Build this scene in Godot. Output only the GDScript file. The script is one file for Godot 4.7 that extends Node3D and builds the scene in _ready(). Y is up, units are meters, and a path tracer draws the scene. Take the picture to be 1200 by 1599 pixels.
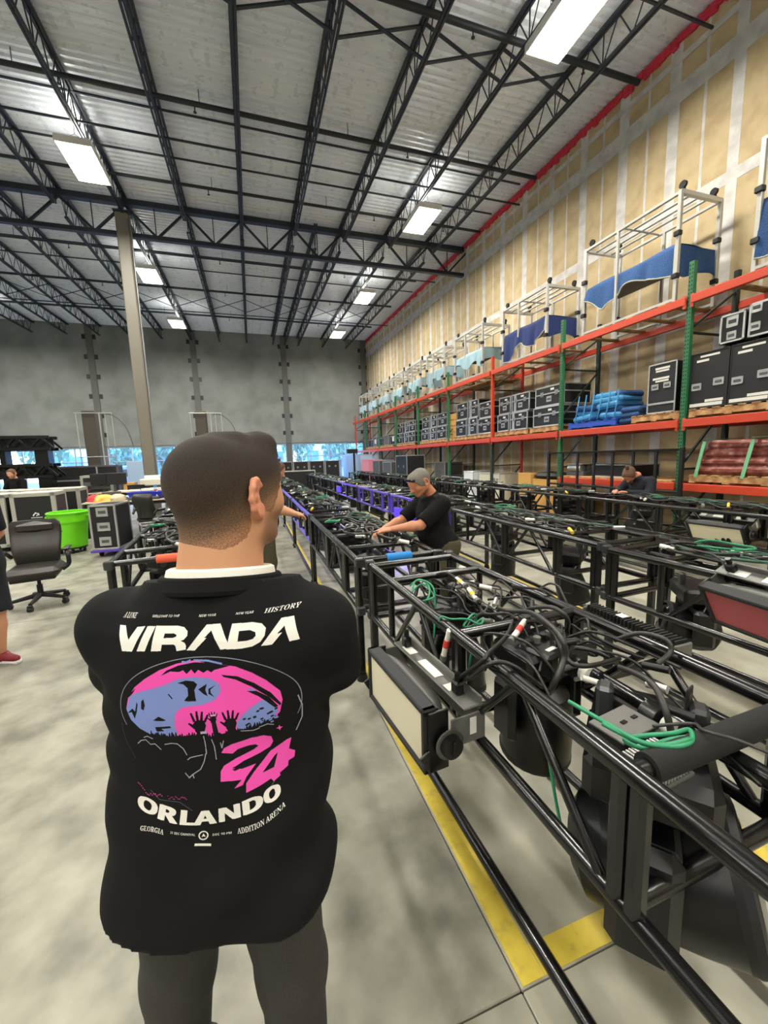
extends Node3D

var M := {}
var used := {}
var rng := RandomNumberGenerator.new()
var box_cache := {}
const ORD := ["first", "second", "third", "fourth", "fifth", "sixth", "seventh", "eighth", "ninth", "tenth", "eleventh", "twelfth", "thirteenth", "fourteenth", "fifteenth", "sixteenth"]


func _ready() -> void:
	rng.seed = 77
	# ---- camera ----
	var yaw := deg_to_rad(17.897)
	var pitch := deg_to_rad(-7.846)
	var roll := deg_to_rad(-1.874)
	var fwd := Vector3(sin(yaw) * cos(pitch), sin(pitch), -cos(yaw) * cos(pitch))
	var rt := Vector3(cos(yaw), 0, sin(yaw))
	var up := rt.cross(fwd)
	var cam := Camera3D.new()
	cam.name = "camera"
	cam.transform = Transform3D(Basis(rt * cos(roll) + up * sin(roll), up * cos(roll) - rt * sin(roll), -fwd), Vector3(0, 1.72, 0))
	cam.fov = 103.964
	cam.near = 0.05
	cam.far = 400.0
	add_child(cam)
	cam.current = true
	# ---- sky and exposure ----
	var sky_mat := ProceduralSkyMaterial.new()
	sky_mat.sky_top_color = Color(0.30, 0.52, 0.88)
	sky_mat.sky_horizon_color = Color(0.78, 0.88, 0.97)
	sky_mat.ground_horizon_color = Color(0.60, 0.66, 0.70)
	sky_mat.ground_bottom_color = Color(0.30, 0.31, 0.32)
	sky_mat.energy_multiplier = 24.0
	var sky := Sky.new()
	sky.sky_material = sky_mat
	var env := Environment.new()
	env.background_mode = Environment.BG_SKY
	env.sky = sky
	env.tonemap_mode = Environment.TONE_MAPPER_LINEAR
	env.tonemap_exposure = 1.06
	env.sdfgi_enabled = true
	env.ssao_enabled = true
	env.ssil_enabled = true
	var we := WorldEnvironment.new()
	we.name = "world"
	we.environment = env
	add_child(we)
	# ---- high-bay fittings: every fitting carries its own area light ----
	make_materials()
	LIGHT_ENERGY = 38.0
	build_lights()
	build_shell()
	build_roof()
	build_racks()
	build_truss_rows()
	build_floor_items()
	build_people()
	build_details()


var LIGHT_ENERGY := 60.0


# ---------------------------------------------------------------- naming helpers
func numbered(n: String) -> String:
	if not used.has(n):
		used[n] = 0
		return n
	used[n] += 1
	return "%s_%03d" % [n, used[n]]


func thing(called: String, label: String, category: String, at := Vector3.ZERO, turn := 0.0, group := "") -> Node3D:
	var o := Node3D.new()
	o.name = numbered(called)
	add_child(o)
	o.position = at
	o.rotation.y = turn
	tag(o, label, category, group)
	return o


func tag(o: Node3D, label: String, category: String, group := "") -> Node3D:
	o.set_meta("label", label)
	o.set_meta("category", category)
	if group != "":
		o.set_meta("group", group)
	return o


func part(called: String, mesh: Mesh, mat: Material, parent: Node3D, at := Vector3.ZERO) -> MeshInstance3D:
	var o := MeshInstance3D.new()
	o.name = called
	o.mesh = mesh
	o.position = at
	if mat:
		o.material_override = mat
	parent.add_child(o, true)
	return o


func single(called: String, mesh: Mesh, mat: Material, label: String, category: String, at := Vector3.ZERO, turn := 0.0, group := "") -> MeshInstance3D:
	var o := MeshInstance3D.new()
	o.name = numbered(called)
	o.mesh = mesh
	o.material_override = mat
	o.position = at
	o.rotation.y = turn
	add_child(o)
	tag(o, label, category, group)
	return o


func struct(called: String, mesh: Mesh, mat: Material, at := Vector3.ZERO) -> MeshInstance3D:
	var o := MeshInstance3D.new()
	o.name = called
	o.mesh = mesh
	o.material_override = mat
	o.position = at
	add_child(o)
	o.set_meta("kind", "structure")
	return o


func dup(o: Node3D, label: String, at: Vector3, turn := 0.0, group := "") -> Node3D:
	var c: Node3D = o.duplicate()
	c.name = numbered(String(o.name).rstrip("0123456789").rstrip("_"))
	add_child(c)
	c.position = at
	c.rotation.y = turn
	c.set_meta("label", label)
	if group != "":
		c.set_meta("group", group)
	return c


func remat(o: Node3D, names: Array, mat: Material) -> void:
	for ch in o.get_children():
		for n in names:
			if String(ch.name).begins_with(n):
				ch.material_override = mat
		remat(ch, names, mat)


# ---------------------------------------------------------------- mesh builder
class MB:
	var V := PackedVector3Array()
	var N := PackedVector3Array()
	var U := PackedVector2Array()
	var I := PackedInt32Array()
	var C := PackedColorArray()

	func quad(a: Vector3, b: Vector3, c: Vector3, d: Vector3) -> void:  # counter-clockwise seen from outside
		var n := (b - a).cross(c - a)
		if n.length_squared() < 1e-16:
			n = (c - a).cross(d - a)
		n = n.normalized()
		var s := V.size()
		V.append_array([a, b, c, d])
		N.append_array([n, n, n, n])
		U.append_array([Vector2(0, 1), Vector2(1, 1), Vector2(1, 0), Vector2(0, 0)])
		I.append_array([s, s + 2, s + 1, s, s + 3, s + 2])

	func tri(a: Vector3, b: Vector3, c: Vector3) -> void:
		var n := (b - a).cross(c - a).normalized()
		var s := V.size()
		V.append_array([a, b, c])
		N.append_array([n, n, n])
		U.append_array([Vector2(0, 1), Vector2(1, 1), Vector2(0.5, 0)])
		I.append_array([s, s + 2, s + 1])

	func box(c: Vector3, s: Vector3, b := Basis(), bev := 0.0) -> MB:
		var h := s * 0.5
		if bev <= 0.0:
			for f in 6:
				var ax := f / 2
				var sg := 1.0 if f % 2 == 0 else -1.0
				var u := (ax + 1) % 3
				var v := (ax + 2) % 3
				var p: Array[Vector3] = []
				for q in [[-1, -1], [1, -1], [1, 1], [-1, 1]]:
					var w := Vector3.ZERO
					w[ax] = sg * h[ax]
					w[u] = q[0] * h[u] * sg
					w[v] = q[1] * h[v]
					p.append(c + b * w)
				quad(p[0], p[1], p[2], p[3])
			return self
		var e := minf(bev, minf(h.x, minf(h.y, h.z)) * 0.9)
		for ax in 3:
			var u := (ax + 1) % 3
			var v := (ax + 2) % 3
			for sg in [1.0, -1.0]:
				var p: Array[Vector3] = []
				for q in [[-1, -1], [1, -1], [1, 1], [-1, 1]]:
					var w := Vector3.ZERO
					w[ax] = sg * h[ax]
					w[u] = q[0] * (h[u] - e) * sg
					w[v] = q[1] * (h[v] - e)
					p.append(c + b * w)
				quad(p[0], p[1], p[2], p[3])
			# edges parallel to ax
			for su in [1.0, -1.0]:
				for sv in [1.0, -1.0]:
					var k := []
					for t in [[-1.0, 0], [1.0, 0], [1.0, 1], [-1.0, 1]]:
						var w := Vector3.ZERO
						w[ax] = t[0] * (h[ax] - e)
						w[u] = su * (h[u] if t[1] == 0 else h[u] - e)
						w[v] = sv * (h[v] - e if t[1] == 0 else h[v])
						k.append(c + b * w)
					if su * sv > 0:
						quad(k[3], k[2], k[1], k[0])
					else:
						quad(k[0], k[1], k[2], k[3])
		for sx in [1.0, -1.0]:
			for sy in [1.0, -1.0]:
				for sz in [1.0, -1.0]:
					var pa := c + b * Vector3(sx * h.x, sy * (h.y - e), sz * (h.z - e))
					var pb := c + b * Vector3(sx * (h.x - e), sy * h.y, sz * (h.z - e))
					var pc := c + b * Vector3(sx * (h.x - e), sy * (h.y - e), sz * h.z)
					if sx * sy * sz > 0:
						tri(pa, pb, pc)
					else:
						tri(pa, pc, pb)
		return self

	func tube(a: Vector3, b: Vector3, r: float, n := 8, r2 := -1.0, caps := true) -> MB:
		if r2 < 0.0:
			r2 = r
		var d := (b - a).normalized()
		var u := d.cross(Vector3.UP if absf(d.y) < 0.9 else Vector3.RIGHT).normalized()
		var w := d.cross(u)
		var s := V.size()
		for i in n + 1:
			var t := TAU * i / n
			var o := u * cos(t) + w * sin(t)
			V.append(a + o * r)
			V.append(b + o * r2)
			N.append(o)
			N.append(o)
			U.append(Vector2(float(i) / n, 0))
			U.append(Vector2(float(i) / n, 1))
		for i in n:
			var k := s + i * 2
			I.append_array([k, k + 1, k + 2, k + 2, k + 1, k + 3])
		if caps:
			for e in 2:
				var cc := a if e == 0 else b
				var rr := r if e == 0 else r2
				if rr < 1e-5:
					continue
				var nn := -d if e == 0 else d
				var s2 := V.size()
				V.append(cc)
				N.append(nn)
				U.append(Vector2(0.5, 0.5))
				for i in n + 1:
					var t := TAU * i / n
					V.append(cc + (u * cos(t) + w * sin(t)) * rr)
					N.append(nn)
					U.append(Vector2(0.5, 0.5))
				for i in n:
					if e == 0:
						I.append_array([s2, s2 + 1 + i, s2 + 2 + i])
					else:
						I.append_array([s2, s2 + 2 + i, s2 + 1 + i])
		return self

	func path(pts: PackedVector3Array, r: float, n := 6, closed := false) -> MB:
		var m := pts.size()
		if m < 2:
			return self
		var u := Vector3.ZERO
		var s := V.size()
		for i in m:
			var d: Vector3
			if closed:
				d = (pts[(i + 1) % m] - pts[(i + m - 1) % m]).normalized()
			else:
				d = (pts[mini(i + 1, m - 1)] - pts[maxi(i - 1, 0)]).normalized()
			if i == 0:
				u = d.cross(Vector3.UP if absf(d.y) < 0.9 else Vector3.RIGHT).normalized()
			else:
				u = (u - d * u.dot(d)).normalized()
			var w := d.cross(u)
			for j in n:
				var t := TAU * j / n
				var o := u * cos(t) + w * sin(t)
				V.append(pts[i] + o * r)
				N.append(o)
				U.append(Vector2(float(j) / n, float(i) / m))
		for i in (m if closed else m - 1):
			for j in n:
				var a := s + i * n + j
				var b := s + i * n + (j + 1) % n
				var c := s + ((i + 1) % m) * n + j
				var d := s + ((i + 1) % m) * n + (j + 1) % n
				I.append_array([a, c, b, b, c, d])
		if not closed:
			for e in 2:
				var base := s if e == 0 else s + (m - 1) * n
				for j in range(1, n - 1):
					if e == 0:
						I.append_array([base, base + j, base + j + 1])
					else:
						I.append_array([base, base + j + 1, base + j])
		return self

	func lathe(prof: Array, n := 16, xf := Transform3D(), ell := 1.0) -> MB:  # prof: Vector2(radius, height) from bottom to top
		var m := prof.size()
		for i in m - 1:
			var p: Vector2 = prof[i]
			var q: Vector2 = prof[i + 1]
			var t := (q - p)
			if t.length() < 1e-7:
				continue
			var n2 := Vector2(t.y, -t.x).normalized()
			var s := V.size()
			for j in n + 1:
				var a := TAU * j / n
				var cs := Vector3(cos(a), 0, sin(a) * ell)
				var nn := (xf.basis * Vector3(cos(a) * n2.x, n2.y, sin(a) * n2.x / ell)).normalized()
				V.append(xf * (cs * p.x + Vector3(0, p.y, 0)))
				V.append(xf * (cs * q.x + Vector3(0, q.y, 0)))
				N.append(nn)
				N.append(nn)
				U.append(Vector2(float(j) / n, 0))
				U.append(Vector2(float(j) / n, 1))
			for j in n:
				var k := s + j * 2
				I.append_array([k, k + 2, k + 1, k + 2, k + 3, k + 1])
		return self

	func loft(rings: Array, caps := true) -> MB:  # rings of equal size, smooth
		var n: int = rings[0].size()
		var s := V.size()
		var m := rings.size()
		for i in m:
			for j in n:
				var a: Vector3 = rings[i][j]
				var dj: Vector3 = rings[i][(j + 1) % n] - rings[i][(j + n - 1) % n]
				var di: Vector3 = rings[mini(i + 1, m - 1)][j] - rings[maxi(i - 1, 0)][j]
				V.append(a)
				N.append(dj.cross(di).normalized())
				U.append(Vector2(float(j) / n, float(i) / maxi(1, m - 1)))
		var mid := Vector3.ZERO
		for i in range(s, s + m * n):
			mid += V[i]
		mid /= m * n
		var facing := 0.0
		for i in range(s, s + m * n):
			facing += N[i].dot(V[i] - mid)
		var flip := facing < 0.0
		if flip:
			for i in range(s, s + m * n):
				N[i] = -N[i]
		for i in m - 1:
			for j in n:
				var a := s + i * n + j
				var b := s + i * n + (j + 1) % n
				var c := a + n
				var d := b + n
				if flip:
					I.append_array([a, b, c, b, d, c])
				else:
					I.append_array([a, c, b, b, c, d])
		if caps:
			for e in 2:
				var ring: Array = rings[0] if e == 0 else rings[m - 1]
				var cen := Vector3.ZERO
				for p in ring:
					cen += p
				cen /= n
				for j in n:
					if (e == 0) != flip:
						tri(cen, ring[(j + 1) % n], ring[j])
					else:
						tri(cen, ring[j], ring[(j + 1) % n])
		return self

	func add(o: MB, xf := Transform3D()) -> MB:
		var s := V.size()
		for i in o.V.size():
			V.append(xf * o.V[i])
			N.append((xf.basis * o.N[i]).normalized())
		U.append_array(o.U)
		C.append_array(o.C)
		for i in o.I:
			I.append(s + i)
		return self

	func mesh() -> ArrayMesh:
		var a := []
		a.resize(Mesh.ARRAY_MAX)
		a[Mesh.ARRAY_VERTEX] = V
		a[Mesh.ARRAY_NORMAL] = N
		a[Mesh.ARRAY_TEX_UV] = U
		a[Mesh.ARRAY_INDEX] = I
		if C.size() == V.size() and C.size() > 0:
			a[Mesh.ARRAY_COLOR] = C
		var m := ArrayMesh.new()
		m.add_surface_from_arrays(Mesh.PRIMITIVE_TRIANGLES, a)
		return m


func bx(s: Vector3, bev := 0.0) -> ArrayMesh:
	var k := "%.4f %.4f %.4f %.4f" % [s.x, s.y, s.z, bev]
	if not box_cache.has(k):
		box_cache[k] = MB.new().box(Vector3.ZERO, s, Basis(), bev).mesh()
	return box_cache[k]


func tb(a: Vector3, b: Vector3, r: float, n := 8) -> ArrayMesh:
	return MB.new().tube(a, b, r, n).mesh()


func bar(a: Vector3, b: Vector3, w: float, h: float, bev := 0.0) -> ArrayMesh:  # a square bar between two points
	return bar_mb(MB.new(), a, b, w, h, bev).mesh()


func bar_mb(m: MB, a: Vector3, b: Vector3, w: float, h: float, bev := 0.0) -> MB:
	var d := (b - a)
	var z := d.normalized()
	var x := (Vector3.UP if absf(z.y) < 0.95 else Vector3.BACK).cross(z).normalized()
	m.box((a + b) * 0.5, Vector3(w, h, d.length()), Basis(x, z.cross(x), z), bev)
	return m


func spline(pts: Array, sub := 6) -> PackedVector3Array:
	var out := PackedVector3Array()
	var n := pts.size()
	for i in n - 1:
		var p0: Vector3 = pts[maxi(i - 1, 0)]
		var p1: Vector3 = pts[i]
		var p2: Vector3 = pts[i + 1]
		var p3: Vector3 = pts[mini(i + 2, n - 1)]
		for k in sub:
			out.append(p1.cubic_interpolate(p2, p0, p3, float(k) / sub))
	out.append(pts[n - 1])
	return out


func cable_mesh(pts: Array, r: float, n := 6, sub := 6) -> ArrayMesh:
	return MB.new().path(spline(pts, sub), r, n).mesh()


# ---------------------------------------------------------------- materials
func mat(n: String, c: Color, rough := 0.6, metal := 0.0, spec := 0.5) -> StandardMaterial3D:
	var m := StandardMaterial3D.new()
	m.resource_name = n
	m.albedo_color = c
	m.roughness = rough
	m.metallic = metal
	m.metallic_specular = spec
	M[n] = m
	return m


func rgb(r: int, g: int, b: int) -> Color:
	return Color(r / 255.0, g / 255.0, b / 255.0)


func noise_tex(sd: int, freq: float, stops: Array, oct := 5, size := 512, normal := false, warp := 0.0) -> NoiseTexture2D:
	var f := FastNoiseLite.new()
	f.seed = sd
	f.noise_type = FastNoiseLite.TYPE_SIMPLEX_SMOOTH
	f.frequency = freq
	f.fractal_octaves = oct
	if warp > 0.0:
		f.domain_warp_enabled = true
		f.domain_warp_amplitude = warp
	var t := NoiseTexture2D.new()
	t.width = size
	t.height = size
	t.seamless = true
	t.noise = f
	t.as_normal_map = normal
	if stops.size():
		var g := Gradient.new()
		g.offsets = PackedFloat32Array()
		g.colors = PackedColorArray()
		var offs := PackedFloat32Array()
		var cols := PackedColorArray()
		for s in stops:
			offs.append(s[0])
			cols.append(s[1])
		g.offsets = offs
		g.colors = cols
		t.color_ramp = g
	return t


func tri_map(m: StandardMaterial3D, scale: float, world := true) -> void:
	m.uv1_triplanar = true
	m.uv1_world_triplanar = world
	m.uv1_scale = Vector3.ONE * scale


func make_materials() -> void:
	var m := mat("concrete_floor", Color.WHITE, 0.5)
	m.albedo_texture = noise_tex(3, 0.012, [[0.1, rgb(108, 106, 94)], [0.4, rgb(132, 129, 115)], [0.55, rgb(143, 140, 125)], [0.8, rgb(154, 151, 136)], [1.0, rgb(164, 161, 145)]], 8, 1024)
	m.roughness_texture = noise_tex(9, 0.02, [[0.0, Color(0.42, 0.42, 0.42)], [1.0, Color(0.85, 0.85, 0.85)]], 4, 256)
	m.roughness = 0.75
	tri_map(m, 0.22)
	m = mat("concrete_pale", Color.WHITE, 0.5)  # paler concrete tone, with some of the light pool painted in
	m.albedo_texture = noise_tex(4, 0.012, [[0.1, rgb(140, 137, 122)], [0.4, rgb(154, 151, 135)], [0.7, rgb(164, 161, 145)], [1.0, rgb(174, 171, 154)]], 8, 1024)
	m.roughness = 0.6
	tri_map(m, 0.22)
	m = mat("concrete_wall", Color.WHITE, 0.9)
	m.albedo_texture = noise_tex(5, 0.008, [[0.1, rgb(124, 127, 123)], [0.5, rgb(136, 139, 135)], [0.9, rgb(146, 149, 145)]], 6, 512)
	tri_map(m, 0.13)
	mat("concrete_dark", rgb(104, 105, 101), 0.9)
	m = mat("deck", rgb(224, 230, 235), 0.4, 0.08)
	m.roughness_texture = noise_tex(21, 0.03, [[0.0, Color(0.55, 0.55, 0.55)], [1.0, Color(1, 1, 1)]], 3, 256)
	tri_map(m, 0.4)
	m = mat("gypsum", Color.WHITE, 0.85)
	m.albedo_texture = noise_tex(8, 0.012, [[0.2, rgb(174, 153, 115)], [0.5, rgb(185, 164, 125)], [0.9, rgb(193, 173, 134)]], 5, 512)
	tri_map(m, 0.3)
	m = mat("joint_mud", Color.WHITE, 0.9)
	m.albedo_texture = noise_tex(18, 0.02, [[0.2, rgb(186, 182, 176)], [0.6, rgb(202, 199, 193)], [0.9, rgb(210, 207, 202)]], 5, 256)
	tri_map(m, 0.5)
	mat("red_caulk", rgb(196, 44, 66), 0.7)
	mat("roof_steel", rgb(40, 46, 55), 0.5, 0.1)
	mat("pipe_black", rgb(36, 40, 46), 0.45, 0.1)
	mat("conduit", rgb(150, 152, 152), 0.4, 0.6)
	mat("column_tan", rgb(118, 113, 100), 0.5)
	mat("post_taupe", rgb(72, 66, 57), 0.6)
	m = mat("yellow_paint", Color.WHITE, 0.55)
	m.albedo_texture = noise_tex(31, 0.03, [[0.1, rgb(186, 164, 70)], [0.35, rgb(206, 182, 66)], [0.9, rgb(214, 190, 72)]], 6, 256)
	tri_map(m, 1.6)
	mat("groove", rgb(46, 43, 38), 0.95)
	mat("rack_orange", rgb(204, 68, 38), 0.45)
	mat("rack_green", rgb(44, 112, 70), 0.5)
	mat("rack_dark", rgb(38, 52, 46), 0.55)
	mat("hole", rgb(16, 30, 22), 0.8)
	mat("truss_black", rgb(14, 14, 15), 0.24, 0.0, 0.55)
	mat("truss_grey", rgb(66, 67, 68), 0.35, 0.5)
	mat("violet_light_tint", rgb(92, 70, 190), 0.35, 0.1)  # violet LED spill painted in as the colour of the rails
	mat("fixture_black", rgb(15, 15, 16), 0.36)
	mat("fixture_matte", rgb(22, 22, 23), 0.6)
	mat("fixture_grey", rgb(96, 95, 90), 0.45)
	mat("rubber", rgb(18, 18, 18), 0.85)
	mat("cable_black", rgb(17, 17, 17), 0.42)
	mat("cable_grey", rgb(46, 45, 42), 0.45)
	mat("cable_green", rgb(38, 134, 92), 0.45)
	mat("cable_dull_green", rgb(40, 78, 60), 0.5)
	mat("gel_red", rgb(172, 78, 84), 0.5)
	mat("tape_white", rgb(226, 224, 214), 0.6)
	mat("tape_red", rgb(214, 60, 48), 0.6)
	mat("tape_yellow", rgb(226, 190, 60), 0.6)
	mat("sleeve_orange", rgb(236, 96, 62), 0.75)
	mat("sleeve_blue", rgb(38, 130, 205), 0.75)
	mat("case_black", rgb(20, 20, 22), 0.55)
	mat("case_grey", rgb(86, 86, 86), 0.55)
	mat("case_cream", rgb(214, 207, 186), 0.6)
	mat("alu", rgb(196, 197, 196), 0.35, 0.75)
	mat("alu_white", rgb(186, 184, 176), 0.42, 0.45)
	mat("steel", rgb(168, 168, 166), 0.3, 0.9)
	m = mat("pallet_wood", Color.WHITE, 0.85)
	m.albedo_texture = noise_tex(50, 0.02, [[0.2, rgb(150, 112, 70)], [0.6, rgb(190, 150, 100)], [0.9, rgb(206, 170, 120)]], 4, 256)
	tri_map(m, 1.2)
	mat("cardboard", rgb(206, 158, 84), 0.85)
	mat("pallet_blue", rgb(38, 82, 186), 0.6)
	mat("wrap_blue", rgb(70, 142, 190), 0.25)
	m = mat("blanket_blue", Color.WHITE, 0.95)
	m.albedo_texture = noise_tex(60, 0.08, [[0.2, rgb(34, 62, 106)], [0.8, rgb(54, 92, 142)]], 4, 256)
	tri_map(m, 2.0)
	mat("blanket_navy", rgb(32, 48, 98), 0.95)
	mat("blanket_pale", rgb(140, 168, 178), 0.95)
	mat("blanket_hem", rgb(180, 182, 160), 0.9)
	m = mat("bundle_red", Color.WHITE, 0.35)
	m.albedo_texture = noise_tex(61, 0.02, [[0.2, rgb(106, 52, 46)], [0.55, rgb(150, 84, 74)], [0.85, rgb(202, 164, 152)]], 4, 256)
	tri_map(m, 1.0)
	mat("strap_green", rgb(128, 196, 148), 0.5)
	mat("bin_green", rgb(112, 214, 22), 0.42)
	m = mat("chair_leather", rgb(48, 45, 41), 0.4)
	mat("plastic_black", rgb(18, 18, 19), 0.5)
	mat("pink_panel", rgb(226, 140, 160), 0.6)
	mat("pale_blue", rgb(168, 196, 226), 0.5)
	mat("desk_top", rgb(206, 192, 162), 0.6)
	mat("purple_tub", rgb(86, 56, 168), 0.5)
	mat("blue_tub", rgb(46, 60, 190), 0.5)
	mat("red_cloth", rgb(196, 62, 68), 0.8)
	mat("yellow_cloth", rgb(238, 190, 96), 0.8)
	mat("leaf_green", rgb(74, 140, 56), 0.7)
	mat("white_paper", rgb(236, 234, 228), 0.8)
	m = mat("skin", Color.WHITE, 0.55)
	m.vertex_color_use_as_albedo = true
	m = mat("shirt_black", rgb(21, 21, 22), 0.92, 0.0, 0.3)
	m = mat("shirt_navy", rgb(24, 27, 36), 0.92)
	m = mat("jeans", rgb(46, 44, 42), 0.92)
	m.albedo_color = Color.WHITE
	m.albedo_texture = noise_tex(71, 0.06, [[0.1, rgb(46, 45, 43)], [0.5, rgb(53, 51, 48)], [0.95, rgb(62, 59, 55)]], 5, 256)
	tri_map(m, 9.0)
	mat("trouser_olive", rgb(74, 68, 48), 0.9)
	mat("shorts_navy", rgb(28, 30, 38), 0.9)
	mat("shoe_red", rgb(120, 24, 34), 0.6)
	mat("shoe_white", rgb(226, 224, 222), 0.6)
	mat("tee_white", rgb(236, 232, 222), 0.9)
	m = mat("hair_dark", Color.WHITE, 0.85)
	m.vertex_color_use_as_albedo = true
	m.albedo_texture = noise_tex(80, 0.12, [[0.2, Color(0.6, 0.58, 0.56)], [0.5, Color(0.84, 0.83, 0.82)], [0.8, Color(1, 1, 1)]], 5, 256)
	tri_map(m, 9.0, false)
	m = mat("hair_grey", Color.WHITE, 0.8)
	m.albedo_texture = noise_tex(81, 0.09, [[0.15, rgb(70, 66, 58)], [0.5, rgb(112, 108, 98)], [0.9, rgb(168, 164, 152)]], 5, 256)
	tri_map(m, 6.0)
	mat("hair_brown", rgb(92, 64, 44), 0.8)
	mat("eye_white", rgb(230, 226, 220), 0.3)
	mat("eye_dark", rgb(36, 24, 18), 0.3)
	mat("glass_dark", rgb(18, 18, 20), 0.12)
	m = mat("window_glass", Color(0.86, 0.93, 0.98, 0.10), 0.03)
	m.transparency = BaseMaterial3D.TRANSPARENCY_ALPHA
	mat("mullion", rgb(190, 198, 202), 0.4, 0.4)
	m = mat("lamp_lens", rgb(250, 250, 246), 0.4)
	m.emission_enabled = true
	m.emission = Color(1.0, 0.975, 0.91)
	m.emission_energy_multiplier = 6.0
	m = mat("led_violet", rgb(90, 70, 220), 0.3)
	m.emission_enabled = true
	m.emission = Color(0.30, 0.22, 1.0)
	m.emission_energy_multiplier = 0.9
	mat("lens_cream", rgb(214, 207, 180), 0.35)
	mat("lamp_white", rgb(226, 226, 222), 0.5)
	mat("asphalt", rgb(96, 98, 100), 0.9)
	mat("lawn", rgb(96, 148, 70), 0.95)
	m = mat("foliage", rgb(124, 168, 134), 0.8)
	m.backlight_enabled = true
	m.backlight = Color(0.15, 0.25, 0.12)
	mat("bark", rgb(98, 84, 70), 0.9)
	mat("far_blue", rgb(84, 132, 196), 0.6)
	mat("far_white", rgb(226, 230, 232), 0.7)


# ---------------------------------------------------------------- lights
func yroof(z: float) -> float:
	return 9.2 - 0.0225 * z


func build_lights() -> void:
	var names := {}
	var rows := [[-3.08, [6.6, 0.6, -5.5, -11.5, -17.6, -23.5]], [5.17, [6.6, 0.6, -5.84, -11.6, -17.8, -23.6]], [-11.3, [6.6, 0.6, -5.5, -11.5, -17.6, -23.5]]]  # fittings out of view continue the grid, added for fill light
	var w := 0.64
	var l := 1.26
	var housing := MB.new()
	housing.box(Vector3(0, 0.11, 0), Vector3(w + 0.04, 0.05, l + 0.04), Basis(), 0.012)
	for s in [-1.0, 1.0]:
		housing.box(Vector3(s * (w * 0.5 + 0.012), 0.05, 0), Vector3(0.024, 0.12, l + 0.04), Basis(), 0.004)
		housing.box(Vector3(0, 0.05, s * (l * 0.5 + 0.012)), Vector3(w, 0.12, 0.024), Basis(), 0.004)
	var lens := MB.new().box(Vector3(0, 0.07, 0), Vector3(w - 0.01, 0.012, l - 0.01))
	var lamp := MB.new().tube(Vector3(0, 0, -l * 0.48), Vector3(0, 0, l * 0.48), 0.014, 8)
	var hm := housing.mesh()
	var lm := lens.mesh()
	var tm := lamp.mesh()
	var wire := MB.new()
	wire.tube(Vector3(0, 0.3, 0), Vector3(0, 0.98, 0), 0.006, 6)
	wire.tube(Vector3(-0.25, 0.15, 0), Vector3(0, 0.3, 0), 0.005, 5)
	wire.tube(Vector3(0.25, 0.15, 0), Vector3(0, 0.3, 0), 0.005, 5)
	var wm := wire.mesh()
	var um := MB.new().box(Vector3(0, 0.138, 0), Vector3(0.22, 0.01, l - 0.18)).mesh()
	var which := ["over the left bay beside the tan column", "over the right bay near the drywall", "added out of view over the far left bay"]
	var order := ["sixth", "fifth", "fourth", "third", "second", "first"]
	for r in rows.size():
		var x: float = rows[r][0]
		for i in 6:
			var z: float = rows[r][1][i]
			var y := yroof(z) - 1.02
			var t := thing("ceiling_light", "glowing white panel %s, %s from the back wall" % [which[r], order[i]], "ceiling light", Vector3(x, y, z), 0.0, "high-bay ceiling lights")
			part("housing", hm, M.lamp_white, t)
			part("lens", lm, M.lamp_lens, t)
			for k in 6:
				part("lamp_tube", tm, M.lamp_lens, t, Vector3(-0.26 + k * 0.104, 0.056, 0))
			part("hanger", wm, M.pipe_black, t, Vector3(0, 0, -0.45))
			part("hanger", wm, M.pipe_black, t, Vector3(0, 0, 0.45))
			var a := AreaLight3D.new()
			a.name = "light"
			a.area_size = Vector2(w - 0.02, l - 0.02)
			a.light_energy = LIGHT_ENERGY
			a.light_color = Color(1.0, 0.983, 0.94)
			a.rotation.x = -PI / 2
			a.position = Vector3(0, 0.036, 0)
			a.shadow_enabled = true
			a.set("area_range", 60.0)
			a.set("area_attenuation", 2.0)
			t.add_child(a)
			# uplight slot in the top of the housing
			part("uplight_lens", um, M.lamp_lens, t)
			var b := AreaLight3D.new()
			b.name = "uplight"
			b.area_size = Vector2(0.2, l - 0.2)
			b.light_energy = LIGHT_ENERGY * 0.055
			b.light_color = Color(1.0, 0.99, 0.96)
			b.rotation.x = PI / 2
			b.position = Vector3(0, 0.15, 0)
			b.shadow_enabled = true
			t.add_child(b)


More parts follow.
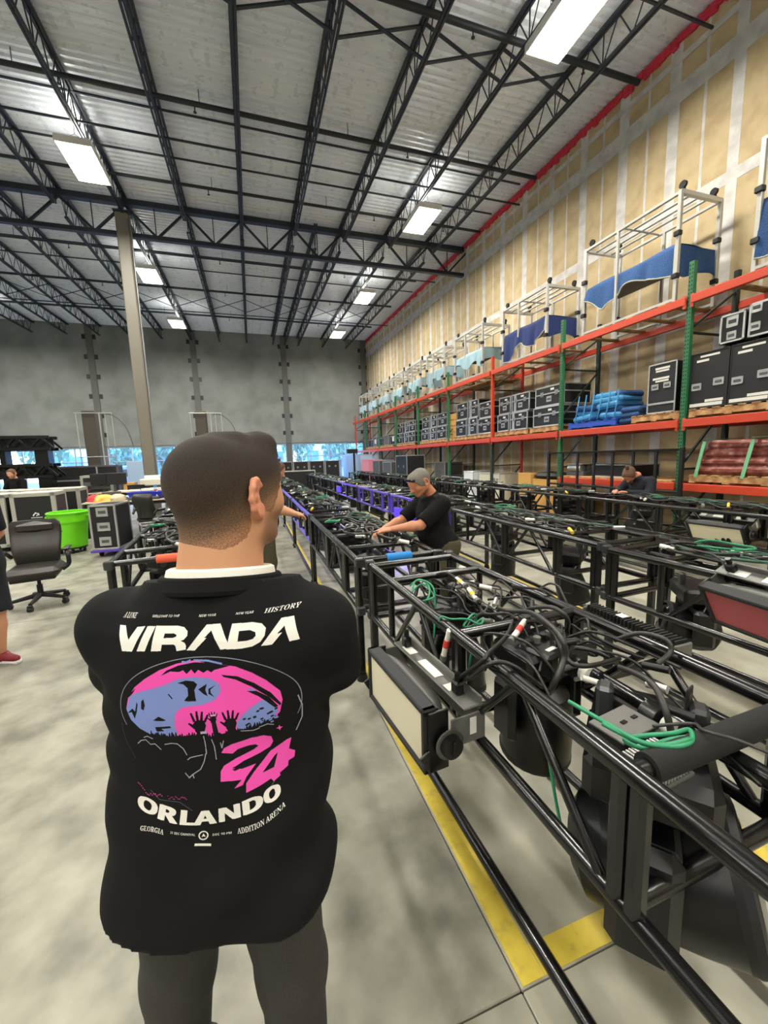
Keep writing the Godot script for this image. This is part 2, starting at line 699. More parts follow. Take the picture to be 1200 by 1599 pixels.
# ---------------------------------------------------------------- shell
func build_shell() -> void:
	var xl := -20.0
	var xr := 8.2
	var zb := -28.4
	var zf := 9.0
	# floor: a sub-base and saw-cut slabs
	var fl := struct("floor", bx(Vector3(xr - xl + 1.2, 0.4, zf - zb + 1.2)), M.groove, Vector3((xl + xr) / 2, -0.212, (zf + zb) / 2))
	var xs := [xl, -16.9, -12.5, -8.1, -3.7, 0.703, 5.1, xr]
	var zs := [zb, -23.3, -18.8, -14.4, -9.9, -5.4, -0.893, 3.6, zf]
	for i in xs.size() - 1:
		for j in zs.size() - 1:
			var g := 0.005
			var s := Vector3(xs[i + 1] - xs[i] - g, 0.05, zs[j + 1] - zs[j] - g)
			part("slab", bx(s, 0.003), M.concrete_pale if i == 5 and j >= 5 else M.concrete_floor, fl, Vector3((xs[i] + xs[i + 1]) / 2, -0.025, (zs[j] + zs[j + 1]) / 2) - fl.position)
	# yellow lines painted on the slabs
	struct("trim_1", bx(Vector3(0.085, 0.002, 13.0)), M.yellow_paint, Vector3(0.755, 0.001, -7.4))
	struct("trim_2", bx(Vector3(2.6, 0.002, 0.09)), M.yellow_paint, Vector3(2.1, 0.001, -0.945))
	struct("trim_3", bx(Vector3(0.085, 0.002, 13.0)), M.yellow_paint, Vector3(3.36, 0.001, -7.4))
	# right wall: gypsum board and taped joints
	var top := 9.35
	var wr := struct("wall_right", bx(Vector3(0.3, 10.2, zf - zb + 0.6)), M.gypsum, Vector3(xr + 0.165, 5.0, (zf + zb) / 2))
	var o := -wr.position
	var ys := [0.0, 2.45, 4.1, 6.3, 8.36]
	var step := 1.115
	var z0 := -5.32 + step * 11
	var k := 0
	var wide := []
	while true:
		var za := z0 - step * k
		if za < zb:
			break
		wide.append(minf(za, zf))
		k += 1
	wide.append(zb)
	for i in wide.size() - 1:
		var za: float = wide[i]
		var z2: float = wide[i + 1]
		for j in ys.size():
			var ya: float = ys[j]
			var yb: float = ys[j + 1] if j + 1 < ys.size() else yroof(za) + 0.03
			part("gypsum_panel", bx(Vector3(0.014, snappedf(yb - ya, 0.01) - 0.006, za - z2 - 0.006), 0.002), M.gypsum, wr, o + Vector3(xr + 0.007, (ya + yb) / 2, (za + z2) / 2))
		var wv := 0.17 + 0.07 * absf(sin(i * 2.3))
		part("joint_tape", bx(Vector3(0.004, snappedf(yroof(za), 0.1), snappedf(wv, 0.02))), M.joint_mud, wr, o + Vector3(xr - 0.001, yroof(za) / 2, za))
		if za - z2 > 0.8:
			part("screw_line", bx(Vector3(0.003, snappedf(yroof(za), 0.1), 0.05)), M.joint_mud, wr, o + Vector3(xr - 0.001, yroof(za) / 2, (za + z2) / 2 + 0.02))
	var hb := [[8.36, 0.34], [6.32, 0.2], [4.1, 0.2], [2.45, 0.16], [8.95, 0.12]]
	for h in hb:
		var tilt := 0.0225 if h[0] > 8.0 else 0.0
		var zz := zf - zb
		var me := MB.new().box(Vector3.ZERO, Vector3(0.005, h[1], zz), Basis(Vector3.RIGHT, atan(tilt)))
		part("joint_tape", me.mesh(), M.joint_mud, wr, o + Vector3(xr - 0.002, h[0] - 0.12 + tilt * 8.0 + (0.12 if tilt == 0.0 else 0.0), (zf + zb) / 2))
	# red fire caulk following the deck flutes
	var rc := MB.new()
	var z := zf
	var fr := RandomNumberGenerator.new()
	fr.seed = 4
	while z > zb:
		var hgt := 0.12 + fr.randf() * 0.09
		rc.box(Vector3(xr - 0.03, yroof(z) - 0.01 - hgt * 0.5, z - 0.06), Vector3(0.07 + fr.randf() * 0.03, hgt, 0.13), Basis(Vector3.RIGHT, fr.randf_range(-0.2, 0.2)), 0.02)
		z -= 0.115
	struct("trim_4", rc.mesh(), M.red_caulk)
	# back wall: concrete panels above a ribbon of glass
	var wy := 2.86
	var wb := struct("wall_back", bx(Vector3(xr - xl + 0.6, 10.3 - wy, 0.3)), M.concrete_dark, Vector3((xl + xr) / 2, (10.3 + wy) / 2, zb - 0.2))
	var ob := -wb.position
	var jx := [xl, -19.4, -13.95, -8.45, -2.97, 2.5, 7.95, xr]
	for i in jx.size() - 1:
		var a: float = jx[i]
		var b: float = jx[i + 1]
		part("concrete_panel", bx(Vector3(b - a - 0.03, 10.0 - wy - 0.01, 0.1), 0.006), M.concrete_wall, wb, ob + Vector3((a + b) / 2, (10.0 + wy) / 2, zb - 0.05 + 0.04))
		if i > 0:
			part("pilaster", bx(Vector3(0.34, 10.0 - wy, 0.12), 0.01), M.concrete_dark, wb, ob + Vector3(a, (10.0 + wy) / 2, zb + 0.03))
			for r in 6:
				for s in [-1.0, 1.0]:
					part("embed_plate", bx(Vector3(0.17, 0.26, 0.05), 0.008), M.pipe_black, wb, ob + Vector3(a + s * 0.26, 3.55 + r * 1.12, zb + 0.04))
		if b - a > 3.0:
			for q in [[0.9, 8.75], [b - a - 0.95, 8.75], [0.9, 5.75], [b - a - 0.95, 5.75]]:
				var pm := MB.new().tube(Vector3(0, 0, 0), Vector3(0, 0, 0.02), 0.11, 14).mesh()
				part("lift_plug", pm, M.far_white, wb, ob + Vector3(a + q[0], q[1], zb - 0.012 + 0.0))
	# glazing under it
	var nwin := 0
	for i in jx.size() - 1:
		var a: float = jx[i] + 0.17
		var b: float = jx[i + 1] - 0.17
		if b - a < 1.5:
			continue
		nwin += 1
		var wn := struct("window_%d" % nwin, bx(Vector3(b - a, 0.12, 0.14), 0.008), M.mullion, Vector3((a + b) / 2, wy - 0.06, zb - 0.12))
		var cols := 4
		for c in cols + 1:
			part("mullion", bx(Vector3(0.07, wy - 0.12, 0.12), 0.006), M.mullion, wn, Vector3(-(b - a) / 2 + 0.035 + (b - a - 0.07) * c / cols, -(wy) / 2, 0))
		part("transom", bx(Vector3(b - a, 0.06, 0.1), 0.006), M.mullion, wn, Vector3(0, -0.85, 0))
		part("sill", bx(Vector3(b - a, 0.2, 0.14), 0.006), M.mullion, wn, Vector3(0, -wy + 0.16, 0))
		for c in cols:
			var pw := (b - a - 0.07) / cols - 0.07
			var px := -(b - a) / 2 + 0.07 + pw / 2 + (pw + 0.07) * c
			part("pane", bx(Vector3(pw, 0.74, 0.012)), M.window_glass, wn, Vector3(px, -0.445, 0))
			part("pane", bx(Vector3(pw, wy - 1.2, 0.012)), M.window_glass, wn, Vector3(px, -0.88 - (wy - 1.2) / 2, 0))
	for i in range(1, jx.size() - 1):
		part("pilaster", bx(Vector3(0.36, wy, 0.3), 0.01), M.concrete_dark, wb, ob + Vector3(jx[i], wy / 2, zb - 0.1))
	# the walls out of view
	struct("wall_left", bx(Vector3(0.3, 10.4, zf - zb + 0.6)), M.concrete_wall, Vector3(xl - 0.15, 5.0, (zf + zb) / 2))
	struct("wall_front", bx(Vector3(xr - xl + 0.6, 10.0, 0.3)), M.concrete_wall, Vector3((xl + xr) / 2, 4.9, zf + 0.15))
	# deck of the roof, fluted along x, with a closed slab above it
	var d := MB.new()
	var prof := [[0.0, 0.0], [0.05, 0.0], [0.075, 0.042], [0.145, 0.042], [0.17, 0.0]]
	z = zf
	while z > zb - 0.1:
		for i in prof.size() - 1:
			var za: float = z - prof[i][0]
			var z2: float = z - prof[i + 1][0]
			var pa: float = yroof(za) + prof[i][1]
			var pb: float = yroof(z2) + prof[i + 1][1]
			d.quad(Vector3(xl, pa, za), Vector3(xl, pb, z2), Vector3(xr + 0.1, pb, z2), Vector3(xr + 0.1, pa, za))
		z -= 0.17
	var ce := struct("ceiling", d.mesh(), M.deck)
	part("roof_slab", MB.new().box(Vector3.ZERO, Vector3(xr - xl + 1.0, 0.3, zf - zb + 1.0), Basis(Vector3.RIGHT, atan(0.0225))).mesh(), M.concrete_dark, ce, Vector3((xl + xr) / 2, yroof((zf + zb) / 2) + 0.26, (zf + zb) / 2))
	# outside: ground, a pale building and trees
	var og := struct("ground", bx(Vector3(90, 0.3, 40)), M.asphalt, Vector3(-6, -0.45, zb - 20.7))
	part("lawn_strip", bx(Vector3(90, 0.1, 9)), M.lawn, og, Vector3(0, 0.2, 9.0))


func build_roof() -> void:
	var tilt := atan(0.0225)
	var panel := 0.62
	var xk := []
	for i in 13:
		xk.append(6.66 - 1.606 * i)
	# joist meshes (local: length along -z from 0)
	for span in 2:
		var za := -14.42 if span == 1 else -0.1
		var length := 14.3 if span == 0 else 13.95
		var depth := 0.66
		var top := MB.new()
		var bot := MB.new()
		for s in [-1.0, 1.0]:
			top.box(Vector3(s * 0.034, -0.07, -length / 2), Vector3(0.05, 0.07, length), Basis(), 0.006)
			bot.box(Vector3(s * 0.03, -depth, -length / 2 + 0.0), Vector3(0.04, 0.055, length - 0.7), Basis(), 0.006)
		var tm := top.mesh()
		var bm := bot.mesh()
		var n := int(length / panel)
		var rods := []
		var far_web := MB.new()
		for i in n:
			var a := -i * panel - 0.05
			var segs := [[Vector3(0, -0.09, a), Vector3(0, -depth, a - panel * 0.5)], [Vector3(0, -depth, a - panel * 0.5), Vector3(0, -0.09, a - panel)]]
			if i % 2 == 0:
				segs.append([Vector3(0, -depth, a - panel * 0.5), Vector3(0, -0.09, a - panel * 0.5)])
			for q in segs:
				if q[0].z > -0.3 and q[1].y > -0.5:
					continue
				rods.append(q)
				far_web.tube(q[0], q[1], 0.011, 5, -1.0, false)
		var fw := far_web.mesh()
		# shared rod meshes
		var rod_mesh := {}
		for i in xk.size() + 1:
			var x: float = xk[i] if i < xk.size() else 2.6
			if i == xk.size() and span == 0:
				continue
			var rank: String = ORD[i] if i < xk.size() else "short extra"
			if i >= 5 and span == 0 and x < -7.0:
				continue
			var lab := "dark open-web roof joist, %s from the drywall, %s" % [rank, "overhead in front of the girder" if span == 0 else "behind the girder towards the concrete wall"]
			var t := thing("roof_joist", lab, "joist", Vector3(x, yroof(za) - 0.0, za), 0.0, "open-web roof joists")
			t.rotation.x = tilt
			part("top_chord", tm, M.roof_steel, t)
			part("bottom_chord", bm, M.roof_steel, t)
			if span == 0:
				for q in rods:
					var d: Vector3 = q[1] - q[0]
					var key := "%d %d" % [roundi(d.y * 100), roundi(d.z * 100)]
					if not rod_mesh.has(key):
						rod_mesh[key] = tb(Vector3.ZERO, d, 0.0125, 6)
					part("web_rod", rod_mesh[key], M.roof_steel, t, q[0])
			else:
				var w := part("web_rods", fw, M.roof_steel, t)
				w.set_meta("kind", "stuff")
	# girders along x
	for gi in 2:
		var z := -14.4 if gi == 0 else 0.1
		var y := yroof(z)
		var t := thing("roof_girder", "deep dark truss girder %s" % ["spanning the hall on the tan column" if gi == 0 else "overhead near the viewer"], "girder", Vector3(0, y, z))
		part("top_chord", MB.new().box(Vector3(-5.9, -0.24, 0), Vector3(28.0, 0.16, 0.2), Basis(), 0.01).mesh(), M.roof_steel, t)
		part("bottom_chord", MB.new().box(Vector3(-5.9, -1.12, 0), Vector3(28.0, 0.12, 0.16), Basis(), 0.01).mesh(), M.roof_steel, t)
		for i in 16:
			var x0 := 7.45 - i * 1.606
			for s in [-1.0, 1.0]:
				part("diagonal", bar(Vector3(x0, -1.1, 0), Vector3(x0 + s * 0.803, -0.3, 0), 0.07, 0.06, 0.006), M.roof_steel, t)
			part("hanger", bar(Vector3(x0 - 0.03, -1.1, 0.02), Vector3(x0 - 0.03, -0.3, 0.02), 0.025, 0.025), M.roof_steel, t)
	# the column
	var col := thing("steel_column", "tall square tan steel column carrying the girder, left of the standing man", "column", Vector3(-3.06, 0, -14.4))
	part("shaft", bx(Vector3(0.34, 8.95, 0.34), 0.03), M.column_tan, col, Vector3(0, 4.485, 0))
	part("base_plate", bx(Vector3(0.6, 0.03, 0.6), 0.006), M.column_tan, col, Vector3(0, 0.015, 0))
	part("cap_plate", bx(Vector3(0.42, 0.03, 0.42), 0.006), M.roof_steel, col, Vector3(0, 8.975, 0))
	part("conduit", tb(Vector3(0.2, 0.03, 0.1), Vector3(0.2, 8.9, 0.1), 0.022, 8), M.conduit, col)
	# pipes and bridging
	var pipes := [[-7.08, 0.055, -0.3, "pipe_black", "thick sprinkler pipe"], [-10.18, 0.05, -0.25, "pipe_black", "sprinkler pipe before the thin bridging"], [-13.05, 0.04, -0.25, "pipe_black", "sprinkler pipe just before the girder"],
		[-15.4, 0.035, -0.62, "conduit", "pale conduit"], [-17.3, 0.045, -0.3, "pipe_black", "first sprinkler pipe beyond the girder"], [-20.6, 0.045, -0.3, "pipe_black", "second sprinkler pipe beyond the girder"], [-24.2, 0.045, -0.3, "pipe_black", "last sprinkler pipe before the back wall"]]
	for p in pipes:
		var z: float = p[0]
		var t := thing("roof_pipe", "%s running across the hall under the roof deck" % p[4], "pipe", Vector3(0, yroof(z) + p[2], z), 0.0)
		part("pipe", tb(Vector3(-19.5, 0, 0), Vector3(8.0 if z > -15.3 else 7.4, 0, 0), p[1], 10), M[p[3]], t)
		if p[3] == "pipe_black":
			var hd := MB.new().lathe([Vector2(0.0, -0.17), Vector2(0.035, -0.165), Vector2(0.035, -0.155), Vector2(0.012, -0.14), Vector2(0.014, -0.04)], 8)
			var hm := hd.mesh()
			for i in 9:
				part("sprinkler_head", hm, M.pipe_black, t, Vector3(6.6 - 2.4 * i, 0, 0))
			for i in 8:
				part("pipe_hanger", tb(Vector3(0, 0, 0), Vector3(0, 0.3, 0), 0.008, 6), M.roof_steel, t, Vector3(5.9 - 3.2 * i, 0, 0))
	for b in [[-10.75, -0.64, "bottom"], [-10.75, -0.1, "top"], [-12.2, -0.14, "thin"], [-5.6, -0.64, "near bottom"], [-16.4, -0.64, "far bottom"], [-18.9, -0.14, "far thin"], [-22.6, -0.64, "farther bottom"]]:
		var z: float = b[0]
		single("bridging_bar", bar(Vector3(-19.0, 0, 0), Vector3(7.9, 0, 0), 0.035, 0.035), M.roof_steel, "thin %s bridging angle tying the roof joists together across the hall" % b[2], "bridging", Vector3(0, yroof(z) + b[1], z), 0.0)
	for zi in 2:
		var z := -7.5 if zi == 0 else -22.0
		for i in 12:
			var x: float = xk[i]
			var x2 := x - 1.606 if i >= 0 else x
			if zi == 0 and x < -6.0:
				continue
			var t := thing("cross_brace", "crossed bracing angles between the %s and %s joists from the drywall, %s" % [ORD[i], ORD[i + 1], "overhead" if zi == 0 else "near the back wall"], "brace", Vector3(x, yroof(z), z), 0.0, "crossed joist bridging")
			var w := 0.05 if zi == 0 else 0.035
			part("brace", bar(Vector3(-0.04, -0.66, 0.03), Vector3(-1.57, -0.1, 0.03), w, w * 0.6), M.roof_steel, t)
			part("brace", bar(Vector3(-0.04, -0.1, -0.03), Vector3(-1.57, -0.66, -0.03), w, w * 0.6), M.roof_steel, t)


# ---------------------------------------------------------------- cases and pallets
func case_thing(label: String, at: Vector3, turn: float, s: Vector3, body: Material, opts := {}) -> Node3D:
	# a road case standing at its base centre; the front (+z) carries the hardware
	var t := thing(opts.get("name", "road_case"), label, opts.get("cat", "case"), at, turn, opts.get("group", ""))
	var cast: float = opts.get("caster", 0.0)
	var y0 := cast
	var h := s.y - cast
	part("body", bx(Vector3(s.x - 0.02, h - 0.02, s.z - 0.02), 0.006), body, t, Vector3(0, y0 + h / 2, 0))
	var edge := MB.new()
	var e: float = opts.get("edge", 0.028)
	for a in [-1.0, 1.0]:
		for b in [-1.0, 1.0]:
			edge.box(Vector3(a * (s.x - e) / 2, y0 + h / 2, b * (s.z - e) / 2), Vector3(e, h, e), Basis(), 0.005)
			edge.box(Vector3(0, y0 + h / 2 + a * (h - e) / 2, b * (s.z - e) / 2), Vector3(s.x, e, e), Basis(), 0.005)
			edge.box(Vector3(a * (s.x - e) / 2, y0 + h / 2 + b * (h - e) / 2, 0), Vector3(e, e, s.z), Basis(), 0.005)
	var em: Material = opts.get("edge_mat", M.alu)
	part("edge_trim", edge.mesh(), em, t)
	var split: float = opts.get("split", 0.0)
	if split > 0.0:
		var lid := MB.new()
		lid.box(Vector3(0, y0 + h * split, s.z / 2 - 0.006), Vector3(s.x, 0.03, 0.016), Basis(), 0.003)
		lid.box(Vector3(0, y0 + h * split, -s.z / 2 + 0.006), Vector3(s.x, 0.03, 0.016), Basis(), 0.003)
		lid.box(Vector3(s.x / 2 - 0.006, y0 + h * split, 0), Vector3(0.016, 0.03, s.z), Basis(), 0.003)
		lid.box(Vector3(-s.x / 2 + 0.006, y0 + h * split, 0), Vector3(0.016, 0.03, s.z), Basis(), 0.003)
		part("lid_trim", lid.mesh(), em, t)
	for q in opts.get("dishes", []):  # recessed handle plates on the front: [x, y, w, h]
		var pl := MB.new()
		var f := 0.016
		pl.box(Vector3(0, q[3] / 2 - f / 2, 0), Vector3(q[2], f, 0.012), Basis(), 0.003)
		pl.box(Vector3(0, -q[3] / 2 + f / 2, 0), Vector3(q[2], f, 0.012), Basis(), 0.003)
		pl.box(Vector3(q[2] / 2 - f / 2, 0, 0), Vector3(f, q[3], 0.012), Basis(), 0.003)
		pl.box(Vector3(-q[2] / 2 + f / 2, 0, 0), Vector3(f, q[3], 0.012), Basis(), 0.003)
		pl.box(Vector3(0, 0, -0.003), Vector3(q[2] - f, q[3] - f, 0.006))
		var hn := part("handle_dish", pl.mesh(), M.alu, t, Vector3(q[0], y0 + q[1], s.z / 2 - 0.004))
		part("grip", bx(Vector3(q[2] * 0.62, q[3] * 0.34, 0.012), 0.004), M.case_grey, hn, Vector3(0, 0, 0.006))
	for q in opts.get("latches", []):
		var lt := MB.new()
		lt.box(Vector3(0, 0, 0), Vector3(0.11, 0.11, 0.008), Basis(), 0.003)
		lt.box(Vector3(0, 0, 0.006), Vector3(0.05, 0.022, 0.01), Basis(), 0.003)
		part("butterfly_latch", lt.mesh(), M.steel, t, Vector3(q[0], y0 + q[1], s.z / 2 + 0.001))
	for q in opts.get("labels", []):
		part("label_strip", bx(Vector3(q[2], q[3], 0.003)), M.tape_white, t, Vector3(q[0], y0 + q[1], s.z / 2 - 0.008))
	for q in opts.get("bars", []):
		part("alu_bar", bx(Vector3(q[2], q[3], 0.012), 0.003), M.alu, t, Vector3(q[0], y0 + q[1], s.z / 2 - 0.006))
	for q in opts.get("side_dishes", []):  # on +x side
		part("handle_dish", bx(Vector3(0.012, q[3], q[2]), 0.004), M.alu, t, Vector3(s.x / 2 - 0.002, y0 + q[1], q[0]))
	if cast > 0.0:
		var w := MB.new()
		w.tube(Vector3(-0.017, cast * 0.45, 0), Vector3(0.017, cast * 0.45, 0), cast * 0.45, 12)
		w.box(Vector3(0, cast * 0.8, 0), Vector3(0.06, cast * 0.36, 0.07), Basis(), 0.006)
		var wm := w.mesh()
		for a in [-1.0, 1.0]:
			for b in [-1.0, 1.0]:
				part("caster", wm, M.rubber, t, Vector3(a * (s.x / 2 - 0.1), 0, b * (s.z / 2 - 0.1)))
	return t


func pallet(label: String, at: Vector3, turn: float, w := 1.2, d := 1.0, m: Material = null, group := "") -> Node3D:
	if m == null:
		m = M.pallet_wood
	var t := thing("pallet", label, "pallet", at, turn, group)
	var n := 7
	for i in n:
		part("deck_board", bx(Vector3(0.1, 0.02, d), 0.002), m, t, Vector3(-w / 2 + 0.05 + (w - 0.1) * i / (n - 1), 0.125, 0))
	for i in 3:
		part("stringer", bx(Vector3(w, 0.09, 0.045), 0.002), m, t, Vector3(0, 0.068, (i - 1) * (d / 2 - 0.03)))
	for i in 3:
		part("bottom_board", bx(Vector3(0.1, 0.02, d), 0.002), m, t, Vector3((i - 1) * (w / 2 - 0.05), 0.012, 0))
	return t


const RX := 6.8      # front plane of the rack
const RD := 1.1      # depth of the rack
const BAY := 2.8


func rack_z(i: int) -> float:
	return -4.91 + BAY - BAY * i


func build_racks() -> void:
	var nb := 9
	# uprights
	for i in nb + 1:
		var z := rack_z(i)
		if i == nb:
			z += 0.35
		var orange := i == 3 or i == nb
		var h := 4.62 if not orange else 4.5
		var rank: String = ORD[i]
		var t := thing("rack_upright", "%s pallet rack upright frame, %s counted from the near end" % ["orange" if orange else "green perforated", rank], "rack frame", Vector3(RX, 0, z), 0.0, "pallet rack uprights")
		var pm: Material = M.rack_orange if orange else M.rack_green
		var post := MB.new()
		post.box(Vector3(0.035, h / 2, 0), Vector3(0.012, h, 0.08), Basis(), 0.003)
		post.box(Vector3(0.07, h / 2, 0.036), Vector3(0.07, h, 0.008), Basis(), 0.002)
		post.box(Vector3(0.07, h / 2, -0.036), Vector3(0.07, h, 0.008), Basis(), 0.002)
		post.box(Vector3(0.035, 0.006, 0), Vector3(0.16, 0.012, 0.14))
		part("front_post", post.mesh(), pm, t)
		if orange and i == 3:
			part("post_foot", bx(Vector3(0.094, 2.02, 0.092), 0.006), M.rack_dark, t, Vector3(0.062, 1.02, 0))
		if i < 5 and not orange:
			var slots := MB.new()
			var y := 0.12
			while y < h - 0.05:
				for s in [-1.0, 1.0]:
					slots.box(Vector3(0.0285, y, s * 0.019), Vector3(0.003, 0.028, 0.014))
				y += 0.06
			var sl := part("slots", slots.mesh(), M.hole, t)
			sl.set_meta("kind", "stuff")
		part("rear_post", bx(Vector3(0.08, h - 0.05, 0.08), 0.008), M.rack_dark if not orange else M.rack_orange, t, Vector3(RD, h / 2, 0))
		var ys := [0.25, 1.35, 2.45, 3.55, 4.3]
		for k in ys.size() - 1:
			part("strut", bar(Vector3(0.08, ys[k], 0), Vector3(RD - 0.03, ys[k], 0), 0.035, 0.035, 0.004), M.rack_dark, t)
			part("diagonal", bar(Vector3(0.08, ys[k] + 0.05, 0), Vector3(RD - 0.03, ys[k + 1] - 0.05, 0), 0.035, 0.035, 0.004), M.rack_dark, t)
	# beams, per level and bay
	var levels := [[1.12, "lowest", [0, 1]], [2.17, "middle", [0, 1, 2, 3, 4, 5, 6, 7, 8]], [4.1, "top", [0, 1, 2, 3, 4, 5, 6, 7, 8]]]
	var bm := MB.new()
	bm.box(Vector3(0, 0, 0), Vector3(0.045, 0.125, BAY - 0.08), Basis(), 0.006)
	bm.box(Vector3(0.03, -0.02, 0), Vector3(0.03, 0.085, BAY - 0.08), Basis(), 0.004)
	var bmesh := bm.mesh()
	var plate := MB.new()
	plate.box(Vector3(-0.006, -0.02, 0), Vector3(0.012, 0.2, 0.05), Basis(), 0.003)
	for s in [-0.06, -0.01, 0.04]:
		plate.tube(Vector3(-0.006, s, 0), Vector3(-0.02, s, 0), 0.012, 8)
	var pmesh := plate.mesh()
	for lv in levels:
		for i in lv[2]:
			var zc := (rack_z(i) + rack_z(i + 1)) / 2.0
			for f in 2:
				var x := RX + 0.01 if f == 0 else RX + RD + 0.05
				var t := thing("rack_beam", "orange rack beam, %s level, %s bay from the near end, %s" % [lv[1], ORD[i], "front side" if f == 0 else "rear side by the drywall"], "rack beam", Vector3(x, lv[0] - 0.0625, zc), 0.0 if f == 0 else PI, "orange rack beams")
				part("rail", bmesh, M.rack_orange, t)
				if f == 0:
					for s in [-1.0, 1.0]:
						part("end_plate", pmesh, M.rack_orange, t, Vector3(0, 0, s * (BAY / 2 - 0.06)))
	build_frame_carts()
	build_middle_shelf()
	build_low_shelf()


func build_frame_carts() -> void:
	# white aluminium frame carts lying on the top level, castors up, with draped blankets
	var tub := MB.new()
	var cols := ["dusty blue", "navy blue", "pale blue", "teal", "pale grey-blue", "faded blue", "pale green", "light blue", "sky blue", "grey-blue"]
	var mats := [M.blanket_blue, M.blanket_blue, M.blanket_navy, M.blanket_pale, M.blanket_pale, M.blanket_pale, M.blanket_pale, M.blanket_pale, M.blanket_pale, M.blanket_pale]
	var zs := [-3.05, -6.2, -9.2, -12.0, -14.45, -16.6, -18.7, -20.8, -22.9, -25.0]
	var lens := [2.1, 1.95, 1.75, 1.75, 1.5, 1.5, 1.5, 1.5, 1.5, 1.5]
	for i in zs.size():
		var z: float = zs[i]
		var l: float = lens[i]
		var h := 1.72 if i < 2 else 1.5
		var w := 0.92
		var y := 4.12
		var t := thing("frame_cart", "upturned white aluminium frame cart with castors on top, %s along the top shelf" % ORD[i], "cart", Vector3(RX + 0.58, y, z), 0.0, "white frame carts on the top shelf")
		var pm := bx(Vector3(0.06, h, 0.06), 0.006)
		for s in [-1.0, 1.0]:
			for q in [-1.0, 1.0]:
				part("post", pm, M.alu_white, t, Vector3(s * w / 2, h / 2, q * l / 2))
				part("corner_clamp", bx(Vector3(0.09, 0.08, 0.1), 0.01), M.plastic_black, t, Vector3(s * w / 2 - 0.02, h * 0.62, q * l / 2))
				part("corner_clamp", bx(Vector3(0.09, 0.08, 0.1), 0.01), M.plastic_black, t, Vector3(s * w / 2 - 0.02, h * 0.24, q * l / 2))
				var cw := MB.new()
				cw.tube(Vector3(-0.02, 0.12, 0), Vector3(0.02, 0.12, 0), 0.06, 12)
				cw.box(Vector3(0, 0.05, 0), Vector3(0.06, 0.08, 0.06), Basis(), 0.008)
				part("caster", cw.mesh(), M.rubber, t, Vector3(s * (w / 2 - 0.1), h, q * (l / 2 - 0.05)))
			part("mid_post", bx(Vector3(0.05, h * 0.98, 0.05), 0.006), M.alu_white, t, Vector3(s * w / 2, h * 0.49, -0.1 + 0.1 * s))
		for s in [-1.0, 1.0]:
			part("top_rail", bx(Vector3(0.05, 0.05, l), 0.006), M.alu_white, t, Vector3(s * w / 2, h - 0.03, 0))
			part("end_rail", bx(Vector3(w, 0.07, 0.07), 0.006), M.alu, t, Vector3(0, h - 0.03, s * l / 2))
			part("low_rail", bx(Vector3(0.05, 0.05, l), 0.006), M.alu_white, t, Vector3(s * w / 2, 0.05, 0))
		for k in 3:
			part("slat_tube", tb(Vector3(-0.22 + 0.2 * k, h - 0.03, -l / 2), Vector3(-0.22 + 0.2 * k, h - 0.03, l / 2), 0.022, 8), M.alu_white, t)
		part("cross_tube", tb(Vector3(-w / 2, h - 0.03, -0.1), Vector3(w / 2, h - 0.03, -0.1), 0.02, 8), M.alu_white, t)
		part("load_box", bx(Vector3(w - 0.1, 0.1, l - 0.1), 0.01), M.case_grey, t, Vector3(0, h * 0.5, 0))
		# blanket draped over the load: a cloth sheet with thickness
		var cloth := blanket_mesh(w - 0.06, l - 0.1 if i > 0 else l - 0.04, 0.62 if i < 3 else 0.5, i)
		var b := thing("moving_blanket", "%s moving blanket draped over the %s frame cart of the top shelf" % [cols[i], ORD[i]], "blanket", Vector3(RX + 0.58, y + h * 0.5 + 0.055, z), 0.0, "draped moving blankets")
		part("cloth", cloth, mats[i], b)
		if i < 3:
			var hem := blanket_hem(w - 0.06, l - 0.1 if i > 0 else l - 0.04, 0.62 if i < 3 else 0.5, i)
			part("hem", hem, M.blanket_hem, b)


func blanket_pt(u: float, v: float, w: float, l: float, drop: float, sd: int) -> Vector3:
	# u in 0..1 along the length (z), v in 0..1: 0 = free edge at the front, 0.45 = top front edge, 1 = back
	var z := (0.5 - u) * l
	var dr := drop * (0.55 + 0.45 * absf(sin(u * 5.1 + sd * 1.7))) * (0.75 + 0.5 * u if sd % 2 == 0 else 1.2 - 0.5 * u)
	if sd == 1:
		dr = drop * (0.75 - 0.35 * smoothstep(0.0, 0.5, u) + 0.45 * smoothstep(0.45, 0.75, u) * (1.0 - smoothstep(0.75, 1.0, u)))
	if v < 0.5:
		var k := 1.0 - v / 0.5
		var fold := 0.035 * sin(u * 23.0 + sd) * k + 0.02 * sin(u * 41.0 + sd * 2.0) * k
		return Vector3(-w / 2 - 0.012 - 0.05 * k + fold, -dr * k, z)
	var q := (v - 0.5) / 0.5
	return Vector3(-w / 2 + w * q, 0.012 + 0.012 * sin(u * 9.0 + q * 4.0 + sd) + (0.03 * sin(q * PI)), z)


func blanket_mesh(w: float, l: float, drop: float, sd: int) -> ArrayMesh:
	var nu := 34
	var nv := 16
	var P := []
	for i in nu + 1:
		var row := []
		for j in nv + 1:
			row.append(blanket_pt(float(i) / nu, float(j) / nv, w, l, drop, sd))
		P.append(row)
	# the end flap hanging at the near end (+z)
	var m := sheet(P, 0.012)
	var F := []
	for i in 13:
		var row := []
		for j in 9:
			var a := float(i) / 12.0
			var k := float(j) / 8.0
			var x := -w / 2 - 0.03 + (w + 0.05) * a
			row.append(Vector3(x, 0.01 - drop * (0.72 + 0.1 * sin(a * 5.0 + sd)) * k, l / 2 + 0.03 + 0.02 * k + 0.02 * sin(a * 15.0 + sd) * k))
		F.append(row)
	m.add(sheet(F, 0.012))
	return m.mesh()


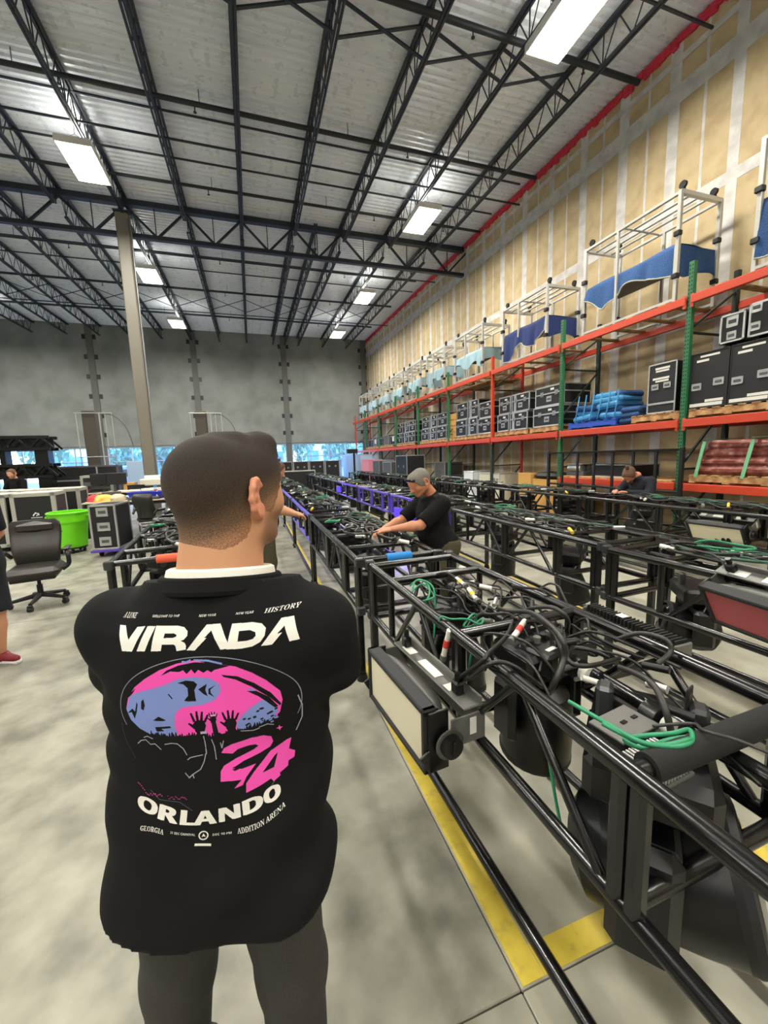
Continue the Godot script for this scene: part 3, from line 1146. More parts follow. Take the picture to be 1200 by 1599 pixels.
func sheet(P: Array, thick: float) -> MB:  # a smooth double-faced cloth from a grid of points
	var m := MB.new()
	var nu := P.size()
	var nv: int = P[0].size()
	for side in 2:
		var s := m.V.size()
		for i in nu:
			for j in nv:
				var du: Vector3 = P[mini(i + 1, nu - 1)][j] - P[maxi(i - 1, 0)][j]
				var dv: Vector3 = P[i][mini(j + 1, nv - 1)] - P[i][maxi(j - 1, 0)]
				var n := du.cross(dv).normalized() * (1.0 if side == 0 else -1.0)
				m.V.append(P[i][j] + n * thick * 0.5)
				m.N.append(n)
				m.U.append(Vector2(float(i) / nu, float(j) / nv))
		for i in nu - 1:
			for j in nv - 1:
				var a := s + i * nv + j
				var b := a + 1
				var c := a + nv
				var d := c + 1
				if side == 0:
					m.I.append_array([a, b, c, b, d, c])
				else:
					m.I.append_array([a, c, b, b, c, d])
	return m


func blanket_hem(w: float, l: float, drop: float, sd: int) -> ArrayMesh:
	var pts := []
	for i in 41:
		pts.append(blanket_pt(i / 40.0, 0.0, w, l, drop, sd))
	var m := MB.new()
	m.path(PackedVector3Array(pts), 0.014, 5)
	pts = []
	for i in 9:
		pts.append(blanket_pt(0.005, i / 16.0, w, l, drop, sd))
	m.path(PackedVector3Array(pts), 0.014, 5)
	return m.mesh()


func build_middle_shelf() -> void:
	var y := 2.19
	var px := RX + 0.56
	var face := -PI / 2   # fronts look towards the truss rows (-x)
	# bay 1 (second from near end): one tall case by the post, the blue wrapped bundle on its blue pallet
	pallet("worn wooden pallet under the lone tall black case", Vector3(px, y, -5.45), PI / 2, 0.9, 0.95)
	case_thing("lone tall black road case with silver edges, left of the near green upright", Vector3(px - 0.05, y + 0.135, -5.36), face, Vector3(0.52, 0.86, 0.8), M.case_black,
		{"labels": [[0.0, 0.77, 0.26, 0.035], [0.0, 0.725, 0.24, 0.03], [-0.02, 0.6, 0.3, 0.035], [0.0, 0.555, 0.24, 0.03]], "dishes": [[-0.12, 0.46, 0.13, 0.1], [0.1, 0.47, 0.13, 0.1]], "bars": [[0.0, 0.17, 0.5, 0.035]], "caster": 0.0, "edge": 0.024})
	pallet("blue plastic pallet under the blue wrapped bundle", Vector3(px, y, -6.85), PI / 2, 1.25, 1.0, M.pallet_blue)
	var t := thing("wrapped_bundle", "shrink-wrapped heap of blue folded blankets on the blue pallet", "bundle", Vector3(px - 0.05, y + 0.14, -6.78))
	var hr := RandomNumberGenerator.new()
	hr.seed = 11
	for k in 5:
		for q in 2:
			var bw := 0.8 - 0.05 * k + hr.randf_range(-0.05, 0.05)
			var zz := (-0.3 + 0.6 * q) + hr.randf_range(-0.05, 0.05)
			if k > 2 and q == 0:
				zz = 0.1
			part("folded_blanket", MB.new().box(Vector3.ZERO, Vector3(bw, 0.13, 0.55), Basis(Vector3.UP, hr.randf_range(-0.12, 0.12)) * Basis(Vector3.RIGHT, hr.randf_range(-0.08, 0.08)), 0.045).mesh(), M.wrap_blue if (k + q) % 3 < 2 else M.blanket_blue, t, Vector3(hr.randf_range(-0.04, 0.04), 0.07 + k * 0.105, zz))
	for k in 6:
		var a := -0.5 + k * 0.2
		part("wrap_film", cable_mesh([Vector3(-0.44, 0.02, a), Vector3(-0.43, 0.3, a + 0.05), Vector3(-0.36, 0.56, a + 0.02)], 0.014, 5, 4), M.wrap_blue, t)
	var t2 := thing("folded_pile", "low grey-blue pile of folded blankets right of the blue wrapped bundle", "blanket pile", Vector3(px - 0.1, y + 0.01, -6.0))
	for k in 3:
		part("folded_blanket", MB.new().box(Vector3.ZERO, Vector3(0.7, 0.11, 0.42), Basis(Vector3.UP, 0.1 * k - 0.1), 0.04).mesh(), M.blanket_blue, t2, Vector3(0, 0.06 + 0.1 * k, 0.0))
	# bay 0: two wide black cases each of two cabinets with white tape, two more on top
	pallet("wooden pallet under the near pair of black cases", Vector3(px, y, -4.25), PI / 2, 1.15, 1.0)
	pallet("wooden pallet at the very near end of the middle shelf", Vector3(px, y, -3.05), PI / 2, 1.15, 1.0)
	var big := {"edge": 0.016, "edge_mat": M.case_black, "labels": [[0.0, 0.8, 0.28, 0.03], [-0.1, 0.735, 0.18, 0.035], [-0.02, 0.055, 0.48, 0.05], [0.1, 0.11, 0.26, 0.04]], "dishes": [[-0.17, 0.34, 0.15, 0.11], [0.15, 0.38, 0.15, 0.11]], "bars": []}
	for k in 4:
		case_thing("black two-door case with white tape strips, %s right of the near green upright" % ORD[k], Vector3(px - 0.05, y + 0.135, -4.58 + 0.575 * k), face, Vector3(0.565, 0.86, 0.85), M.case_black, big)
	var smallo := {"edge": 0.03, "dishes": [[0.0, 0.3, 0.16, 0.16], [0.0, 0.1, 0.13, 0.12]], "caster": 0.08}
	case_thing("narrow black case with two handle dishes on top of the double case", Vector3(px, y + 0.995, -4.38), face, Vector3(0.34, 0.5, 0.7), M.case_black, smallo)
	case_thing("black silver-edged case on top of the double case at the photo edge", Vector3(px, y + 0.995, -3.78), face, Vector3(0.78, 0.55, 0.7), M.case_black, {"edge": 0.03, "dishes": [[-0.3, 0.4, 0.14, 0.14], [-0.3, 0.14, 0.13, 0.12]], "labels": [[0.1, 0.42, 0.2, 0.04]], "caster": 0.08})
	# further bays: stacks of two cases on wooden pallets
	var zs := [-8.25, -9.35, -10.05, -11.0, -11.75, -12.5, -14.0, -14.8, -15.55, -17.0, -17.7, -18.6]
	var ws := [1.0, 0.75, 0.55, 0.8, 0.6, 0.75, 0.8, 0.6, 0.7, 0.75, 0.6, 0.75]
	var where := ["right beside the second green upright", "second stack past the green upright", "third stack, slim", "by the orange post", "past the orange post, slim", "before the fourth upright", "past the fourth upright", "in the mid distance, slim", "in the mid distance, wide", "in the far distance", "in the far distance, slim", "nearest to the far clutter"]
	for i in zs.size():
		pallet("wooden pallet under the stack of cases %s" % where[i], Vector3(px, y, zs[i]), PI / 2, ws[i] + 0.12, 1.0, null, "pallets on the middle shelf")
		var hgt := 0.48 if i != 4 and i != 5 else 0.56
		for k in 2:
			var o := {"split": 0.62, "edge": 0.032, "latches": [[-ws[i] * 0.25, hgt * 0.62, 0], [ws[i] * 0.25, hgt * 0.62, 0]], "dishes": [[0.0, hgt * 0.36, 0.17, 0.13]], "labels": [[ws[i] * 0.1, hgt * 0.82, 0.12, 0.05]]}
			if i % 3 == 1:
				o["bars"] = [[-ws[i] * 0.3, hgt * 0.5, 0.1, hgt * 0.9]]
			case_thing("%s black silver-edged case of the two stacked %s" % ["lower" if k == 0 else "upper", where[i]], Vector3(px - 0.05 + 0.04 * k, y + 0.135 + k * (hgt + 0.005), zs[i] + 0.02 * k), face, Vector3(ws[i], hgt, 0.8), M.case_black, o)
	# timber-coloured crates past the fourth upright
	pallet("wooden pallet under the stack of yellow cartons", Vector3(px, y, -13.25), PI / 2, 0.6, 1.0)
	for k in 4:
		case_thing("yellow cardboard carton, %s from the bottom of the stack on the middle shelf" % ORD[k], Vector3(px, y + 0.14 + k * 0.215, -13.25 - 0.0), face, Vector3(0.5, 0.21, 0.7), M.cardboard, {"name": "carton", "cat": "carton", "edge": 0.006, "edge_mat": M.cardboard})
	# far clutter
	for i in 5:
		var z := -19.9 - i * 1.05
		pallet("wooden pallet at the far end of the middle shelf, %s of five" % ORD[i], Vector3(px, y, z), PI / 2, 0.95, 1.0, null, "pallets on the middle shelf")
		case_thing(["dark case with white sheet beside the far uprights", "grey case at the far end of the middle shelf", "black low case near the far end of the middle shelf", "white-fronted case at the far end of the middle shelf", "dark crate in the last bay of the middle shelf"][i], Vector3(px, y + 0.135, z), face, Vector3(0.8, 0.45 + 0.12 * (i % 2), 0.7), M.case_black if i % 2 == 0 else M.case_grey, {"edge": 0.03, "labels": [[0.1, 0.3, 0.3, 0.25]] if i % 3 == 0 else []})
	# planks and a flat frame under the top shelf of bays 2-3
	var pl := thing("spare_planks", "stack of brown planks and boards beneath the top shelf past the orange post", "planks", Vector3(px, 3.86, -11.6))
	for k in 4:
		part("plank", bx(Vector3(0.22, 0.03, 1.9), 0.003), M.pallet_wood, pl, Vector3(-0.36 + 0.24 * k, 0.02 + 0.01 * (k % 2), 0.05 * k))
	for s in [-1.0, 1.0]:
		part("bearer", bx(Vector3(1.0, 0.03, 0.08), 0.003), M.pallet_wood, pl, Vector3(0.0, -0.012, s * 0.7))
	# boards bridging the top level
	for i in 9:
		var z := (rack_z(i) + rack_z(i + 1)) / 2.0
		var p := thing("shelf_boards", "pale cross boards carrying the frame carts, %s bay of the top shelf" % ORD[i], "shelf board", Vector3(RX + 0.58, 4.09, z), 0.0, "cross boards of the top shelf")
		for k in 4:
			part("board", bx(Vector3(1.12, 0.025, 0.14), 0.003), M.pallet_wood, p, Vector3(0, 0.0225, -0.95 + 0.63 * k))


func build_low_shelf() -> void:
	var px := RX + 0.56
	# red bundles strapped on two pallets, first bay
	for k in 2:
		var z := -4.2 + k * 1.15
		pallet("wooden pallet under the %s strapped red bundle" % ["left" if k == 0 else "right"], Vector3(px, 1.13, z), PI / 2, 1.1, 1.0)
		var t := thing("strapped_bundle", "%s wrapped dull red bundle with green straps on the low shelf" % ["left" if k == 0 else "right"], "bundle", Vector3(px - 0.05, 1.27, z))
		for j in 4:
			part("wrapped_layer", MB.new().box(Vector3.ZERO, Vector3(0.84 - 0.03 * j, 0.16, 1.02 - 0.05 * j), Basis(Vector3.UP, 0.03 * (j - 1)), 0.06).mesh(), M.bundle_red, t, Vector3(0.0, 0.075 + 0.128 * j, 0.02 * j))
		for s in [-0.36, 0.3]:
			var st := MB.new()
			st.box(Vector3(-0.445, 0.24, s - 0.04), Vector3(0.012, 0.58, 0.05), Basis(Vector3.RIGHT, 0.18), 0.002)
			st.box(Vector3(0, 0.56, s + 0.01), Vector3(0.86, 0.012, 0.05), Basis(), 0.002)
			part("strap", st.mesh(), M.strap_green, t)
	# decks of the second and third bays
	for i in 1:
		var z := (rack_z(i + 1) + rack_z(i + 2)) / 2.0
		var p := thing("shelf_deck", "bare wooden deck boards on the low shelf, %s bay" % ORD[i + 1], "shelf board", Vector3(px, 1.12, z))
		for k in 6:
			part("board", bx(Vector3(0.17, 0.03, 2.6), 0.003), M.pallet_wood, p, Vector3(-0.46 + 0.184 * k, 0.02, 0))
	# things on the low shelf and on the floor beyond
	var g := thing("machine_part", "pale grey mechanical assembly on the low shelf beside the green upright", "machine part", Vector3(px - 0.15, 1.155, -7.35))
	part("base", bx(Vector3(0.5, 0.1, 0.5), 0.01), M.case_grey, g, Vector3(0, 0.05, 0))
	for k in 3:
		part("motor", tb(Vector3(-0.2 + 0.2 * k, 0.17, -0.2), Vector3(-0.2 + 0.2 * k, 0.17, 0.18), 0.075, 12), M.alu, g)
	part("plate", bx(Vector3(0.52, 0.02, 0.46), 0.004), M.alu_white, g, Vector3(0, 0.26, 0))
	case_thing("dark flat case on the low shelf right of the grey machine part", Vector3(px, 1.155, -6.4), -PI / 2, Vector3(1.0, 0.26, 0.7), M.case_black, {"edge": 0.02})
	for q in [[-9.0, 0.55, 0.75, "tall yellow cardboard carton on the floor under the rack"], [-8.2, 0.95, 0.62, "wide yellow cardboard carton beside the tall one under the rack"]]:
		case_thing(q[3], Vector3(px - 0.15, 0, q[0]), -PI / 2, Vector3(q[1], q[2] + 0.42, 0.7), M.cardboard, {"name": "carton", "cat": "carton", "edge": 0.006, "edge_mat": M.cardboard})
	var bag := thing("black_bag", "slumped black bag lying on the yellow cartons", "bag", Vector3(px - 0.15, 1.05, -8.35))
	part("body", MB.new().lathe([Vector2(0.0, 0.0), Vector2(0.3, 0.01), Vector2(0.36, 0.07), Vector2(0.28, 0.14), Vector2(0.0, 0.17)], 16, Transform3D(), 1.5).mesh(), M.fixture_matte, bag)
	case_thing("pale grey steel cabinet with knobs on the floor under the rack", Vector3(px - 0.1, 0, -10.7), -PI / 2, Vector3(1.15, 1.12, 0.8), M.case_cream, {"name": "cabinet", "cat": "cabinet", "edge": 0.02, "edge_mat": M.alu, "dishes": [[0.3, 0.95, 0.1, 0.08], [0.45, 0.95, 0.08, 0.08], [0.2, 0.6, 0.12, 0.12]]})
	case_thing("white tall panel case beside the grey steel cabinet", Vector3(px - 0.2, 0, -11.75), -PI / 2, Vector3(0.62, 1.16, 0.8), M.far_white, {"edge": 0.02})
	case_thing("long low black case with chrome fittings under the rack", Vector3(px - 0.25, 0, -12.9), -PI / 2, Vector3(1.5, 0.95, 0.8), M.case_black, {"edge": 0.03, "dishes": [[-0.3, 0.4, 0.16, 0.16], [0.3, 0.4, 0.16, 0.16]]})
	case_thing("dark blue-grey flight case topped by a plank under the rack", Vector3(px, 0, -14.3), -PI / 2, Vector3(0.9, 1.45, 0.8), M.case_grey, {"edge": 0.03, "latches": [[0.0, 1.1, 0]]})
	case_thing("black double-height rack case beyond the fourth upright", Vector3(6.28, 0, -15.7), -PI / 2, Vector3(1.3, 1.75, 0.8), M.case_black, {"edge": 0.03, "split": 0.5, "latches": [[-0.3, 1.3, 0], [0.3, 1.3, 0]]})
	case_thing("grey wheeled crate beyond the black double-height case", Vector3(6.28, 0, -17.6), -PI / 2, Vector3(1.2, 1.5, 0.8), M.case_grey, {"edge": 0.04})
	case_thing("grey narrow case between the pink panel case and the grey crate", Vector3(6.28, 0, -19.3), -PI / 2, Vector3(1.1, 1.55, 0.8), M.case_grey, {"edge": 0.03})
	case_thing("pink-fronted case standing by the far row of cases", Vector3(6.28, 0, -21.3), -PI / 2, Vector3(1.4, 1.6, 0.8), M.pink_panel, {"edge": 0.02, "edge_mat": M.pink_panel})
	for k in 3:
		case_thing("pale blue-white cabinet with vertical doors, %s from the back windows" % ["third", "second", "first"][k], Vector3(6.28, 0, -23.2 - k * 1.55), -PI / 2, Vector3(1.5, 1.9, 0.8), M.pale_blue, {"name": "cabinet", "cat": "cabinet", "edge": 0.04, "bars": [[-0.35, 0.95, 0.03, 1.7], [0.0, 0.95, 0.03, 1.7], [0.35, 0.95, 0.03, 1.7]]})
	# black wheeled railing cart in front of the rack
	var f := thing("railing_cart", "black steel railing frame standing behind the bending worker, in front of the rack", "railing", Vector3(6.62, 0, -6.25))
	var hl := 1.54
	for q in [-1.0, 1.0]:
		part("end_post", bx(Vector3(0.06, 1.72, 0.06), 0.006), M.plastic_black, f, Vector3(0, 0.86, q * hl))
		part("rail", bx(Vector3(0.04, 0.04, hl * 2), 0.004), M.plastic_black, f, Vector3(0, 1.68 if q > 0 else 0.98, 0))
		part("rail", bx(Vector3(0.04, 0.04, hl * 2), 0.004), M.plastic_black, f, Vector3(0, 1.68 if q > 0 else 0.12, 0))
		part("foot", bx(Vector3(0.6, 0.05, 0.06), 0.006), M.plastic_black, f, Vector3(0, 0.03, q * hl))
	for k in 6:
		part("bar", bx(Vector3(0.035, 1.6, 0.05), 0.004), M.plastic_black, f, Vector3(0, 0.9, -hl + (k + 1) * hl * 2 / 7.0))


# ---------------------------------------------------------------- lighting truss on dollies
const TW := 0.64     # spacing of the chords
const TT := 0.95     # height of the top chords
const TB := 0.58     # height of the bottom chords
const TL := 2.56     # length of one section


func V(x: float, y: float, z: float) -> Vector3:
	return Vector3(x, y, z)


func make_truss(label: String, at: Vector3, turn: float, legs := [0, 1], nl := TL) -> Node3D:
	# local z runs from the far end (0) to the near end (nl)
	var t := thing("truss_section", label, "truss", at, turn, "black lighting truss sections")
	var hx := TW / 2
	var ct := tb(V(0, 0, 0.02), V(0, 0, nl - 0.02), 0.027, 14)
	var cb := tb(V(0, 0, 0.02), V(0, 0, nl - 0.02), 0.024, 12)
	for s in [-1.0, 1.0]:
		part("top_chord", ct, M.truss_black, t, V(s * hx, TT, 0))
		part("bottom_chord", cb, M.truss_black, t, V(s * hx, TB, 0))
	var fr := [0.05, 0.43, 1.25, 2.07, nl - 0.05]
	var post := MB.new()
	for s in [-1.0, 1.0]:
		post.box(V(0, (TT + TB) / 2, s * 0.026), V(0.044, TT - TB, 0.046), Basis(), 0.012)
	var pm := post.mesh()
	var thin := tb(V(0, TB, 0), V(0, TT, 0), 0.02, 10)
	var cross := tb(V(-hx, 0, 0), V(hx, 0, 0), 0.024, 12)
	for i in fr.size():
		var ends: bool = i == 0 or i == fr.size() - 1
		for s in [-1.0, 1.0]:
			part("post", pm if i != 1 else thin, M.truss_black, t, V(s * hx, 0, fr[i]))
		part("cross_tube", cross, M.truss_black, t, V(0, TT, fr[i]))
		if ends or i >= 2:
			part("cross_tube", cross, M.truss_black, t, V(0, TB, fr[i]))
	for i in range(1, fr.size() - 1):
		var a: float = fr[i]
		var b: float = fr[i + 1] if i < fr.size() - 1 else nl
		var mid := (a + b) / 2
		if b - a < 0.6 and i > 1:
			continue
		for s in [-1.0, 1.0]:
			part("brace", tb(V(s * hx, TB + 0.01, a + 0.07), V(s * hx, TT - 0.02, mid - 0.03), 0.016, 8), M.truss_black, t)
			if b - a > 0.5:
				part("brace", tb(V(s * hx, TB + 0.01, b - 0.07), V(s * hx, TT - 0.02, mid + 0.03), 0.016, 8), M.truss_black, t)
	part("mounting_pipe", tb(V(0.04, TT - 0.06, 0.08), V(0.04, TT - 0.06, nl - 0.08), 0.026, 12), M.truss_black, t)
	for e in legs:
		var z := 0.05 if e == 0 else nl - 0.05
		for s in [-1.0, 1.0]:
			part("corner_block", bx(V(0.066, 0.07, 0.05), 0.008), M.truss_grey, t, V(s * hx, TT, 0.0 if e == 0 else nl))
			part("corner_block", bx(V(0.06, 0.066, 0.05), 0.008), M.truss_grey, t, V(s * hx, TB, 0.0 if e == 0 else nl))
			part("leg", bx(V(0.05, TB - 0.06, 0.05), 0.006), M.truss_black, t, V(s * hx, (TB + 0.06) / 2, z))
			var ft := MB.new()
			ft.tube(V(0, 0, 0), V(0, 0.05, 0), 0.045, 12, 0.032)
			part("foot", ft.mesh(), M.rubber, t, V(s * hx, 0, z))
	for s in [-1.0, 1.0]:
		part("floor_rail", tb(V(s * hx, 0.07, 0.05), V(s * hx, 0.07, nl - 0.05), 0.024, 12), M.truss_black, t)
	return t


func make_mover(label: String, at: Vector3, turn: float, tilt: float, group := "") -> Node3D:
	# moving head hanging from the mounting pipe: base, yoke, tilted head
	var t := thing("moving_light", label, "stage light", at, turn, group)
	part("base", bx(V(0.34, 0.11, 0.24), 0.02), M.fixture_black, t, V(0, -0.09, 0))
	part("display", bx(V(0.12, 0.05, 0.006), 0.003), M.glass_dark, t, V(0.02, -0.08, 0.121))
	var cl := MB.new()
	cl.box(V(0, 0.0, 0), V(0.05, 0.09, 0.035), Basis(), 0.008)
	for s in [-1.0, 1.0]:
		part("clamp", cl.mesh(), M.truss_grey, t, V(0, 0.0, s * 0.09))
	part("turntable", tb(V(0, -0.145, 0), V(0, -0.175, 0), 0.1, 18), M.fixture_matte, t)
	var yk := MB.new()
	yk.box(V(0, -0.19, 0), V(0.38, 0.04, 0.12), Basis(), 0.012)
	part("yoke", yk.mesh(), M.fixture_black, t)
	for s in [-1.0, 1.0]:
		part("yoke_arm", bx(V(0.05, 0.26, 0.13), 0.024), M.fixture_black, t, V(s * 0.185, -0.3, 0))
	var hb := Basis(Vector3.RIGHT, tilt)
	var xf := Transform3D(hb, V(0, -0.37, 0))
	var hd := MB.new()
	hd.lathe([Vector2(0.134, -0.205), Vector2(0.146, -0.2), Vector2(0.152, -0.18), Vector2(0.15, -0.1), Vector2(0.142, 0.0), Vector2(0.135, 0.06), Vector2(0.115, 0.12), Vector2(0.07, 0.148), Vector2(0.0, 0.15)], 24, xf)
	part("head", hd.mesh(), M.fixture_black, t)
	var rim := MB.new()
	rim.lathe([Vector2(0.134, -0.205), Vector2(0.152, -0.2), Vector2(0.155, -0.185), Vector2(0.152, -0.17)], 24, xf)
	part("rim", rim.mesh(), M.fixture_matte, t)
	var ln := MB.new()
	ln.lathe([Vector2(0.0, -0.222), Vector2(0.06, -0.218), Vector2(0.11, -0.208), Vector2(0.134, -0.19)], 24, xf)
	part("lens", ln.mesh(), M.glass_dark, t)
	return t


func make_panel_light(label: String, at: Vector3, turn: float, face: Material, lift := 0.0) -> Node3D:
	# flood panel: its glass looks to -x, the yoke bracket stands behind it (+x); length runs along z
	var t := thing("panel_light", label, "stage light", at, turn, "flood panels on the trusses")
	var L := 0.58
	var H := 0.27
	var p := MB.new()
	# frame of the face with a bevelled rim
	for s in [-1.0, 1.0]:
		p.box(V(-0.02, s * (H / 2 - 0.014), 0), V(0.06, 0.028, L), Basis(), 0.006)
		p.box(V(-0.02, 0, s * (L / 2 - 0.014)), V(0.06, H, 0.028), Basis(), 0.006)
	p.box(V(0.012, 0, 0), V(0.016, H - 0.02, L - 0.02))
	part("face_frame", p.mesh(), M.fixture_matte, t)
	part("front_glass", bx(V(0.008, H - 0.05, L - 0.05), 0.002), face, t, V(-0.036, 0, 0))
	# swelling back of the housing
	var rings := []
	for i in 9:
		var a := -1.0 + 2.0 * i / 8.0
		var zz := a * (L / 2 - 0.03)
		var dep := 0.03 + 0.085 * sqrt(maxf(0.0, 1.0 - a * a * 0.92))
		var hh := H / 2 - 0.02
		rings.append([V(0.012, -hh, zz), V(0.012 + dep * 0.8, -hh * 0.75, zz), V(0.012 + dep, 0, zz), V(0.012 + dep * 0.8, hh * 0.75, zz), V(0.012, hh, zz)])
	part("housing", MB.new().loft(rings).mesh(), M.fixture_grey, t)
	# side cheeks
	for s in [-1.0, 1.0]:
		var ck := MB.new()
		ck.box(V(0.01, 0, s * (L / 2 + 0.004)), V(0.09, H - 0.02, 0.01), Basis(), 0.003)
		ck.box(V(0.0, -0.06, s * (L / 2 + 0.004)), V(0.12, 0.09, 0.01), Basis(Vector3.BACK, 0.5), 0.003)
		part("side_cheek", ck.mesh(), M.fixture_black, t)
	# yoke bracket of sheet metal
	var yb := 0.19
	part("bracket_back", bx(V(0.012, 0.17, L + 0.07), 0.004), M.fixture_grey, t, V(yb, 0.045 + lift, 0))
	part("bracket_ledge", bx(V(0.075, 0.012, L + 0.06), 0.004), M.fixture_grey, t, V(yb - 0.04, 0.09 + lift, 0))
	for s in [-1.0, 1.0]:
		var arm := MB.new()
		arm.box(V(yb / 2 + 0.035, 0.02 + lift * 0.5, s * (L / 2 + 0.03)), V(yb - 0.03, 0.12, 0.008), Basis(), 0.003)
		arm.tube(V(0.045, -0.01, s * (L / 2 + 0.026)), V(0.045, -0.01, s * (L / 2 + 0.034)), 0.06, 18)
		part("bracket_arm", arm.mesh(), M.fixture_grey, t)
		var kn := MB.new()
		kn.tube(V(0.045, -0.01, s * (L / 2 + 0.032)), V(0.045, -0.01, s * (L / 2 + 0.06)), 0.046, 18, 0.042)
		kn.box(V(0.045, -0.01, s * (L / 2 + 0.063)), V(0.014, 0.062, 0.01), Basis(), 0.003)
		part("knob", kn.mesh(), M.fixture_black, t)
	for q in [[-0.2, 0.09], [0.0, 0.16], [0.17, 0.05]]:
		part("label_plate", bx(V(0.045, 0.002, q[1])), M.tape_white, t, V(yb - 0.042, 0.0975 + lift, q[0]))
	part("id_sticker", bx(V(0.03, 0.07, 0.0015)), M.tape_white, t, V(yb - 0.04, 0.03 + lift * 0.5, L / 2 + 0.0352))
	for z in [-0.24, 0.22]:
		var pl := MB.new()
		pl.box(V(yb - 0.04, 0.125 + lift, z), V(0.04, 0.055, 0.05), Basis(), 0.008)
		pl.tube(V(yb - 0.04, 0.125 + lift, z), V(yb - 0.04, 0.185 + lift, z), 0.014, 8)
		part("socket", pl.mesh(), M.fixture_black, t)
	return t


func make_bundle(label: String, at: Vector3, turn: float, sd: int, n := 7) -> Node3D:
	# cables strewn along one truss section, lying on its cross tubes
	var r := RandomNumberGenerator.new()
	r.seed = sd
	var t := thing("cable_bundle", label, "cable", at, turn, "cables strewn along the trusses")
	for k in n:
		var pts := []
		var x := r.randf_range(-0.22, 0.22)
		var z := r.randf_range(0.1, 0.5)
		var y := TT + 0.035
		while z < TL - r.randf_range(0.1, 0.6):
			pts.append(V(clampf(x, -0.29, 0.29), y + r.randf_range(0.0, 0.05), z))
			x += r.randf_range(-0.12, 0.12)
			z += r.randf_range(0.1, 0.24)
		if pts.size() < 3:
			continue
		var m: Material = [M.cable_black, M.cable_grey, M.cable_black, M.cable_grey, M.cable_dull_green][k % 5]
		part("cable", cable_mesh(pts, 0.008 if k % 2 else 0.011, 6, 4), m, t)
	for k in 5:
		var c := V(r.randf_range(-0.2, 0.2), TT + 0.045, r.randf_range(0.3, TL - 0.3))
		var rad := r.randf_range(0.08, 0.15)
		var pts := []
		for i in 15:
			var a := TAU * i / 7.0
			pts.append(c + V(cos(a) * rad * r.randf_range(0.8, 1.1), r.randf_range(0, 0.04), sin(a) * rad * 1.5 * r.randf_range(0.8, 1.1)))
		part("coil", cable_mesh(pts, 0.007, 6, 4), [M.cable_green, M.cable_dull_green, M.cable_black, M.cable_grey, M.cable_black][k], t)
	for k in 8:
		var c := V(r.randf_range(-0.25, 0.25), TT + 0.05, r.randf_range(0.2, TL - 0.2))
		var d := V(r.randf_range(-1, 1), r.randf_range(-0.1, 0.1), r.randf_range(-1, 1)).normalized() * 0.05
		part("connector", tb(c - d, c + d, 0.016, 8), [M.tape_white, M.fixture_black, M.alu, M.fixture_black, M.tape_yellow, M.fixture_black, M.tape_white, M.alu][k], t)
	return t


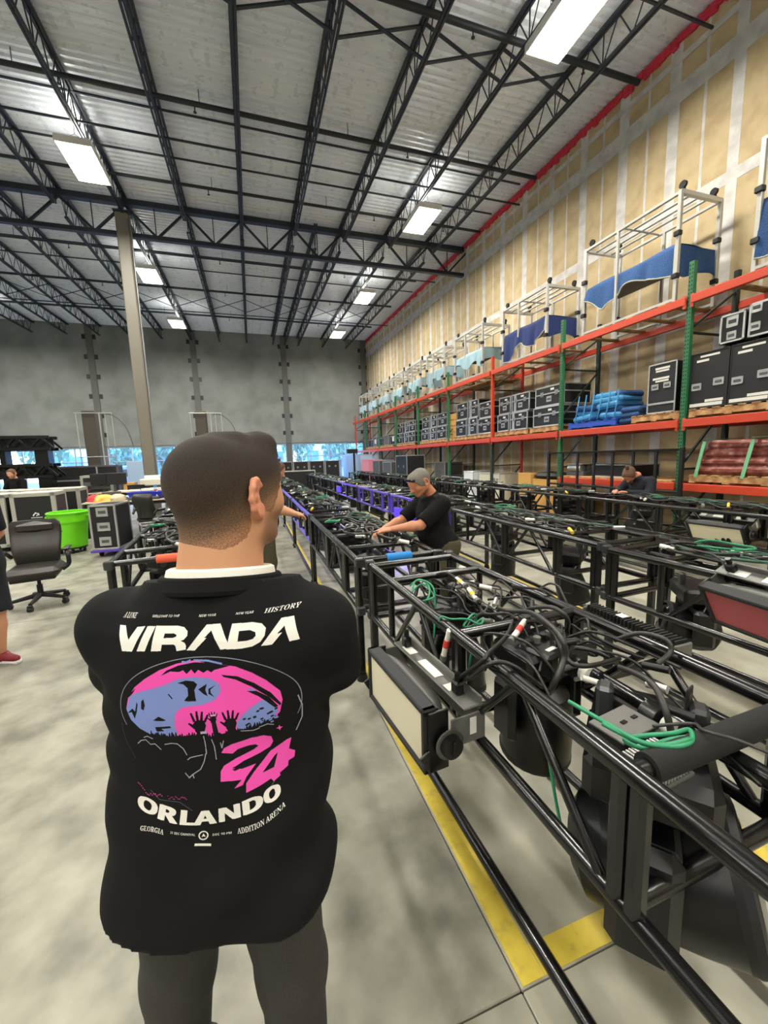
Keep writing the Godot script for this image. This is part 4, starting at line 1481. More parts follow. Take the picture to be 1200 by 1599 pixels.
func build_truss_rows() -> void:
	# rows: name, x of the centre at the far end of the first section, z of that end, turn, number of sections
	var step := TL + 0.07
	var tr0 := make_truss("nearest black truss section, beside the yellow line, carrying the large cream flood panel", V(1.075, 0, -2.72), 0.026, [0, 1])
	part("kick_pad", tb(V(-TW / 2 + 0.05, TT, 2.07), V(TW / 2 - 0.03, TT, 2.07), 0.036, 14), M.rubber, tr0)
	# prototypes
	var movers := []
	movers.append(make_mover("black moving light hanging in the near truss behind the green cable coil", V(1.14, TT - 0.06, -0.86), -2.45, 1.8))
	movers.append(make_mover("black drum-shaped moving light under the near truss, middle of that section", V(1.13, TT - 0.0, -1.36), 0.1, 0.1))
	movers.append(make_mover("black moving light at the far end of the near truss section", V(1.1, TT - 0.06, -2.05), -0.2, -0.3))
	var bundles := []
	var rows := [
		["truss row by the yellow line", 1.02, -2.80, 0.0, 6, 0],
		["truss row with violet-lit rails", 2.95, -2.46, -0.0, 7, 1],
		["truss row by the pallet rack", 5.50, -2.62, 0.016, 7, 2],
		["truss row left of the standing man", -0.80, -3.58, 0.075, 6, 3],
	]
	var first_b := true
	for ri in rows.size():
		var r: Array = rows[ri]
		for k in int(r[4]):
			var turn: float = r[3]
			var dirv := V(sin(turn), 0, cos(turn))
			var far: Vector3 = V(r[1], 0, r[2]) - dirv * (TL + step * k)
			if ri == 3:
				far = V(r[1], 0, r[2]) - dirv * (TL + step * k)
			var lab := "black truss section on legs, %s from near end, %s" % [ORD[k], r[0]]
			var t := dup(tr0, lab, far, turn, "black lighting truss sections")
			for ch in t.get_children():
				if String(ch.name).begins_with("kick_pad"):
					ch.free()
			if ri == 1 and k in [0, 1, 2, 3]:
				# violet LED light painted into the rails facing the first row
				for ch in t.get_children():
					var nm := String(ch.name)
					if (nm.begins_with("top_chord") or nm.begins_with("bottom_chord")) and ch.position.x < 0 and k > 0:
						ch.material_override = M.violet_light_tint
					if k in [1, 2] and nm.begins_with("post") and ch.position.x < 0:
						ch.material_override = M.violet_light_tint
			if ri == 0 and k in [1, 2]:  # the same violet light painted onto the left chords here
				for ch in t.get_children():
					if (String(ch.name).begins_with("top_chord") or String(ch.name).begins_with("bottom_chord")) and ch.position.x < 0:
						ch.material_override = M.violet_light_tint
			# lights hanging inside
			for q in 2:
				var zq := 0.75 + 1.12 * q
				var p: Vector3 = far + dirv * zq + V(0.02, TT - 0.06 - (0.12 if ri == 1 else 0.02), 0)
				var src: Node3D = movers[(k + q + ri) % 3]
				dup(src, "black moving light in the %s, %s from near end" % [r[0], ORD[k * 2 + 1 - q]], p, 0.7 * sin(k * 3.1 + q + ri), "moving lights hanging in the trusses")
			# cables on top
			var bl := "tangled dark cables on top of the %s, %s section" % [r[0], ORD[k]]
			if bundles.size() < 3:
				bundles.append(make_bundle(bl, far, turn, 100 + bundles.size() * 7))
			else:
				dup(bundles[(k * 2 + ri) % 3], bl, far, turn, "cables strewn along the trusses")
	# further sections of the second and third rows beside the camera
	var b0 := dup(tr0, "black truss section of the second row beside the near truss, at the photo edge", V(2.9, 0, -2.38), 0.05, "black lighting truss sections")
	for ch in b0.get_children():
		if String(ch.name).begins_with("kick_pad"):
			ch.free()
	dup(bundles[1], "cables on the truss section of the second row at the photo edge", V(2.9, 0, -2.38), 0.05)
	dup(movers[0], "large black moving light under the second row, near the red-faced flood panel", V(2.93, TT - 0.16, -1.92), 0.9, "moving lights hanging in the trusses")
	var c0 := dup(tr0, "black truss section of the third row at the right photo edge", V(5.49, 0, -2.55), 0.0, "black lighting truss sections")
	for ch in c0.get_children():
		if String(ch.name).begins_with("kick_pad"):
			ch.free()
	dup(bundles[2], "cables on the truss section of the third row at the right photo edge", V(5.49, 0, -2.55), 0.0)
	movers[0].scale = Vector3.ONE * 1.38
	# flood panels
	make_panel_light("large cream-glass flood panel in a grey bracket on the left of the near truss", V(0.565, 0.63, -1.575), 0.1, M.lens_cream, 0.02)
	make_panel_light("flood panel with a dull red glass at the photo edge, hung on the second row", V(2.44, 0.84, -1.25), -0.1, M.gel_red, 0.02).rotation.z = 0.5
	make_panel_light("flood panel with cream glass low in the third row, right of the bending worker", V(5.15, 0.72, -3.2), 0.1, M.lens_cream, 0.02).rotation.z = 0.55
	# small lit violet panels on the second row
	var spots := [[2.56, 0.67, -7.0, "left of the working man in the black tee"], [2.58, 0.74, -12.6, "farther back along the violet-lit rails"]]
	for i in spots.size():
		var q: Array = spots[i]
		var t := thing("led_panel", "small glowing violet panel light %s" % q[3], "stage light", V(q[0], q[1], q[2]), 0.35)
		part("housing", bx(V(0.05, 0.2, 0.34), 0.012), M.fixture_black, t, V(0.03, 0, 0))
		part("light_face", bx(V(0.008, 0.17, 0.3), 0.002), M.led_violet, t, V(0.0, 0, 0))
		part("bracket", bx(V(0.03, 0.03, 0.4), 0.004), M.fixture_grey, t, V(0.06, 0.0, 0))
		var a := AreaLight3D.new()
		a.name = "light"
		a.area_size = Vector2(0.3, 0.17)
		a.light_energy = 1.2
		a.light_color = Color(0.36, 0.26, 1.0)
		a.rotation.y = PI / 2
		a.position = V(-0.012, 0, 0)
		a.shadow_enabled = true
		t.add_child(a)
	# batten with cooling fins between first and second row
	var fb := thing("finned_batten", "black finned light batten lying between the first and second truss rows", "stage light", V(1.97, 0.68, -1.62), 0.02)
	part("housing", bx(V(0.1, 0.09, 0.56), 0.012), M.fixture_black, fb)
	for k in 24:
		part("fin", bx(V(0.085, 0.045, 0.008), 0.002), M.fixture_matte, fb, V(0.0, 0.062, -0.27 + k * 0.0235))
	part("end_cap", bx(V(0.12, 0.14, 0.015), 0.006), M.fixture_grey, fb, V(0, 0.0, 0.285))
	part("end_cap", bx(V(0.12, 0.14, 0.015), 0.006), M.fixture_grey, fb, V(0, 0.0, -0.285))
	part("bracket", bx(V(0.5, 0.03, 0.05), 0.006), M.truss_black, fb, V(-0.3, -0.06, 0.2))
	part("bracket", bx(V(0.5, 0.03, 0.05), 0.006), M.truss_black, fb, V(-0.3, -0.06, -0.2))
	part("sticker", bx(V(0.05, 0.002, 0.05)), M.tape_white, fb, V(0.0, 0.087, -0.06))
	# sleeves on the cross tubes at the joints
	single("tube_sleeve", tb(V(0, 0, 0), V(0.2, 0, 0), 0.034, 14), M.sleeve_blue, "bright blue foam sleeve on the cross tube at the joint of the near truss", "sleeve", V(0.93, TT, -2.85), 0.0)
	single("tube_sleeve", tb(V(0, 0, 0), V(0.17, 0, 0), 0.036, 14), M.sleeve_orange, "orange foam sleeve on the end tube of the left truss, beside the man's neck", "sleeve", V(-0.80, TT, -3.63), 0.0)
	build_near_cables()


func build_near_cables() -> void:
	var G := "cables over the near truss"
	var c: Material = M.cable_black
	var list := [
		["cable", "black cable looping high over the middle of the near truss", [V(1.243, 0.93, -1.61), V(1.184, 1.0, -1.488), V(1.204, 1.04, -1.385), V(1.221, 1.03, -1.326), V(1.258, 0.98, -1.335), V(1.304, 0.9, -1.394)], 0.0095, M.cable_grey],
		["cable", "thick grey cable arching over the drum light and down beside it", [V(1.123, 0.95, -1.652), V(1.099, 0.98, -1.544), V(1.097, 1.03, -1.394), V(1.05, 1.06, -1.234), V(0.998, 1.06, -1.087), V(0.997, 1.0, -1.071), V(0.944, 0.93, -1.052), V(0.966, 0.85, -1.107)], 0.0105, M.cable_grey],
		["cable", "black cable running inside the thick grey arching cable", [V(1.029, 0.92, -1.445), V(1.082, 0.96, -1.435), V(1.089, 1.02, -1.318), V(1.036, 1.04, -1.174), V(1.004, 1.02, -1.098), V(0.994, 0.96, -1.085), V(0.974, 0.88, -1.104)], 0.009, c],
		["cable", "flat black loop of cable lying on the mounting pipe of the near truss", [V(1.277, 0.93, -1.092), V(1.17, 0.94, -1.074), V(1.091, 0.95, -1.066), V(1.057, 0.95, -1.094), V(1.083, 0.95, -1.15), V(1.15, 0.95, -1.189), V(1.201, 0.95, -1.146), V(1.246, 0.93, -1.11)], 0.009, c],
		["cable", "black cable bent over the left chord of the near truss beside the flood panel", [V(0.8, 0.72, -1.52), V(0.736, 0.86, -1.28), V(0.725, 0.985, -1.141), V(0.766, 1.0, -1.125), V(0.815, 0.985, -1.098), V(0.891, 0.92, -1.05)], 0.008, c],
		["cable", "black cable crossing from the mounting pipe to the flood panel socket", [V(1.132, 0.95, -1.559), V(1.051, 0.96, -1.448), V(0.938, 0.97, -1.333), V(0.789, 0.99, -1.216), V(0.734, 0.975, -1.187), V(0.74, 0.82, -1.36)], 0.009, c],
		["cable", "thin grey cable hoop rising right of the near truss", [V(1.55, 0.93, -1.87), V(1.52, 0.98, -1.785), V(1.516, 1.0, -1.743), V(1.514, 1.0, -1.684), V(1.5, 0.97, -1.635), V(1.5, 0.93, -1.6)], 0.006, M.cable_grey],
		["cable", "black cable laid over the right chord of the near truss", [V(1.357, 0.97, -1.872), V(1.342, 0.995, -1.767), V(1.388, 1.0, -1.695), V(1.425, 0.985, -1.655), V(1.47, 0.93, -1.6)], 0.007, c],
		["cable", "black cable ending in a plug beside the right chord of the near truss", [V(1.349, 0.95, -1.181), V(1.382, 1.01, -1.098), V(1.398, 1.02, -1.009), V(1.395, 0.985, -0.985), V(1.34, 0.95, -0.988)], 0.009, M.cable_grey],
		["cable", "thick black cable sweeping from the mounting pipe down to the near green coil", [V(1.207, 0.94, -1.03), V(1.178, 0.97, -0.927), V(1.142, 0.98, -0.844), V(1.108, 0.95, -0.785), V(1.113, 0.88, -0.765)], 0.0105, M.cable_grey],
		["cable", "thin cord stretched across the padded tube at the photo edge", [V(1.0, 0.96, -0.74), V(1.091, 0.97, -0.7), V(1.056, 0.995, -0.647), V(1.086, 1.0, -0.594), V(1.107, 1.0, -0.54)], 0.0045, M.cable_grey],
		["cable", "black cable snaking past the yellow taped plugs at the far end", [V(0.987, 0.93, -2.299), V(1.103, 0.97, -2.256), V(1.108, 0.99, -2.135), V(1.081, 0.98, -1.893), V(1.059, 0.96, -1.727)], 0.009, c],
		["cable_coil", "green cable coil at the far end of the near truss section", [V(0.875, 0.92, -2.241), V(0.932, 0.96, -2.22), V(0.935, 0.96, -2.083), V(0.873, 0.93, -1.966), V(0.806, 0.9, -1.974), V(0.811, 0.92, -2.08), V(0.927, 0.95, -2.159), V(0.927, 0.93, -1.999), V(0.86, 0.93, -1.95), V(0.82, 0.9, -2.05), V(0.9, 0.96, -2.2), V(0.95, 0.95, -2.05), V(0.9, 0.7, -1.95)], 0.0055, M.cable_green],
		["cable_coil", "green cable draped over the left chord of the near truss beside the red-banded plug", [V(0.765, 0.93, -1.6), V(0.77, 0.985, -1.59), V(0.808, 0.98, -1.561), V(0.885, 0.97, -1.553), V(0.933, 0.95, -1.521), V(0.998, 0.94, -1.599), V(0.915, 0.92, -1.575), V(0.86, 0.95, -1.54), V(0.96, 0.95, -1.6), V(0.9, 0.6, -1.6)], 0.005, M.cable_green],
		["cable_coil", "bright green cable coil on the mounting pipe near the padded tube", [V(0.84, 0.985, -0.88), V(0.863, 0.985, -0.761), V(0.883, 0.985, -0.683), V(0.941, 0.985, -0.643), V(0.999, 0.985, -0.64), V(1.046, 0.98, -0.676), V(1.013, 0.965, -0.696), V(0.932, 0.96, -0.722), V(0.892, 0.95, -0.735), V(0.911, 0.95, -0.695), V(0.964, 0.97, -0.677), V(1.014, 0.975, -0.664), V(1.017, 0.98, -0.65), V(0.99, 0.99, -0.643), V(0.932, 0.985, -0.653), V(0.887, 0.98, -0.686), V(0.851, 0.985, -0.77)], 0.0062, M.cable_green],
		["cable_coil", "green earth wire hanging below the left chord near the photo edge", [V(0.86, 0.72, -0.98), V(0.86, 0.5, -0.9), V(0.9, 0.42, -0.82), V(0.95, 0.5, -0.76), V(0.93, 0.62, -0.72), V(0.88, 0.66, -0.76)], 0.005, M.cable_green],
	]
	for q in list:
		single(q[0], cable_mesh(q[2], q[3], 8, 8), q[4], q[1], "cable", Vector3.ZERO, 0.0, "")
	# random thinner cables inside the section
	var r := RandomNumberGenerator.new()
	r.seed = 5
	var t := thing("cable_tangle", "tangle of thin black cables and connectors along the mounting pipe of the near truss", "cable", Vector3.ZERO)
	for k in 16:
		var pts := []
		var z := -2.6 + r.randf() * 1.2
		var x := 1.1 + r.randf_range(-0.2, 0.2)
		for i in 7:
			pts.append(V(clampf(x, 0.87, 1.36), 0.9 + r.randf_range(-0.05, 0.08), z))
			x += r.randf_range(-0.12, 0.12)
			z += r.randf_range(0.05, 0.2)
		part("cable", cable_mesh(pts, r.randf_range(0.004, 0.008), 6, 6), [c, c, M.cable_grey][k % 3], t)
	for k in 22:
		var p := V(1.11 + r.randf_range(-0.16, 0.2), 0.93 + r.randf_range(-0.03, 0.05), -2.5 + 1.9 * k / 22.0)
		var d := V(r.randf_range(-1, 1), r.randf_range(-0.3, 0.3), r.randf_range(-1, 1)).normalized() * r.randf_range(0.025, 0.045)
		part("connector", tb(p - d, p + d, r.randf_range(0.01, 0.016), 10), [M.fixture_black, M.fixture_grey, M.tape_white, M.fixture_black, M.alu][k % 5], t)
	# plugs with coloured tape
	var pl := [["white plug with a red tape band hanging on the left chord of the near truss", V(0.762, 0.965, -1.49), V(0.75, 0.82, -1.53), M.tape_red], ["white plug with a red tape band lying across the middle of the near truss", V(1.09, 0.985, -1.41), V(0.95, 0.965, -1.31), M.tape_red],
		["yellow-taped plug on the cables at the far end of the near truss", V(1.105, 0.99, -2.06), V(1.09, 0.985, -1.93), M.tape_yellow], ["second yellow-taped plug nearer the middle of the near truss", V(1.082, 0.985, -1.88), V(1.06, 0.965, -1.75), M.tape_yellow]]
	for q in pl:
		var p := thing("cable_plug", q[0], "plug", q[1])
		var e: Vector3 = q[2] - q[1]
		part("shell", tb(V(0, 0, 0), e, 0.012, 10), M.tape_white, p)
		part("tape_band", tb(e * 0.35, e * 0.6, 0.0135, 10), q[3], p)
		part("collar", tb(e * 0.9, e * 1.08, 0.015, 10), M.fixture_grey, p)
	# clamps and the angle bracket on the mounting pipe
	var ck := [[-1.16, "half-way along"], [-0.84, "near the green coil of"], [-1.62, "behind the arching cables of"], [-2.15, "at the far end of"]]
	for q in ck:
		var k := thing("pipe_clamp", "pipe clamp with white label band, %s the near truss" % q[1], "clamp", V(1.135, TT - 0.06, q[0]))
		part("collar", tb(V(0, 0, -0.025), V(0, 0, 0.025), 0.042, 16), M.fixture_black, k)
		part("label_band", tb(V(0, 0, -0.012 + 0.05), V(0, 0, 0.02 + 0.05), 0.0285, 16), M.tape_white, k)
		part("arm", bx(V(0.03, 0.14, 0.03), 0.005), M.fixture_black, k, V(0, -0.08, 0))
		part("bolt", tb(V(-0.03, -0.03, 0.03), V(0.05, -0.03, 0.03), 0.008, 8), M.alu, k)
	var ab := thing("angle_bracket", "upright flat steel bracket standing on the mounting pipe near the padded tube", "bracket", V(1.21, 0.9, -0.79), 0.3)
	part("upright", bx(V(0.045, 0.1, 0.006), 0.002), M.fixture_matte, ab, V(0, 0.05, 0))
	part("foot", bx(V(0.045, 0.006, 0.1), 0.002), M.fixture_matte, ab, V(0, 0.0, 0.05))
	part("hole_plug", tb(V(0, 0.07, -0.004), V(0, 0.07, 0.004), 0.012, 10), M.fixture_black, ab)
	var db := thing("driver_box", "matte black slotted driver box beside the green coil in the near truss", "box", V(1.0, 0.87, -0.83), 0.15)
	part("body", bx(V(0.16, 0.07, 0.1), 0.006), M.fixture_matte, db)
	part("lip", bx(V(0.17, 0.008, 0.11), 0.002), M.fixture_grey, db, V(0, 0.036, 0))
	for k in 3:
		part("slot", bx(V(0.022, 0.004, 0.012), 0.001), M.glass_dark, db, V(-0.05 + 0.05 * k, 0.0415, 0.0))
	var vb := thing("finned_driver", "pale finned heat sink between the driver box and the left chord", "heat sink", V(0.96, 0.87, -0.7), 0.1)
	for k in 12:
		part("fin", bx(V(0.006, 0.04, 0.1), 0.001), M.alu, vb, V(-0.07 + k * 0.0125, 0.02, 0))
	part("base", bx(V(0.16, 0.012, 0.11), 0.003), M.fixture_grey, vb)
	var mb := thing("control_box", "black control box with white stickers under the arching cables", "box", V(1.13, 0.88, -1.3), 0.3)
	part("body", bx(V(0.24, 0.1, 0.16), 0.012), M.fixture_black, mb)
	part("sticker", bx(V(0.03, 0.06, 0.002)), M.tape_white, mb, V(-0.05, 0.0, 0.081))
	part("sticker", bx(V(0.08, 0.002, 0.02)), M.tape_white, mb, V(-0.04, 0.051, 0.04))
	for k in 5:
		part("socket", tb(V(-0.09 + k * 0.045, 0.04, -0.03), V(-0.09 + k * 0.045, 0.075, -0.03), 0.016, 10), M.fixture_grey if k % 2 else M.fixture_black, mb)


# ---------------------------------------------------------------- things on the left and at the back
func build_floor_items() -> void:
	build_left()
	build_back()
	build_outside()


func office_chair(label: String, at: Vector3, turn: float) -> Node3D:
	var t := thing("office_chair", label, "chair", at, turn)
	# backrest: an upholstered shell, its front to +z
	var back := MB.new()
	var rings := []
	for i in 13:
		var k := i / 12.0
		var y := 0.5 + 0.56 * k
		var hw := lerpf(0.22, 0.262, sin(k * PI * 0.62)) * (1.0 if k < 0.9 else lerpf(1.0, 0.86, (k - 0.9) / 0.1))
		var dz := -0.2 - 0.05 * k + 0.03 * sin(k * PI * 2.0)
		var th := 0.055 + 0.02 * sin(k * PI)
		if k > 0.98:
			th = 0.03
		var ring := []
		for j in 20:
			var a := TAU * j / 20
			var cx := signf(cos(a)) * pow(absf(cos(a)), 0.4) * hw
			var cz := signf(sin(a)) * pow(absf(sin(a)), 0.7) * th
			cz += 0.06 * (cx / hw) * (cx / hw)
			ring.append(V(cx, y, dz + cz))
		rings.append(ring)
	back.loft(rings)
	part("backrest", back.mesh(), M.chair_leather, t)
	part("seam", tb(V(0, 0.55, -0.285), V(0, 0.86, -0.308), 0.006, 6), M.plastic_black, t)
	part("seam", cable_mesh([V(-0.26, 0.875, -0.24), V(-0.1, 0.86, -0.3), V(0, 0.87, -0.312), V(0.1, 0.86, -0.3), V(0.26, 0.875, -0.24)], 0.006), M.plastic_black, t)
	var head := MB.new().box(V(0, 0.965, -0.222), V(0.46, 0.17, 0.12), Basis(), 0.055)
	part("head_pad", head.mesh(), M.chair_leather, t)
	part("seat", MB.new().box(V(0, 0.46, 0.06), V(0.54, 0.12, 0.52), Basis(), 0.05).mesh(), M.chair_leather, t)
	part("seat_pan", bx(V(0.44, 0.05, 0.42), 0.01), M.plastic_black, t, V(0, 0.385, 0.05))
	for s in [-1.0, 1.0]:
		part("armrest", MB.new().path(spline([V(s * 0.27, 0.44, 0.1), V(s * 0.34, 0.5, 0.1), V(s * 0.345, 0.62, 0.1), V(s * 0.33, 0.665, 0.02), V(s * 0.31, 0.665, -0.14), V(s * 0.28, 0.6, -0.22)]), 0.026, 8).mesh(), M.plastic_black, t)
		part("arm_pad", bx(V(0.07, 0.03, 0.24), 0.012), M.chair_leather, t, V(s * 0.325, 0.69, -0.03))
	part("gas_column", MB.new().tube(V(0, 0.1, 0), V(0, 0.26, 0), 0.032, 12).tube(V(0, 0.24, 0), V(0, 0.38, 0), 0.02, 12).mesh(), M.plastic_black, t)
	for k in 5:
		var a := TAU * k / 5.0 + 0.5
		var d := V(cos(a), 0, sin(a))
		part("base_leg", MB.new().tube(V(0, 0.13, 0), d * 0.29 + V(0, 0.085, 0), 0.034, 8, 0.02).mesh(), M.plastic_black, t)
		var w := MB.new()
		var sd := V(-sin(a), 0, cos(a))
		w.tube(d * 0.3 + V(0, 0.03, 0) - sd * 0.025, d * 0.3 + V(0, 0.03, 0) + sd * 0.025, 0.03, 12)
		w.box(d * 0.3 + V(0, 0.065, 0), V(0.05, 0.03, 0.05), Basis(Vector3.UP, -a), 0.008)
		part("caster", w.mesh(), M.plastic_black, t)
	return t


func desk(label: String, at: Vector3, turn: float, w: float, d: float, h := 0.75) -> Node3D:
	var t := thing("desk", label, "table", at, turn)
	part("desk_top", bx(V(w, 0.035, d), 0.006), M.desk_top, t, V(0, h - 0.0175, 0))
	for a in [-1.0, 1.0]:
		for b in [-1.0, 1.0]:
			part("leg", bx(V(0.05, h - 0.035, 0.05), 0.006), M.plastic_black, t, V(a * (w / 2 - 0.06), (h - 0.035) / 2, b * (d / 2 - 0.05)))
	part("apron", bx(V(w - 0.15, 0.07, 0.025), 0.004), M.plastic_black, t, V(0, h - 0.075, d / 2 - 0.05))
	part("apron", bx(V(w - 0.15, 0.07, 0.025), 0.004), M.plastic_black, t, V(0, h - 0.075, -d / 2 + 0.05))
	return t


func tub(label: String, at: Vector3, turn: float, s: Vector3, m: Material) -> Node3D:
	var t := thing("plastic_tub", label, "tub", at, turn)
	var b := MB.new()
	var k := 0.88
	var lo := [V(-s.x / 2 * k, 0, -s.z / 2 * k), V(s.x / 2 * k, 0, -s.z / 2 * k), V(s.x / 2 * k, 0, s.z / 2 * k), V(-s.x / 2 * k, 0, s.z / 2 * k)]
	for i in 4:
		var j := (i + 1) % 4
		var a: Vector3 = lo[i]
		var c: Vector3 = lo[j]
		var ta := V(a.x / k, s.y, a.z / k)
		var tc := V(c.x / k, s.y, c.z / k)
		b.quad(c, a, ta, tc)
		b.quad(V(a.x * 0.95, 0.01, a.z * 0.95), V(c.x * 0.95, 0.01, c.z * 0.95), tc * V(0.96, 1, 0.96), ta * V(0.96, 1, 0.96))
	b.quad(lo[0], lo[1], lo[2], lo[3])
	part("bowl", b.mesh(), m, t)
	var rim := MB.new()
	for q in [-1.0, 1.0]:
		rim.box(V(0, s.y, q * s.z / 2), V(s.x + 0.03, 0.025, 0.03), Basis(), 0.006)
		rim.box(V(q * s.x / 2, s.y, 0), V(0.03, 0.025, s.z), Basis(), 0.006)
	part("rim", rim.mesh(), m, t)
	return t


func build_left() -> void:
	office_chair("worn black leather office chair on castors left of the standing man", V(-2.68, 0, -6.05), 0.2)
	# green bin on a dolly
	var b := thing("trash_bin", "bright lime green round trash bin on a black dolly", "trash bin", V(-3.6, 0, -9.6))
	var prof := [Vector2(0.235, 0.13), Vector2(0.25, 0.125), Vector2(0.262, 0.16), Vector2(0.3, 0.62), Vector2(0.325, 0.625), Vector2(0.33, 0.65), Vector2(0.335, 0.8), Vector2(0.355, 0.8), Vector2(0.36, 0.83), Vector2(0.345, 0.84), Vector2(0.33, 0.835), Vector2(0.318, 0.66), Vector2(0.25, 0.16), Vector2(0.0, 0.15)]
	part("tub", MB.new().lathe(prof, 40).mesh(), M.bin_green, b)
	for s in [-1.0, 1.0]:
		part("handle", bx(V(0.05, 0.05, 0.16), 0.014), M.bin_green, b, V(s * 0.35, 0.74, 0))
	part("badge", MB.new().box(V(-0.14, 0.735, 0.3), V(0.1, 0.035, 0.012), Basis(Vector3.UP, -0.44), 0.004).mesh(), M.leaf_green, b)
	part("dolly", tb(V(0, 0.09, 0), V(0, 0.13, 0), 0.25, 24), M.plastic_black, b)
	for k in 5:
		var a := TAU * k / 5.0
		var w := MB.new()
		w.tube(V(cos(a) * 0.2 - 0.015, 0.045, sin(a) * 0.2), V(cos(a) * 0.2 + 0.015, 0.045, sin(a) * 0.2), 0.045, 12)
		part("caster", w.mesh(), M.rubber, b)
	# tall case with three dishes on a blue dolly
	var c := case_thing("tall black case with three pale handle dishes, right of the green bin", V(-2.72, 0.0, -9.1), -0.1, V(0.46, 1.0, 0.7), M.case_black, {"edge": 0.035, "caster": 0.14, "dishes": [[0.0, 0.72, 0.2, 0.17], [0.0, 0.44, 0.22, 0.16], [0.0, 0.16, 0.2, 0.17]]})
	part("dolly_board", bx(V(0.5, 0.04, 0.8), 0.006), M.purple_tub, c, V(0, 0.12, 0))
	# pale-topped cases behind the chair
	var front := case_thing("pale-edged case with a black front bearing a small white emblem, behind the office chair", V(-4.5, 0, -10.7), 0.1, V(0.76, 1.2, 0.8), M.case_black, {"edge": 0.075, "edge_mat": M.alu_white, "caster": 0.1})
	part("lid_top", bx(V(0.7, 0.02, 0.74), 0.004), M.case_cream, front, V(0, 1.2, 0))
	var em := MB.new()   # the small white leaping-animal emblem and its line of lettering
	for q in [[-0.03, 0.02, 0.05, 0.02, 0.6], [0.0, 0.035, 0.06, 0.018, -0.5], [0.035, 0.01, 0.02, 0.05, 0.2], [-0.05, -0.005, 0.02, 0.04, -0.4], [0.01, -0.01, 0.04, 0.016, 0.8]]:
		em.box(V(q[0], q[1], 0), V(q[2], q[3], 0.003), Basis(Vector3.BACK, q[4]))
	for k in 7:
		em.box(V(-0.084 + k * 0.028, -0.06, 0), V(0.02, 0.018, 0.003))
	part("emblem", em.mesh(), M.far_white, front, V(0.03, 0.74, 0.393))
	var more := [[-5.35, -10.6, 0.8, 1.2, "pale-edged case at the left photo edge behind the office chair"], [-4.45, -12.1, 0.6, 1.2, "pale-edged narrow case right behind the emblem case"], [-5.1, -12.1, 0.75, 1.2, "cream-topped case in the second row behind the emblem case"], [-5.95, -12.2, 0.8, 1.2, "cream-topped case farthest left in the second row"], [-6.9, -12.2, 0.9, 1.2, "cream-topped case before the person in black at far left"]]
	for q in more:
		var k := case_thing(q[4], V(q[0], 0, q[1]), 0.1, V(q[2], q[3], 0.8), M.case_black, {"edge": 0.075, "edge_mat": M.alu_white, "caster": 0.1})
		part("lid_top", bx(V(q[2] - 0.06, 0.02, 0.74), 0.004), M.case_cream, k, V(0, q[3], 0))
		part("lid_slot", bx(V(0.26, 0.022, 0.09), 0.004), M.case_grey, k, V(0.1, q[3] + 0.002, 0.2))
	# open crate rack with green boards
	var r := case_thing("silver-edged equipment rack holding green circuit boards, behind the pale cases", V(-4.5, 0, -14.4), 0.1, V(0.8, 1.45, 0.6), M.case_black, {"name": "equipment_rack", "cat": "rack", "edge": 0.07, "edge_mat": M.alu_white})
	part("board_panel", bx(V(0.5, 0.14, 0.02), 0.004), M.leaf_green, r, V(0.1, 0.92, 0.36))
	part("module", bx(V(0.12, 0.16, 0.03), 0.004), M.far_white, r, V(-0.2, 0.92, 0.36))
	part("module", bx(V(0.6, 0.12, 0.02), 0.004), M.case_grey, r, V(0.0, 1.2, 0.36))
	# second rack with pale blue board beside it
	var scr := thing("blue_board", "pale blue board standing upright beside the taupe post", "board", V(-4.0, 0, -16.6), 0.1)
	part("panel", bx(V(0.55, 1.0, 0.04), 0.008), M.pale_blue, scr, V(0, 1.35, 0))
	part("leg", bx(V(0.04, 0.9, 0.04), 0.004), M.alu, scr, V(-0.2, 0.44, 0))
	part("leg", bx(V(0.04, 0.9, 0.04), 0.004), M.alu, scr, V(0.2, 0.44, 0))
	case_thing("long dark open cabinet with two bays behind the equipment rack", V(-5.6, 0, -17.0), 0.05, V(2.0, 1.75, 0.7), M.case_black, {"name": "cabinet", "cat": "cabinet", "edge": 0.06, "edge_mat": M.case_grey, "bars": [[0.35, 0.9, 0.05, 1.6], [0.0, 1.25, 2.0, 0.05]]})
	# desks
	desk("front desk with a pale top littered with cloths, behind the green bin", V(-2.82, 0, -11.6), 0.05, 2.2, 0.8, 0.86)
	desk("second cluttered pale desk in front of the windows", V(-3.5, 0, -13.5), 0.05, 2.2, 0.8, 0.98)
	var dt := 0.86
	for q in [[-3.72, -11.55, "red_cloth", "crumpled red cloth on the front desk", 0.2], [-3.5, -11.4, "yellow_cloth", "crumpled yellow cloth on the front desk", 0.22], [-3.22, -11.45, "desk_top", "crumpled beige cloth on the front desk", 0.2]]:
		var cl := thing("crumpled_cloth", q[3], "cloth", V(q[0], dt, q[1]))
		var rr := RandomNumberGenerator.new()
		rr.seed = hash(q[3])
		var rings := []
		for i in 7:
			var ring := []
			for j in 16:
				var a := TAU * j / 16.0
				var rad: float = q[4] * sqrt(maxf(0.0, 1.0 - pow(i / 6.3, 2.0))) * rr.randf_range(0.82, 1.12)
				ring.append(V(cos(a) * rad, 0.17 * i / 6.0 * rr.randf_range(0.9, 1.05), sin(a) * rad))
			rings.append(ring)
		var mm := MB.new().loft(rings)
		part("cloth", mm.mesh(), M[q[2]], cl)
	tub("blue plastic tub on the front desk", V(-2.62, dt, -11.6), 0.0, V(0.75, 0.17, 0.4), M.blue_tub)
	tub("purple plastic tub on the right end of the front desk", V(-1.98, dt, -11.55), 0.0, V(0.36, 0.22, 0.4), M.purple_tub)
